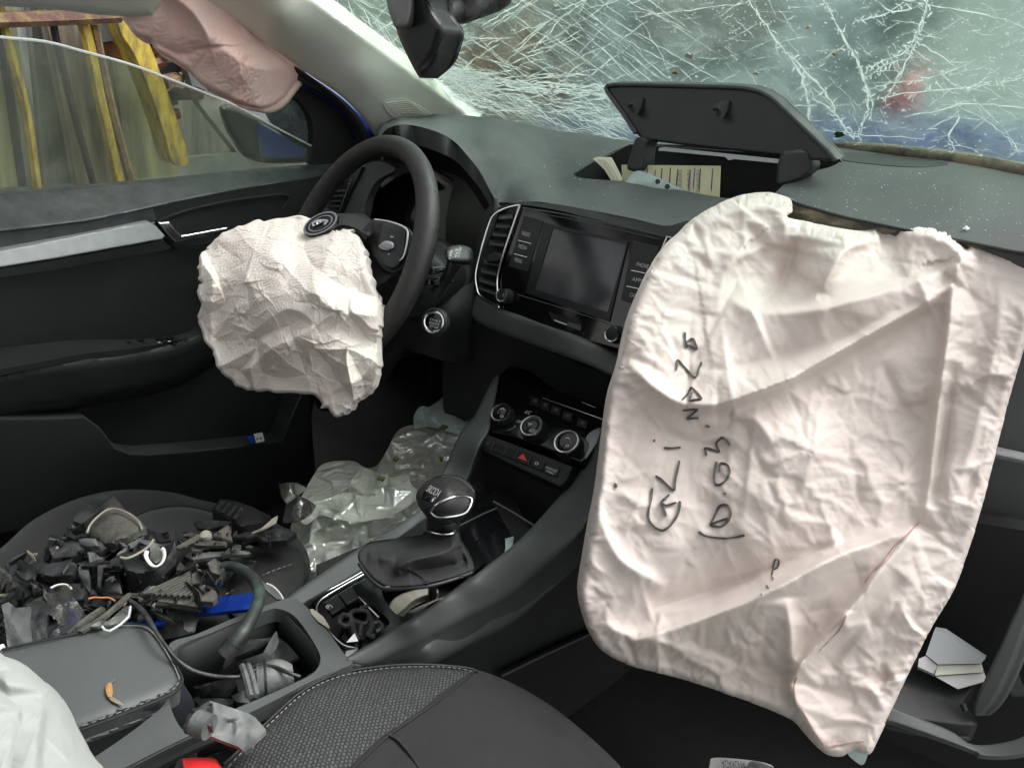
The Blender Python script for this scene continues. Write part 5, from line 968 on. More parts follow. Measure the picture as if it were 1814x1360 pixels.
def kskin(name, P, m, off, stp=4):
    return skin(name, [tuple(p) for p in P], [(u, v, float(KF([(u, v)])[0])-off) for u, v in P[::2]]+[(np.mean([p[0] for p in P]), np.mean([p[1] for p in P]), float(KF([(np.mean([p[0] for p in P]), np.mean([p[1] for p in P]))])[0])-off-.001)], m, gk, ext=tuple(MW[:, 2]*.004), step=stp, rounded=False)
kskin('knob_insert', kl[::2], M['gloss'], -.001)
tube('knob_chrome', [kpt(u, v, .001) for u, v in kl[::2]], .0015, M['chrome'], gk, closed=True, sm=2)
tube('knob_seam', [kpt(u, v, -.001) for u, v in pp('748,903 764,896 778,884 796,872 816,866 832,870')], .0010, M['rubber'], gk)
kskin('badge_plate', pp('746,884 752,869 760,863 770,867 779,872 777,882 768,889 754,887'), M['gloss'], .001)
kb_ = Pl((746, 884, .90), (779, 872, .90), (760, 863, .91)); _p = [kpt(*q, .0022) for q in ((750, 880), (778, 874), (758, 864))]; kb_.a = _p[0]; _n = np.cross(_p[1]-_p[0], _p[2]-_p[0]); _n /= np.linalg.norm(_n); kb_.n = _n if _n@(CAM-_p[0]) > 0 else -_n
text_on(kb_, 'SKODA', 754, 869, 775, 880, 8, M['legend'], gk, .0008, 'badge_lettering')
tube('badge_arrow', [kb_.hit(765, 888, .001), kb_.hit(768, 883, .001), kb_.hit(771, 881, .001)], .0006, M['legend'], gk, seg=5)
# ================================================================ SEATS
def seat_h(fc, amp): return lambda v, d: fc(v)*amp
fs = facets((-200, 800), (1300, 1500), 40, 4, 6, 6.)
ps = thing('seat', 'black cloth passenger seat with knitted bolster in the foreground', 'seat', W(760, 1400, ('z', .2)))
PC = K('300,1440,z.44 400,1350,z.437 480,1270,z.43 540,1220,z.425 600,1192,z.415 680,1177,z.40 760,1175,z.39 840,1184,z.375 900,1208,z.365 980,1254,z.355 1060,1320,z.35 1110,1380,z.345 720,1280,z.405 600,1300,z.425 850,1320,z.39 700,1440,z.41 1000,1440,z.36 500,1400,z.44'); PF = TPS(PC)
skin('cushion', '280,1480 340,1420 400,1352 430,1320 480,1271 540,1219 600,1191 680,1177 760,1175 830,1182 900,1206 980,1252 1060,1318 1110,1370 1160,1440 1160,1500 280,1500', PC, M['cloth'], ps, ext=(0, .01, -.12), step=20, sub=1, edge=(26, .016))
def onseat(P, off): return [(u, v, float(PF([(u, v)])[0])-off) for u, v in P]
bo = pp('414,1352 440,1326 486,1280 544,1228 602,1201 682,1187 760,1184 820,1187 838,1190 812,1212 770,1244 690,1300 640,1345 560,1420 360,1420')
skin('bolster', bo, onseat(bo, .0005)+onseat([(600, 1290), (700, 1240), (500, 1350)], .006), M['knit'], ps, ext=(0, 0, -.01), step=16, sub=1, rounded=False, edge=(14, .005))
mid = pp('846,1192 900,1214 980,1262 1050,1325 1100,1392 1110,1480 610,1480 640,1400 700,1302 760,1258 816,1216')
skin('centre_panel', mid, onseat(mid, -.002)+onseat([(850, 1340), (800, 1290)], .003), M['cloth'], ps, ext=(0, 0, -.01), step=18, sub=1, rounded=False, edge=(8, .005))
bkr = box('backrest', (.16, -.28, .30), (.58, -.16, .98), M['cloth'], ps, .05)
stitches('bolster_stitching', [W(u, v, float(PF([(u, v)])[0])+.002) for u, v in smooth_line(pp('404,1358 430,1330 480,1279 540,1226 600,1198 682,1183 760,1180 810,1183 840,1189'), 8, False)], M['thread'], ps, .004, .003, .0006)
tube('seat_piping', [W(u, v, float(PF([(u, v)])[0])+.004) for u, v in pp('396,1354 426,1326 478,1274 538,1222 600,1193 682,1179 760,1177 830,1183 846,1190')], .0016, M['leather'], ps)
tube('seat_groove', [W(u, v, float(PF([(u, v)])[0])-.0035) for u, v in pp('686,1300 702,1308 724,1332 750,1370 770,1400')], .0016, M['rubber'], ps)
tube('seat_groove', [W(u, v, float(PF([(u, v)])[0])-.002) for u, v in pp('840,1188 812,1213 770,1245 690,1301 640,1346 560,1420')], .0014, M['rubber'], ps)
DC = K('-80,1010,z.36 0,975,z.36 60,920,z.36 140,882,z.355 220,868,z.35 300,872,z.345 350,886,z.34 430,905,z.335 500,935,z.33 545,985,z.33 550,1040,z.33 300,1000,z.37 200,950,z.36 0,1100,z.38 300,1120,z.37 -80,1300,z.38 450,1060,z.355')
DF = TPS(DC)
ds = thing('seat', 'black cloth driver seat cushion buried under broken plastic', 'seat', W(250, 1000, ('z', .2)))
skin('cushion', '-120,1040 -40,995 0,972 60,920 140,882 220,867 300,871 350,884 430,903 500,932 536,964 548,992 552,1040 530,1080 400,1200 100,1260 -120,1300', DC, M['cloth'], ds, ext=(0, 0, -.14), step=20, sub=1, edge=(26, .02))
dpan = pp('150,990 200,940 260,905 330,898 400,916 440,940 430,980 380,1040 200,1060')
skin('centre_panel', dpan, [(u, v, float(DF([(u, v)])[0])-.008) for u, v in dpan], mat('seat_cloth_plain', (.024, .025, .025), .85, bump=.6, bscale=1000, sheen=.3, var=.2), ds, ext=(0, 0, -.01), step=16, sub=1, edge=(10, .006))
skin('front_bolster', '440,960 480,962 520,968 540,980 546,1010 544,1040 528,1066 480,1090 420,1100 400,1060', '440,960,z.35 540,980,z.345 544,1040,z.34 420,1100,z.37 480,1010,z.368', M['leather'], ds, ext=(0, 0, -.05), step=12, sub=1, edge=(14, .012))
stitches('seat_stitching', [W(u, v, ('z', .369)) for u, v in smooth_line(pp('400,1052 440,1030 480,1012 524,996'), 6, False)], M['thread'], ds, .005, .003, .0006)
tube('seat_seam', [W(u, v, float(DF([(u, v)])[0])-.006) for u, v in pp('150,985 210,936 262,904 330,896 402,914 442,938')], .0015, M['rubber'], ds)
# ================================================================ AIRBAGS
def bag(name, out, ctrl, m, par, hf, step, sub, edge, thick, seed, cloth=None):
    o = skin(name, out, ctrl, m, par, step=step, sub=sub, h=hf, edge=edge, view_ext=thick, smooth=180, cloth=cloth); return o
PB = '1355,340 1385,345 1402,354 1404,374 1396,384 1430,392 1490,404 1530,408 1560,400 1604,397 1650,400 1680,408 1698,424 1712,440 1724,431 1780,436 1830,446 1850,480 1830,560 1814,620 1790,700 1765,800 1742,890 1718,970 1690,1045 1650,1112 1615,1182 1580,1258 1556,1310 1540,1336 1512,1330 1490,1340 1464,1336 1440,1316 1405,1278 1350,1252 1300,1234 1250,1216 1190,1198 1120,1180 1068,1154 1042,1118 1029,1080 1026,1052 1034,1000 1046,930 1056,880 1064,820 1070,770 1080,700 1098,640 1106,600 1120,548 1150,480 1180,432 1206,408 1226,388 1262,366 1308,346'
BP = K('1355,345,1.10 1560,405,1.00 1760,436,.90 1500,450,.97 1830,500,.86 1200,420,1.03 1110,600,.97 1070,780,.95 1030,1060,.90 1300,560,.98 1500,560,.93 1700,560,.89 1400,800,.88 1650,800,.87 1200,1000,.88 1500,1100,.85 1480,1330,.84 1760,800,.85 1620,1180,.835 1200,1190,.89')
p1, p2, p3 = facets((1000, 320), (1880, 1380), 420, 31, 0, 3.), facets((1000, 320), (1880, 1380), 2600, 32, 1, 2.5), facets((1000, 320), (1880, 1380), 60, 33, 5, 6.)
pm = facets((1000, 320), (1880, 1380), 120, 35, 3, 6.)
def hbagP(v, d):
    u, w = v[:, 0], v[:, 1]; H = np.zeros(len(v))
    # rolled lobes at the top
    H += fold(v, '1230,400 1300,375 1370,372 1392,400 1384,440', .030, 40, 34)
    H += fold(v, '1390,380 1384,420 1340,440 1300,462 1280,500 1268,560', .016, 12, 44)
    H -= fold(v, '1410,420 1400,470 1370,520 1330,540', .030, 46, 34)
    H += fold(v, '1560,420 1500,440 1470,480 1450,510', .024, 12, 60)
    H += fold(v, '1590,410 1660,425 1700,455 1680,490', .026, 30, 26)
    # broad diagonal rolls that fan out from the right-hand knot
    H += fold(v, '1700,470 1620,500 1520,530 1430,552 1340,552 1290,530', .030, 60, 16)
    H -= fold(v, '1640,530 1540,575 1440,615 1350,640 1290,650', .026, 44, 36)
    H += fold(v, '1690,500 1640,535 1560,580 1480,625 1400,670 1320,700 1270,716 1220,716', .036, 8, 70, .3)
    H += fold(v, '1270,716 1210,714 1165,690 1135,662 1110,640', .022, 18, 30)
    H -= fold(v, '1130,720 1180,770 1260,790 1330,800', .016, 44, 60)
    H += fold(v, '1295,735 1340,745 1370,790', .008, 12, 20)
    # side panel seam running down the right
    H += fold(v, '1712,445 1690,500 1678,600 1664,700 1654,790 1646,870 1632,930', .020, 40, 7, .4)
    H += fold(v, '1760,450 1770,560 1740,720 1700,860 1660,960', .012, 40, 40)
    H -= fold(v, '1690,640 1670,800 1650,900', .014, 8, 26)
    # lower flap
    H += fold(v, '1115,1142 1160,1124 1220,1106 1290,1080 1360,1050 1430,1012 1490,982 1560,958 1622,936', .030, 8, 46, .3)
    H -= fold(v, '1150,1080 1250,1050 1360,1010 1480,960', .016, 50, 10)
    H += fold(v, '1632,930 1600,966 1560,1010 1520,1064 1470,1120 1425,1170 1404,1205 1410,1240 1440,1290 1466,1320', .024, 36, 9, .3)
    H -= fold(v, '1600,1020 1540,1090 1490,1150 1440,1200', .012, 14, 24)
    H += fold(v, '1395,1060 1400,1120 1404,1190', .014, 9, 26)
    H += fold(v, '1500,1080 1500,1110 1540,1100', .008, 10, 10)
    H += fold(v, '1050,880 1080,960 1110,1000 1180,1040', .010, 10, 20)
    H += fold(v, '1060,1100 1120,1130 1180,1140 1300,1180', .010, 20, 20)
    H += fold(v, '1085,650 1075,760 1066,860 1052,960', .008, 10, 12)
    H += fold(v, '1460,700 1440,800 1410,900', .006, 20, 30)-fold(v, '1560,640 1600,720 1640,760', .006, 14, 20)
    amt = np.clip(.55+.9*pm(v), .25, 1.3); near = np.clip(1-d/110., 0, 1)
    S = stars(v, [(1430, 800, 120, 9), (1500, 700, 80, 7), (1600, 860, 80, 8), (1280, 960, 90, 7), (1120, 900, 60, 6), (1560, 1180, 80, 8), (1320, 1140, 70, 6), (1440, 1110, 60, 6), (1250, 480, 60, 5), (1770, 640, 70, 7), (1170, 560, 60, 6), (1700, 560, 50, 6)], 5)
    S += creases(v, 240, 6, (1040, 340), (1840, 1340), (16, 70), (.0012, .0042), (3, 7))+creases(v, 60, 8, (1050, 360), (1180, 1150), (14, 50), (.002, .005), (3, 6))
    vw = v+np.c_[pm(v*1.0+40)*34, p3(v+60)*34]
    return H*1.3+p3(v)*.010+p1(vw)*.0066*(amt+.5*near)+p2(vw)*.0018*amt+S*.5
pbt = thing('passenger_airbag', 'large deflated white airbag with handwritten numbers hanging from the dash', 'airbag', W(1400, 1340, .86))
_rimP = np.array(resample(smooth_line(pp(PB), 2), 40)); _rtP = np.roll(_rimP, -1, 0)-np.roll(_rimP, 1, 0); _rtP /= np.linalg.norm(_rtP, axis=1)[:, None]
def epsP(m, e):
    D2 = ((m[:, None, :]-_rimP[None])**2).sum(-1); q = D2.argmin(1); dn = np.sqrt(D2[np.arange(len(m)), q]); al = np.abs((e*_rtP[q]).sum(1))**2
    return np.clip(.014+.022*pm(m), .002, .045)+.030*np.exp(-(dn/50)**2)*al
pbo = bag('bag', PB, BP, M['bag'], pbt, hbagP, 20, 2, (16, .020), .05, 1, dict(eps=epsP, iters=130, seed=3, hold=.006, kb=.35, coarse=dict(levels=1, iters=260, hold=.008, kb=.8, noise=.0015, eps=lambda m, e: epsP(m, e)*.45+.004)))
PBF = TPS(BP); PBout = o_field['bag'][3]
def on_bag(P, off=.0012):
    P = np.array(P, float); db_ = dist_poly(P, PBout); q = np.clip(db_/16, 0, 1); d = PBF(P)+.020*(1-np.sqrt(np.clip(1-(1-q)**2, 0, 1)))-hbagP(P, db_)-off
    vv, dx = DISP['bag']; out = []
    for i in range(len(P)):
        q = ((vv-P[i])**2).sum(1); o_ = np.argpartition(q, 3)[:3]; w_ = 1/(q[o_]+.5); out.append(W(P[i, 0], P[i, 1], float(d[i]))+(dx[o_]*w_[:, None]).sum(0)/w_.sum())
    return out
def strokes(name, lines, w, m, par, off=.0008):
    """pen strokes lying on the cloth, one mesh per mark"""
    for s in lines:
        P = resample(smooth_line(pp(s), 5, False) if isinstance(s, str) else s, 3., False); X = np.array(on_bag(P, off)); V = []; Fs = []; n = len(X)
        for i in range(n):
            t = X[min(i+1, n-1)]-X[max(i-1, 0)]; sd_ = np.cross(t, MW[:, 2]); sd_ /= np.linalg.norm(sd_)+1e-9; ww = w*(.85+.15*math.sin(.5*i+P[0, 0]))*(1 if 0 < i < n-1 else .5)
            V += [X[i]-sd_*ww, X[i]+sd_*ww, X[i]+MW[:, 2]*.004]
        for i in range(n-1): a = 3*i; Fs += [[a, a+1, a+4, a+3], [a+1, a+2, a+5, a+4], [a+2, a, a+3, a+5]]
        mesh_obj(name, V, Fs, m, par, 0)
def zz(s, oy=320.): return ' '.join('%g,%g' % (1000+x*.4487, oy+y*.4487) for x, y in pp(s))
wr_ = [zz(q) for q in ('475,598 476,620 478,640 484,660', '505,622 515,640 522,665 500,655 480,642 505,622', '440,748 444,728 448,708 480,742 515,776 530,745 541,714', '466,862 480,846 492,830 500,815 520,832 535,850 541,860 520,864 494,866 498,848 502,832', '468,908 496,904 525,903 505,922 484,940 508,938 530,938', '560,966 566,970 574,972',
       '560,1086 557,1070 555,1055 582,1062 610,1070 602,1050 600,1035 612,1022 625,1015 640,1028 650,1045', '600,1108 594,1140 590,1180 600,1200 622,1196 642,1172 652,1148 645,1125 625,1116 612,1124 610,1150', '630,1232 636,1238', '394,1054 426,1056 460,1052', '352,1024 358,1028', '360,1165 378,1176 395,1190 430,1222 436,1195 442,1160 455,1105')]
wr_ += [zz(q, 800.) for q in ('575,290 592,250 610,215 640,210 655,235 652,262 634,286 612,296 575,290', '575,290 600,276 626,268 652,262', '530,315 548,328 570,335 605,340 640,341 680,336 712,328', '346,142 344,170 340,200 332,232 332,262 350,292 385,310 412,296 430,275 448,245 456,215 455,195', '415,168 398,184 380,202 392,228 400,255', '384,204 402,212 424,206 442,200')]
strokes('handwriting', wr_, .0015, M['ink'], pbt, .0028)
strokes('handwriting', ['1374,990 1380,992 1378,1004 1370,1006 1374,990', '1370,1008 1368,1018', '1368,1020 1370,1026', '1358,1036 1362,1042', '1349,1052 1350,1055', '1089,856 1093,858 1093,862 1089,861'], .0008, M['ink'], pbt, .0022)
strokes('red_seam', ['1628,926 1610,946 1590,962 1570,990 1548,1012 1534,1032', '1500,1090 1490,1112 1470,1134 1452,1152', '1412,1200 1408,1222 1412,1244 1424,1262 1440,1290 1456,1312 1462,1320', '1470,1322 1500,1316 1530,1312'], .0008, M['seam'], pbt, .0018)
DB = '352,458 362,442 379,426 404,410 431,399 460,392 490,387 530,382 556,388 552,404 566,414 584,410 602,406 618,408 632,415 641,434 650,456 656,484 665,514 674,534 678,548 676,577 672,600 673,640 670,662 658,692 644,704 630,712 622,726 610,734 594,737 576,726 566,712 558,700 530,699 499,696 459,692 430,686 415,681 393,661 384,646 377,628 366,608 358,590 350,566 356,540 351,514 356,500 349,480'
d1, d2, d3 = facets((320, 350), (710, 765), 60, 41, 0, 2.), facets((320, 350), (710, 765), 650, 42, 0, 2.), facets((340, 370), (690, 745), 30, 43, 4, 4.)
def ragged(s_, a, seed):
    r_ = random.Random(seed); P = resample(smooth_line(pp(s_), 3), 13); return [(p[0]+r_.gauss(0, a), p[1]+r_.gauss(0, a)) for p in P]
DB = ragged(DB, 1.7, 3)
def hbagD(v, d):
    H = fold(v, '415,681 440,655 480,620 520,600 560,580', .018, 10, 24)+fold(v, '404,616 430,600 470,570 500,550 520,548 545,560 576,590', .014, 22, 7, .3)
    H += fold(v, '352,460 372,462 376,500 372,560 380,620 398,656', .016, 10, 20)+fold(v, '425,470 440,500 450,530 430,560', .012, 10, 22)-fold(v, '440,500 444,540 430,580', .018, 14, 16)
    H += fold(v, '560,450 556,500 580,540 640,556 676,560', .020, 30, 12)+fold(v, '596,408 580,450 566,500', .012, 14, 14)+fold(v, '500,410 480,450 520,480', .010, 14, 16)
    H -= fold(v, '600,580 620,600 600,640', .016, 20, 24)+fold(v, '520,620 560,660', .008, 30, 30)
    H += fold(v, '566,700 600,690 650,660 670,620', .016, 12, 16)-fold(v, '585,700 620,690', .012, 10, 10)+fold(v, '640,420 640,470 662,520', .010, 12, 10)
    H += stars(v, [(596, 555, 70, 9), (500, 470, 40, 7), (460, 520, 40, 7), (420, 560, 40, 7), (510, 620, 40, 7), (600, 460, 40, 8), (640, 640, 40, 7), (400, 500, 30, 7)], 9)
    H += creases(v, 60, 16, (352, 385), (680, 735), (8, 40), (.0015, .005), (3, 6))
    vw = v+np.c_[d3(v+20)*16, d3(v-30)*16]
    return H*.75+d3(v)*.010+d1(vw)*.0200+d2(vw)*.0016
dbo = thing('driver_airbag', 'small crumpled white airbag burst out of the steering wheel', 'airbag', W(510, 730, 1.1))
bag('bag', DB, '360,470,1.13 490,390,1.17 600,410,1.13 675,550,1.08 660,680,1.07 415,680,1.09 360,580,1.12 520,550,1.03 595,735,1.07 600,480,1.06', M['bag2'], dbo, hbagD, 14, 2, (6, .012), .035, 2, dict(eps=lambda m, e: np.clip(.030+.03*d3(m), .012, .06), iters=200, seed=5, hold=.008, kb=.25))
# pink curtain airbag
fc1, fc2 = facets((190, -60), (560, 210), 24, 51, 4, 4.), facets((190, -60), (560, 210), 160, 52, 2, 3.)
def hbagC(v, d): return fold(v, '290,-20 340,20 368,60 372,84', .035, 30, 12)+fold(v, '380,76 430,110 470,124 520,120', .020, 30, 30)-fold(v, '260,70 320,96 372,84', .014, 16, 16)+fc1(v)*.012+fc2(v)*.0050
ca = thing('curtain_airbag', 'pink curtain airbag hanging from the roof rail over the window', 'airbag', W(400, 190, ('x', -.66)))
bag('bag', '214,28 226,10 250,-40 320,-60 420,0 430,40 480,80 512,100 538,124 530,140 520,152 505,172 488,186 466,193 444,190 420,184 398,172 372,160 352,146 330,124 300,104 276,90 262,70 238,62 224,44', '214,28,x-.66 300,-40,x-.60 430,40,x-.66 538,124,x-.70 466,193,x-.68 330,124,x-.66 400,90,x-.62', M['pink'], ca, hbagC, 14, 1, (10, .012), .03, 3, dict(eps=lambda m, e: np.clip(.022+.03*fc1(m), .006, .05), iters=160, seed=6, hold=.012, kb=.4))
skin('label_strip', '390,42 420,56 452,74 440,74 412,64 392,54', '390,42,x-.645 452,74,x-.655 412,64,x-.64', M['rubber'], ca, ext=(-.002, 0, 0), step=8)
# ================================================================ BAGS IN THE FOOTWELL
fz1, fz2 = facets((480, 680), (920, 1060), 230, 61, 0, 2.), facets((480, 680), (920, 1060), 36, 62, 2, 4.)
def hfilm(v, d): return fz1(v)*.026+fz2(v)*.024+creases(v, 90, 63, (500, 700), (880, 1020), (10, 60), (.004, .014), (2, 5))
cbk = thing('plastic_bag', 'crumpled yellowish clear plastic bag filling the driver footwell', 'plastic bag', W(650, 900, ('z', .1)))
CB = '548,1040 545,1012 538,980 528,958 517,944 516,930 528,908 540,880 552,850 566,826 584,818 604,816 628,817 648,828 668,824 686,796 702,766 722,754 760,750 800,742 836,750 862,770 870,800 850,840 830,880 780,930 700,970 640,1010 590,1050'
CC = '548,1040,z.22 517,944,z.26 566,826,z.28 628,817,z.30 702,766,z.32 800,742,z.35 862,770,z.35 830,880,z.28 640,1010,z.24 640,900,z.29 740,840,z.31'
skin('filling', CB, '548,1040,z.17 517,944,z.21 566,830,z.23 628,825,z.25 702,776,z.27 800,750,z.30 862,770,z.30 830,880,z.23 640,1010,z.19 640,900,z.24 740,840,z.26', mat('murky_bag_filling', (.62, .61, .46), .6, col2=(.42, .42, .30), vscale=12, bump2=.6, b2scale=40), cbk, ext=(0, 0, -.02), step=14, sub=1, h=lambda v, d: fz1(v)*.012)
skin('film', CB, CC, M['clearbag'], cbk, ext=(0, 0, -.002), step=14, sub=2, h=hfilm, back=False, smooth=40, cloth=dict(eps=lambda m, e: np.clip(.035+.04*fz2(m), .012, .08), iters=110, seed=9, hold=.01, kb=.3))
def hf2(v, d): return fz1(v*1.02+5)*.014+.012+creases(v, 30, 64, (500, 780), (700, 940), (10, 40), (.004, .01), (2, 4))
skin('film_fold', '524,900 540,868 556,840 572,822 600,818 640,826 668,836 690,842 696,852 676,870 664,876 640,872 622,862 600,876 590,900 570,908 540,930', '524,900,z.29 600,818,z.31 690,842,z.325 570,908,z.30', M['clearbag'], cbk, step=10, sub=2, h=hf2, back=False, smooth=40, cloth=dict(eps=lambda m, e: np.full(len(m), .03), iters=120, seed=4, hold=.01, kb=.3))
skin('film_fold', '660,880 690,850 722,838 728,856 740,880 700,910 640,924 600,920 568,908 586,880 620,872', '660,870,z.325 722,838,z.335 600,924,z.31 720,905,z.325', M['clearbag'], cbk, step=10, sub=2, h=hf2, back=False, smooth=40, cloth=dict(eps=lambda m, e: np.full(len(m), .03), iters=120, seed=4, hold=.01, kb=.3))
for i, (cu_, cv2, z) in enumerate(((786, 756, .40), (676, 846, .345), (701, 812, .36), (782, 812, .365))):
    rl_ = random.Random(i+40); pts = [(cu_+(9-i)*math.cos(a_)*rl_.uniform(.5, 1.2), cv2+5*math.sin(a_)*rl_.uniform(.4, 1.3)) for a_ in np.linspace(0, 6.28, 10)[:-1]]
    tag(skin('leaf', pts, [(u, v, tdep(u, v, ('z', z))) for u, v in pts[:1]+pts[3:4]+pts[6:7]], M['leafgreen'], None, ext=(0, 0, -.002), step=4, rounded=False), ('green leaf patch at the top of the clear bag by the white sack', 'bright green leaf in the middle fold of the clear bag', 'narrow olive leaf high in the clear bag', 'olive leaf near the console side of the clear bag')[i], 'leaf')
wb_ = tag(skin('white_sack', '735,752 733,738 740,724 748,719 760,720 774,712 786,702 798,697 830,710 862,728 868,744 850,770 820,764 780,752 756,748', '735,752,z.36 740,720,z.38 798,697,z.39 862,728,z.39 820,764,z.37', M['whitebag'], None, ext=(0, 0, -.01), step=8, sub=2, h=lambda v, d: fz1(v)*.012+fold(v, '790,702 776,730 756,746', .01, 6, 14)+fold(v, '808,712 804,736 812,756', .012, 6, 12)+fold(v, '830,720 818,740 826,760', .008, 6, 12)), 'milky blue-white plastic sack lying behind the clear bag', 'plastic sack')
skin('loose_end', '832,900 848,830 862,800 882,812 902,830 896,856 886,872 860,892 842,912', '832,900,y.98 862,800,y1.0 902,830,y.98 842,912,y.97', mat('dusty_film', (.12, .12, .095), .4, col2=(.07, .07, .06), vscale=14, rvar=.2), cbk, ext=(0, .01, 0), step=8, sub=1, h=lambda v, d: fz1(v)*.008)
# ================================================================ DEBRIS ON THE DRIVER SEAT
def Z1(s): return [(x/3.2375, 820+y/3.2375) for x, y in pp(s)]
fd = facets((-20, 840), (620, 1360), 700, 71, 0, 2.)
def shard(name, P, zs, m, label, cat, th=.004, amp=.004, step=10, parent=None, rounded=False, group=None, edge=None, hh=None):
    """a bent broken piece: the z of its corners is given in turn, thickness th"""
    P = Z1(P) if isinstance(P, str) else P
    C = [(u, v, tdep(u, v, ('z', zs[i % len(zs)]))) for i, (u, v) in enumerate(P)]
    if len(C) > 4: C = [C[i] for i in sorted(set(int(k*len(C)/4) for k in range(4)))]
    o = skin(name, P, C, M[m] if isinstance(m, str) else m, parent, ext=(0, .001, -th), step=step, sub=1, rounded=rounded, h=(lambda v, d: fd(v)*amp+(hh(v) if hh else 0)), edge=edge)
    return tag(o, label, cat, group) if parent is None else o
S_ = 'plastic shard'
# big background pieces
shard('lens_cup', '470,420 500,370 560,300 610,255 640,236 690,250 760,290 810,330 838,370 800,400 740,430 660,462 600,470 540,440', [.41, .43, .45, .43], 'shardmud', 'scuffed dome-shaped clear-brown lens cup at the back of the debris', 'lens cup', .012, .004, 10, edge=(18, .014))
tag(tube('curved_lens_strip', [W(*q, ('z', .44)) for q in Z1('500,400 520,350 580,290 640,262 720,280 790,330 815,380')], .0014, M['beige'], None, seg=6), 'pale scratched rim wrapped round the dome-shaped lens cup', 'rim')
shard('black_housing', '520,200 600,180 650,186 690,230 720,260 640,236 590,270 530,300 470,350 420,330 430,290 500,250', [.40, .42, .41], 'sharddark', 'flat black housing piece lying behind the lens cup', S_, .01)
shard('fabric_scrap', '280,410 330,415 380,440 410,480 390,500 300,490 270,560 250,540 270,470', [.41, .43, .42], 'rubber', 'black curled rubber scrap at the left of the grey box', S_, .008, .008)
tag(tube('black_duct', [W(*q, ('z', .425)) for q in Z1('290,520 360,500 430,490 500,480 560,490 600,510')], [.010, .012, .013, .012, .010, .007], M['sharddark'], None, seg=10, flat=.5), 'smooth bent black duct above the grey box', 'duct')
shard('grey_bung', '440,440 480,430 550,432 570,480 520,490 450,480', [.435, .44], 'shardgrey', 'small grey cap resting on the black duct', S_, .01, .002, edge=(8, .006))
gb2 = thing('grey_box', 'large torn grey plastic box with a black slot in the debris', 'plastic box', W(*Z1('600,740')[0], ('z', .38)))
shard('face', '500,512 600,505 686,508 692,560 690,700 700,748 620,752 540,748 520,700 512,600', [.435, .435, .40, .395], 'shardgrey', None, None, .03, .003, 8, gb2, edge=(5, .003))
shard('torn_side', '448,610 470,545 505,520 508,600 512,660 516,740 480,700 460,650', [.42, .43, .40], 'shardgrey', None, None, .01, .006, 8, gb2)
shard('slot', '560,585 640,578 646,590 590,600 572,720 560,700', [.437, .437, .405], 'sharddark', None, None, .002, .001, 8, gb2)
cup = thing('lamp_cup', 'black lamp cup with a broken white ring at its mouth', 'lamp cup', W(*Z1('820,600')[0], ('z', .39)))
shard('cup', '688,470 720,440 790,390 840,366 880,400 896,450 940,500 944,560 900,620 800,640 720,620 690,560', [.43, .455, .44, .41], 'sharddark', None, None, .03, .003, 8, cup, edge=(14, .016), rounded=True)
tube('cup_mouth', [W(*q, ('z', .452)) for q in Z1('690,540 730,545 790,520 850,480 880,440')], .0016, M['beige'], cup, seg=6)
tube('white_ring', [W(*q, ('z', .458)) for q in Z1('842,505 838,535 862,575 890,592 920,580 940,545 940,505 928,490')], .0026, M['white'], cup, seg=8, flat=.5)
shard('ring_glass', '860,480 880,455 905,470 930,500 926,550 892,572 862,545', [.452, .455], 'clearshard', None, None, .002, .002, 6, cup)
shard('blade', '805,690 880,620 960,540 985,500 1000,440 1012,500 1000,560 900,650 850,705 820,706', [.43, .44, .46], 'sharddark', 'long black pointed blade leaning right of the lamp cup', S_, .006, .004)
shard('bent_lever_piece', '740,760 820,690 930,600 1040,500 1100,470 1110,500 1040,570 900,690 800,770', [.41, .43, .44], 'rubber', 'long black bent arm under the pointed blade', S_, .008, .004)
shard('white_strip', '1010,478 1080,440 1140,405 1152,418 1100,450 1030,482', [.445, .45], 'beige', 'thin pale strip pointing up behind the blade', S_, .003, .002)
tag(lathe('yellow_cap', W(*Z1('1182,420')[0], ('z', .43)), np.array([.2, -.4, 1.]), [(.007, -.004), (.008, .002), (.006, .006), (.002, .007)], M['beige'], None, 14), 'small round yellowish cap in the middle of the debris', 'cap')
# flat stacked laths
for i, (s, m, lb) in enumerate((('1110,455 1200,440 1300,450 1290,472 1200,475 1120,470', 'shardmud', 'muddy flat strip just behind the stack of laths'), ('1100,545 1160,515 1280,505 1420,500 1440,520 1300,530 1200,540 1110,556', 'shardgrey', 'grey upper lath of the flat stack behind the hose'), ('1150,500 1300,480 1420,468 1480,480 1470,495 1300,505', 'sharddark', 'black thin lath on top of the flat stack'), ('1080,490 1160,480 1180,500 1120,515', 'shardmud', 'short muddy stub at the left of the lath stack'), ('1090,580 1170,552 1300,545 1420,540 1450,560 1280,575 1120,600', 'sharddark', 'black lower lath of the flat stack'), ('1300,560 1400,545 1470,560 1440,600 1360,600', 'sharddark', 'black wedge under the lower end of the lath stack'))):
    shard('lath', s, [.425-.006*i, .43-.006*i], m, lb, S_, .005, .003)
rb = thing('ribbed_block', 'black ribbed rubber block at the back right of the debris', 'rubber block', W(*Z1('1380,330')[0], ('z', .35)))
shard('block', '1215,262 1262,205 1340,215 1450,250 1545,300 1560,330 1480,350 1380,368 1300,320', [.38, .41, .40, .38], 'rubber', None, None, .03, .004, 8, rb, edge=(6, .005))
for k in range(4): tube('rib', [W(*q, ('z', .412)) for q in Z1('%g,%g %g,%g' % (1240+k*34, 275+k*17, 1275+k*36, 222+k*14))], .0035, M['sharddark'], rb, seg=6, sm=1)
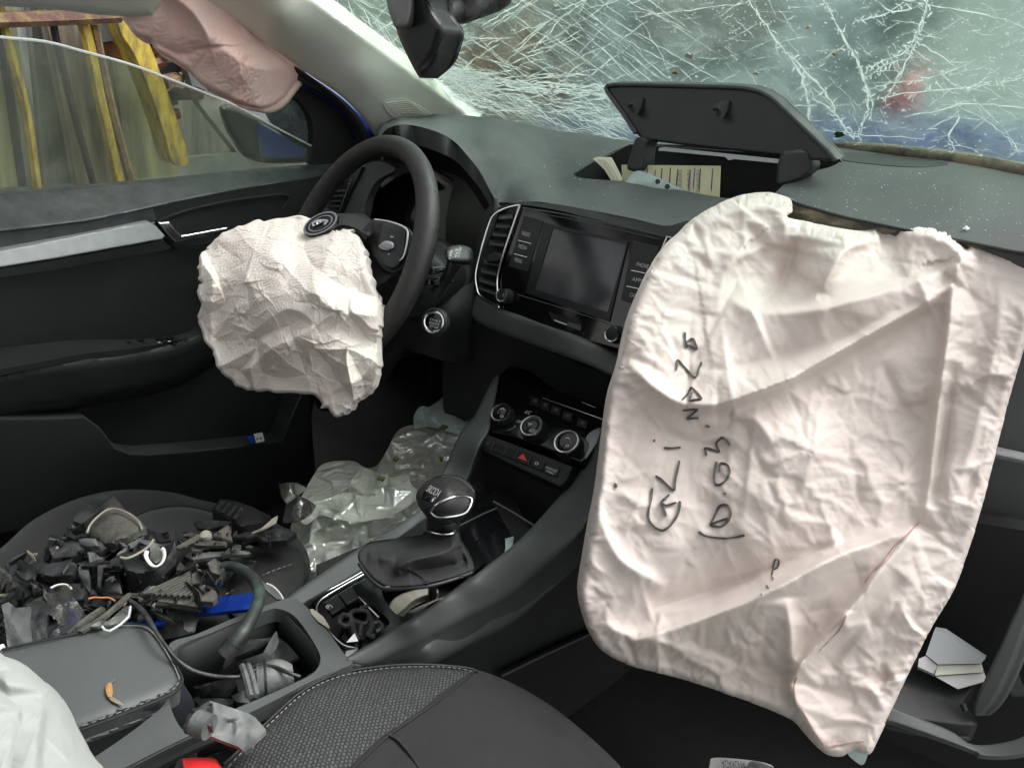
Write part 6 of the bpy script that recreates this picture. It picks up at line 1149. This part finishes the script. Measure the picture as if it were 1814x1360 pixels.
tag(shard('black_wedge', '940,325 980,330 1045,352 1045,378 1010,380 960,350', [.40, .405], 'rubber', None, None, .006, .003), 'small black curved scrap alone on the bare seat cloth', S_)
shard('black_fold', '1110,340 1200,325 1330,335 1310,350 1200,380 1130,370', [.40, .41], 'sharddark', 'black folded sliver in front of the ribbed block', S_, .006)
shard('white_arc', '1436,400 1500,372 1560,320 1590,300 1580,340 1500,385 1450,404', [.42, .43], 'beige', 'thin white curved sliver at the edge of the clear bag', S_, .002)
shard('clear_flap', '1598,118 1640,112 1700,112 1755,140 1690,190 1640,225 1612,190', [.40, .44, .43], 'clearshard', 'dark clear plastic flap standing at the left of the clear bag', S_, .003, .010)
shard('silver_wrapper', '1640,240 1700,180 1760,205 1812,240 1770,300 1700,330 1620,340', [.40, .43, .42], 'lens', 'shiny silver wrapper on the left edge of the clear bag', 'wrapper', .003, .012, 8)
shard('tangle', '1480,400 1560,380 1640,370 1700,400 1640,440 1540,450 1480,430', [.39, .40], 'sharddark', 'black crumpled tangle below the silver wrapper', S_, .01, .014, 7)
# grille piece with its ribs
gp = thing('grille_piece', 'muddy ribbed grille fragment with a rounded tab above the blue shard', 'grille fragment', W(*Z1('1000,800')[0], ('z', .39)))
shard('frame', '1100,640 1130,605 1152,610 1160,690 1240,730 1245,770 1220,795 1150,790 1140,826 1040,810 900,790 800,792 780,770 860,740 980,752 1090,760 1105,700', [.43, .44, .43, .42], 'shardmud', None, None, .008, .003, 8, gp)
for k in range(9):
    a = (880+k*24, 742+k*2); b = (940+k*21-4*k, 690-k*9); tube('rib', [W(*q, ('z', .435)) for q in Z1('%g,%g %g,%g' % (820+k*34, 752+k*1.5, 1090+k*2, 628+k*15))], .0022, M['shardmud'], gp, seg=5, sm=1)
shard('bracket', '800,792 900,790 1040,812 1140,828 1130,880 1112,950 1085,968 1060,955 1030,905 900,880 840,850', [.415, .42, .40], 'shardgrey', 'grey sheet bracket hanging below the grille fragment', 'bracket', .005, .004, 9)
shard('blue_shard', '1120,850 1150,800 1260,766 1450,742 1462,780 1440,835 1300,850 1200,862 1130,864', [.405, .41, .40], 'blue', 'bright blue painted body shard beside the hose', 'painted shard', .005, .002, 10)
shard('blue_shard', '1165,680 1220,668 1276,680 1240,712 1180,706', [.415, .42], 'blue', 'small blue painted flake behind the grille fragment', 'painted shard', .004, .004, 8)
shard('blue_shard', '700,905 800,890 860,885 980,850 1030,840 1020,890 900,930 820,930 720,925', [.40, .41], 'blue', 'dark blue painted strip under the grey bracket', 'painted shard', .004, .004, 9)
shard('black_tray', '900,960 960,905 1050,900 1060,955 1120,970 1000,1000 930,1012', [.39, .40], 'rubber', 'black padded scrap wedged behind the tray rim', S_, .02, .004)
# hose and cable
hs_ = thing('hose', 'thick black hose curving from the debris down into the tray', 'hose', W(*Z1('1290,1090')[0], ('z', .40)))
tube('hose_body', [W(*q[0], ('z', q[1])) for q in zip(Z1('1282,592 1340,592 1400,620 1450,662 1482,720 1484,790 1450,870 1400,960 1350,1020 1290,1090'), (.44, .445, .45, .455, .46, .462, .462, .46, .455, .445))], [.0062, .0064, .0068, .007, .007, .0072, .0072, .0076, .008, .0085], M['hose'], hs_, seg=14)
tube('hose_end', [W(*q, ('z', z)) for q, z in zip(Z1('1345,1025 1288,1094'), (.456, .445))], .0094, M['sharddark'], hs_, seg=14, sm=1)
shard('hose_clamp', '1190,570 1230,545 1270,570 1290,610 1260,640 1210,625', [.44, .445], 'shardmud', None, None, .014, .008, 6, hs_)
tag(tube('cable', [W(*q[0], ('z', q[1])) for q in zip(Z1('620,770 700,775 760,800 820,850 860,910 900,975 960,1060 1020,1130 1100,1185 1200,1215 1300,1225 1390,1222 1440,1200 1500,1165 1580,1170 1650,1200 1720,1225'), (.45, .455, .46, .465, .468, .47, .466, .455, .445, .435, .425, .42, .42, .42, .42, .42, .415))], [.0020, .0024, .0030, .0030, .0030]+[.0022]*12, M['sharddark'], None, seg=8), 'thin black cable running over the armrest corner into the tray', 'cable')
tag(tube('copper_wire', [W(*q, ('z', .452)) for q in Z1('508,778 540,770 580,772 625,772 660,790')], .0012, M['copper'], None, seg=6), 'short bare orange wire end sticking out left of the cable', 'wire')
# front-left heap
shard('mirror_fragment', '580,930 640,890 720,818 748,822 742,870 700,910 630,964 600,950', [.455, .46, .465], 'clearshard', 'broken clear lens plate with white edges on the armrest edge', 'lens shard', .004, .005, 7)
tag(tube('lens_edge', [W(*q, ('z', .466)) for q in Z1('585,935 600,955 630,962 690,925 738,880 748,822')], .0013, M['crackm'], None, seg=6, sm=1), 'bright white broken edge of the clear lens plate', 'lens edge')
for i, (s, m, lb) in enumerate((('380,972 500,870 580,820 600,830 500,900 400,980', 'shardmud', 'long muddy olive strip left of the broken lens plate'), ('440,960 600,860 730,745 750,740 700,800 600,880 470,966', 'shardmud', 'second olive strip, closest to the broken lens plate'), ('500,940 580,900 620,905 560,935', 'lens', 'small shiny sliver between the olive strips and lens plate'))):
    shard('strip', s, [.46, .465], m, lb, S_, .004, .004)
shard('reflector', '276,730 330,700 400,695 410,740 430,780 480,840 460,900 420,960 330,990 270,1000 280,860', [.43, .44, .45], 'lens', 'crumpled silver headlamp reflector behind the armrest', 'reflector', .01, .02, 7)
tag(tube('curved_reflector_strip', [W(*q, ('z', .452)) for q in Z1('290,716 330,698 380,696 410,720')], .0012, M['white'], None, seg=6), 'thin white rim over the silver reflector', 'rim')
shard('dark_bowl', '330,760 400,690 470,690 500,740 490,790 430,800 380,780', [.43, .44], 'rubber', 'black bowl between the reflector and the grey box', S_, .02, .006, edge=(8, .01))
shard('grey_shard', '8,812 50,795 90,830 172,822 165,900 180,1020 120,1052 45,1064 30,950 20,870', [.45, .44, .45], 'shardgrey', 'torn grey sheet at the far left beside the armrest', S_, .004, .006, 9)
shard('grey_shard', '150,810 200,780 268,750 276,800 270,900 262,1000 190,1025 170,930', [.445, .45, .44], 'sharddark', 'dark upright sheet between the torn grey sheet and reflector', S_, .004, .006, 9)
shard('grey_shard', '100,560 120,550 210,600 190,660 150,672 90,640', [.42, .43], 'shardgrey', 'grey curled flap at the left rim of the debris', S_, .005, .008, 8)
shard('black_trim', '0,730 100,690 250,650 380,640 440,660 400,700 260,730 90,790 0,800', [.41, .42], 'rubber', 'long black trim strip across the left of the heap', S_, .012, .006, 9)
shard('black_trim', '180,560 280,575 400,560 440,580 420,640 300,650 180,620', [.42, .425], 'sharddark', 'dark trim piece under the smooth duct', S_, .012, .006, 9)
shard('clip_piece', '0,1040 20,1035 28,1050 0,1070', [.462, .462], 'white', 'tiny white clip at the far left edge on the armrest rim', 'clip', .004, .001, 6)
shard('bent_metal', '1480,650 1520,690 1560,690 1600,740 1625,780 1590,780 1540,740 1500,700', [.40, .41], 'shardgrey', 'bent grey strip with a bright edge between the seat and tray', S_, .004, .003, 7)
tag(tube('bent_edge', [W(*q, ('z', .415)) for q in Z1('1530,690 1570,710 1605,745 1625,780')], .0011, M['white'], None, seg=6), 'white edge of the bent strip by the tray corner', 'edge strip')
# small nondescript fragments
rgd = random.Random(19); zone = Z1('0,620 160,480 420,350 700,400 1000,400 1300,370 1560,420 1480,560 1300,640 1100,820 900,900 600,880 300,900 0,1010')
zn = np.array(zone); cnt = 0
LM_ = [(60, 1090, 'by the torn grey sheet'), (120, 1020, 'by the black trim strip'), (180, 985, 'by the grey box'), (255, 985, 'by the lamp cup'), (310, 1040, 'by the grille fragment'), (400, 985, 'by the stack of laths'), (330, 955, 'behind the blades'), (440, 1000, 'by the hose')]
while cnt < 245:
    u, v = rgd.uniform(0, 490), rgd.uniform(922, 1130)
    if not inside(np.array([(u, v)]), zn)[0]: continue
    n = rgd.randint(3, 6); s = rgd.uniform(4, 19) if cnt < 170 else rgd.uniform(18, 38); st = rgd.uniform(.12, .6); a0 = rgd.uniform(0, 3.1)
    P = []
    for k in range(n):
        a = 6.283*k/n+rgd.uniform(-.4, .4); r = s*rgd.uniform(.6, 1.2); x, y = r*math.cos(a), r*st*math.sin(a); P.append((u+x*math.cos(a0)-y*math.sin(a0), v+(x*math.sin(a0)+y*math.cos(a0))*.7))
    z = .405+rgd.uniform(0, .03)
    cc_ = np.array([W(p[0], p[1], ('z', z+rgd.uniform(-.018, .018))) for p in P]); th = rgd.uniform(.002, .005)
    mk = rgd.choice(['sharddark']*6+['shardgrey']*3+['shardmud', 'shardmud', 'rubber', 'clearshard', 'clearshard', 'beige', 'lens']); mm = M[mk]; cu_, cv2 = u, v; dw_ = {'sharddark': 'black', 'shardgrey': 'grey', 'shardmud': 'muddy', 'rubber': 'dull black', 'clearshard': 'clear', 'beige': 'pale', 'lens': 'silvery'}[mk]; pl2 = min(LM_, key=lambda q: (q[0]-u)**2+(q[1]-v)**2)[2]; sz_ = 'long thin' if st < .28 and s > 10 else ('tiny' if s < 8 else 'small')
    m_ = len(P); V = list(cc_)+[q-np.array([0, 0, th]) for q in cc_]
    o = mesh_obj('plastic_shard', V, [list(range(m_))[::-1], list(range(m_, 2*m_))]+[[i, (i+1) % m_, (i+1) % m_+m_, i+m_] for i in range(m_)], mm, None, 0)
    bm = bmesh.new(); bm.from_mesh(o.data); bmesh.ops.recalc_face_normals(bm, faces=bm.faces); bm.to_mesh(o.data); bm.free()
    tag(o, '%s %s plastic splinter in the debris heap %s' % (sz_, dw_, pl2), 'plastic shard', 'splinters in the debris heap'); cnt += 1
_by = {}
for o in [q for q in bpy.data.objects if q.get('group') == 'splinters in the debris heap']: _by.setdefault(o['label'], []).append(o)
for lb_, L_ in _by.items():
    if len(L_) > 1:
        L_.sort(key=lambda q: q.location.x)
        for q, w_ in zip(L_, (['leftmost', 'rightmost'] if len(L_) == 2 else ['leftmost', 'second from left', 'third from left', 'fourth from left', 'fifth from left', 'sixth from left', 'seventh from left', 'eighth from left', 'ninth from left', 'tenth from left', 'eleventh from left', 'twelfth from left'])): q['label'] = w_+' '+lb_.replace('plastic splinter', 'splinter')
# ---------------------------------------------------------------- things in the tray
def Z3(s): return [(x/2.834, 1040+y/2.834) for x, y in pp(s)]
shard('curved_flap', Z3('1100,420 1200,370 1320,330 1370,240 1388,218 1396,260 1380,300 1330,350 1220,400 1120,432'), [.40, .43, .44], 'shardgrey', 'long curved grey flap lying in the tray under the hose', S_, .004, .002, 8)
shard('curved_flap', Z3('1150,290 1240,260 1330,256 1360,250 1290,300 1180,350 1120,400'), [.40, .42], 'sharddark', 'dark rear flap under the long curved flap in the tray', S_, .004, .002, 8)
shard('flat_shard', Z3('1250,400 1330,340 1390,300 1400,250 1450,290 1500,350 1420,392 1330,400'), [.37, .39, .38], 'shardgrey', 'broad flat shard with a square end in the tray', S_, .004, .002, 8)
cn = thing('connector', 'grey ribbed cable connector at the front of the tray', 'connector', W(*Z3('1340,500')[0], ('z', .38)))
tube('barrel', [W(*q, ('z', .40)) for q in Z3('1270,480 1340,465 1420,450 1470,440')], [.020, .021, .019, .012], M['shardgrey'], cn, seg=16)
for k in range(4): tube('barrel_rib', [W(*q, ('z', .4)) for q in Z3('%g,%g %g,%g' % (1290+k*36, 476-k*8, 1302+k*36, 474-k*8))], .0225-.0012*k, M['sharddark' if k % 2 else 'shardgrey'], cn, seg=16, sm=1)
tube('clip_ladder', [W(*q, ('z', .425)) for q in Z3('1215,392 1235,450 1260,550')], .0035, M['shardgrey'], cn, seg=6); tube('clip_ladder', [W(*q, ('z', .425)) for q in Z3('1245,385 1265,450 1290,545')], .0035, M['shardgrey'], cn, seg=6)
for k in range(5): tube('clip_rung', [W(*q, ('z', .425)) for q in Z3('%g,%g %g,%g' % (1218+k*9, 400+k*34, 1250+k*9, 394+k*34))], .0025, M['sharddark'], cn, seg=5, sm=1)
for i, (s, z, m, lb) in enumerate((('1000,520 1080,470 1180,455 1190,490 1150,550 1060,545', .375, 'sharddark', 'dark glossy piece left of the connector in the tray'), ('960,500 1040,480 1080,470 1010,510', .38, 'sharddark', 'thin black sliver at the left end of the tray'), ('1160,545 1230,510 1260,550 1250,580 1190,575', .39, 'shardgrey', 'grey lump in front of the connector'), ('970,560 1100,555 1180,560 1160,590 1010,600', .39, 'sharddark', 'black slab at the near edge of the tray'))):
    shard('tray_piece', Z3(s), [z, z+.01], m, lb, S_, .012, .004, 7)
bs_ = thing('grey_shard', 'large torn grey shard with a bolt tube lying over the console edge', S_, W(*Z3('1150,800')[0], ('z', .40)))
shard('plate', Z3('1055,568 1070,572 1130,592 1250,632 1280,650 1332,708 1328,724 1268,776 1266,800 1225,826 1200,800 1120,770 1050,742 1056,690 1060,640'), [.50, .495, .475, .475], 'shardgrey', None, None, .005, .003, 8, bs_)
shard('torn_ear', Z3('962,608 1000,600 1055,565 1058,610 1040,660 1010,665 985,640'), [.485, .495], 'shardmud', None, None, .005, .006, 7, bs_)
tube('bolt_tube', [W(*q, ('z', .498)) for q in Z3('980,676 1020,690 1052,702')], .011, M['shardgrey'], bs_, seg=14, sm=1)
shard('tube_web', Z3('1030,660 1050,590 1064,575 1062,700 1040,690'), [.505, .50], 'sharddark', None, None, .008, .002, 7, bs_)
tag(tube('bolt', [W(*q, ('z', .48)) for q in Z3('925,715 950,700 975,670')], [.004, .006, .009], M['sharddark'], None, seg=10), 'black bolt head poking out left of the large torn shard', 'bolt')
tw = thing('dry_twig', 'curled orange dry leaf scrap on the armrest lid', 'dry leaf', W(200, 1240, ('z', .465)))
ta_ = lambda P, z: [W(u, v, float(FA([(u, v)])[0])-z) for u, v in P]
tube('leaf_blade', ta_(Z3('552,480 548,500 550,530 552,550'), .004), [.0016, .0030, .0028, .0014], M['leafbrown'], tw, seg=6, flat=.4); tube('leaf_tip', ta_(Z3('552,550 575,566 600,580 622,588'), .003), [.0016, .0022, .0014, .0005], M['wood'], tw, seg=6, flat=.4); tube('leaf_stem', ta_(Z3('552,480 565,472 577,460'), .003), .0009, M['shardgrey'], tw, seg=5)
# red belt buckle and white cloth in the foreground
bkl = thing('belt_buckle', 'bright red belt buckle button at the bottom edge', 'seat belt buckle', W(350, 1400, ('z', .36)))
skin('button', '322,1345 330,1342 360,1341 380,1343 388,1352 400,1372 396,1400 330,1400 326,1370', '322,1345,z.455 380,1343,z.45 396,1400,z.46', M['red'], bkl, ext=(0, 0, -.02), step=6, sub=1, edge=(5, .004))
skin('buckle_case', '312,1352 322,1344 328,1370 332,1400 300,1420 306,1380', '312,1352,z.452 332,1400,z.452 300,1420,z.452', M['blacks'], bkl, ext=(0, 0, -.03), step=8)
fw = facets((-100, 1180), (160, 1420), 30, 81, 3, 4.)
wcx = skin('white_cloth', '-90,1170 -40,1185 0,1202 28,1226 60,1252 82,1282 100,1318 122,1362 150,1440 -90,1440', '-90,1170,.52 0,1202,.53 60,1252,.54 122,1362,.54 -90,1440,.44 60,1420,.47', M['whitecloth'], None, ext=tuple(MW[:, 2]*.03), step=12, sub=2, edge=(34, .04), h=lambda v, d: fw(v)*.010+creases(v, 14, 5, (-60, 1200), (120, 1400), (30, 90), (.002, .005), (6, 14)), smooth=180)
tag(wcx, 'rounded pale white cloth edge in the bottom left corner', 'cloth')
# packet on the floor
pk = thing('printed_packet', 'white crinkled packet with upside-down black lettering on the floor', 'packet', W(1310, 1360, ('z', .12)))
fk_ = facets((1240, 1320), (1400, 1420), 40, 82, 1, 3.)
skin('packet', '1258,1352 1262,1342 1290,1342 1330,1346 1360,1352 1372,1362 1378,1400 1256,1400', '1258,1345,z.14 1372,1362,z.13 1300,1400,z.13', M['white'], pk, ext=(0, 0, -.006), step=8, sub=1, h=lambda v, d: fk_(v)*.003)
kp = Pl((1258, 1345, ('z', .146)), (1372, 1362, ('z', .136)), (1300, 1400, ('z', .136)))
text_on(kp, 'ANDRADA', 1318, 1348, 1276, 1345, -14, M['print'], pk, .003, 'packet_lettering')
skin('packet_stripe', '1326,1350 1362,1355 1374,1366 1376,1400 1330,1400', '1326,1350,z.146 1374,1366,z.138 1330,1400,z.14', M['shardgrey'], pk, ext=(0, 0, -.003), step=8)
tag(skin('film_scrap', '1502,1334 1518,1326 1534,1318 1538,1328 1534,1346 1528,1354 1518,1350', '1502,1334,.85 1538,1320,.85 1528,1354,.86', M['whitebag'], None, ext=(0, .004, 0), step=5, h=lambda v, d: fk_(v)*.004), 'scrap of torn clear film under the tip of the big airbag', 'film scrap')
# ---------------------------------------------------------------- things around the gear lever
def Z2(s): return [(480+x/3.128, 820+y/3.128) for x, y in pp(s)]
bcl = thing('black_bracket', 'tangled black plastic bracket lying in the console pocket', 'bracket', W(640, 1110, ('z', .40)))
for P, r in (('440,830 470,815 530,820 545,850 520,890 450,870 440,830', .0028), ('450,870 460,930 480,975', .003), ('500,900 490,960', .0028), ('545,850 560,900 540,950 575,960', .0035), ('380,880 400,840 450,860 430,900 400,900 380,880', .0032), ('490,820 500,800 540,790', .0022), ('560,890 600,880 615,910 580,930', .0026)):
    tube('bracket_strut', [W(*q, ('z', .425)) for q in Z2(P)], r, M['sharddark'], bcl, seg=7, sm=2)
shard('bracket_web', Z2('400,880 480,860 560,890 570,950 520,985 440,950'), [.41, .415], 'rubber', None, None, .012, .008, 7, bcl)
shard('paper_triangle', Z2('418,992 462,942 480,985'), [.427, .432, .427], 'white', 'small white paper triangle in the console pocket', 'paper scrap', .001, .0, 6)
shard('dirty_label', Z2('215,808 235,808 290,850 325,905 315,912 260,875 225,835'), [.424, .424], 'beige', 'dirty beige peeling strip at the left edge of the gear surround', 'peeling strip', .002, .002, 6)
shard('clear_tag', Z2('1298,418 1345,405 1340,450 1310,530 1280,540 1300,470'), [.44, .43, .40], 'whitebag', 'small milky plastic tag in the bin ahead of the gear lever', 'tag', .002, .003, 5)
tag(lathe('round_stone', W(*Z2('1165,490')[0], ('z', .385)), np.array([0, 0, 1.]), [(.006, -.003), (.009, .002), (.007, .007), (.002, .009)], M['beige'], None, 12), 'small rounded beige pebble in the bin ahead of the gear lever', 'pebble')
tag(tube('pen', [W(*q, ('z', .395)) for q in Z2('1110,530 1160,515 1230,575')], .0022, M['blue'], None, seg=8, sm=1), 'thin blue pen in the bin ahead of the gear lever', 'pen')
tag(tube('wire', [W(*q, ('z', .39)) for q in Z2('1080,560 1180,520 1270,490 1290,500')], .0014, M['bookgrey'], None, seg=6), 'thin grey wire in the bin ahead of the gear lever', 'wire')
flecks('glass_crumbs', 50, lambda r: W(480+r.uniform(1130, 1300)/3.128, 820+r.uniform(480, 570)/3.128, ('z', .375)), M['beige'], None, .0008, .002, np.array([0, 0, 1.])); bpy.data.objects['glass_crumbs']['kind'] = 'stuff'
# glass crumbs on the dash top
def fcr(r):
    t = r.random()
    if t < .62: u, v = r.uniform(1400, 1830), r.gauss(368, 34)
    elif t < .78: u, v = r.uniform(1470, 1800), r.uniform(285, 345)
    elif t < .9: u, v = r.gauss(1000, 60), r.gauss(300, 22)
    else: u, v = r.uniform(850, 1200), r.uniform(230, 380)
    if not inside(np.array([(u, v)]), np.array(pp('700,222 840,215 1050,246 1110,262 1020,310 1100,330 1280,356 1400,344 1490,290 1640,290 1830,330 1830,440 1740,428 1600,400 1500,380 1380,352 1180,392 950,352 880,350 830,275 770,235')))[0]: return None
    return dtp(u, v, .0045 if v < 435 and u > 1390 else .0015)
cr = flecks('glass_crumbs', 420, fcr, M['crackm'], None, .0004, .0011, np.array([0, -.2, .98]), 9); cr['kind'] = 'stuff'
tag(flecks('glass_chip', 1, lambda r: dtp(1710, 405, .008), M['crackm'], None, .005, .006, np.array([0, -.2, .98]), 2), 'largest white glass chip on the dash above the big airbag', 'glass chip')
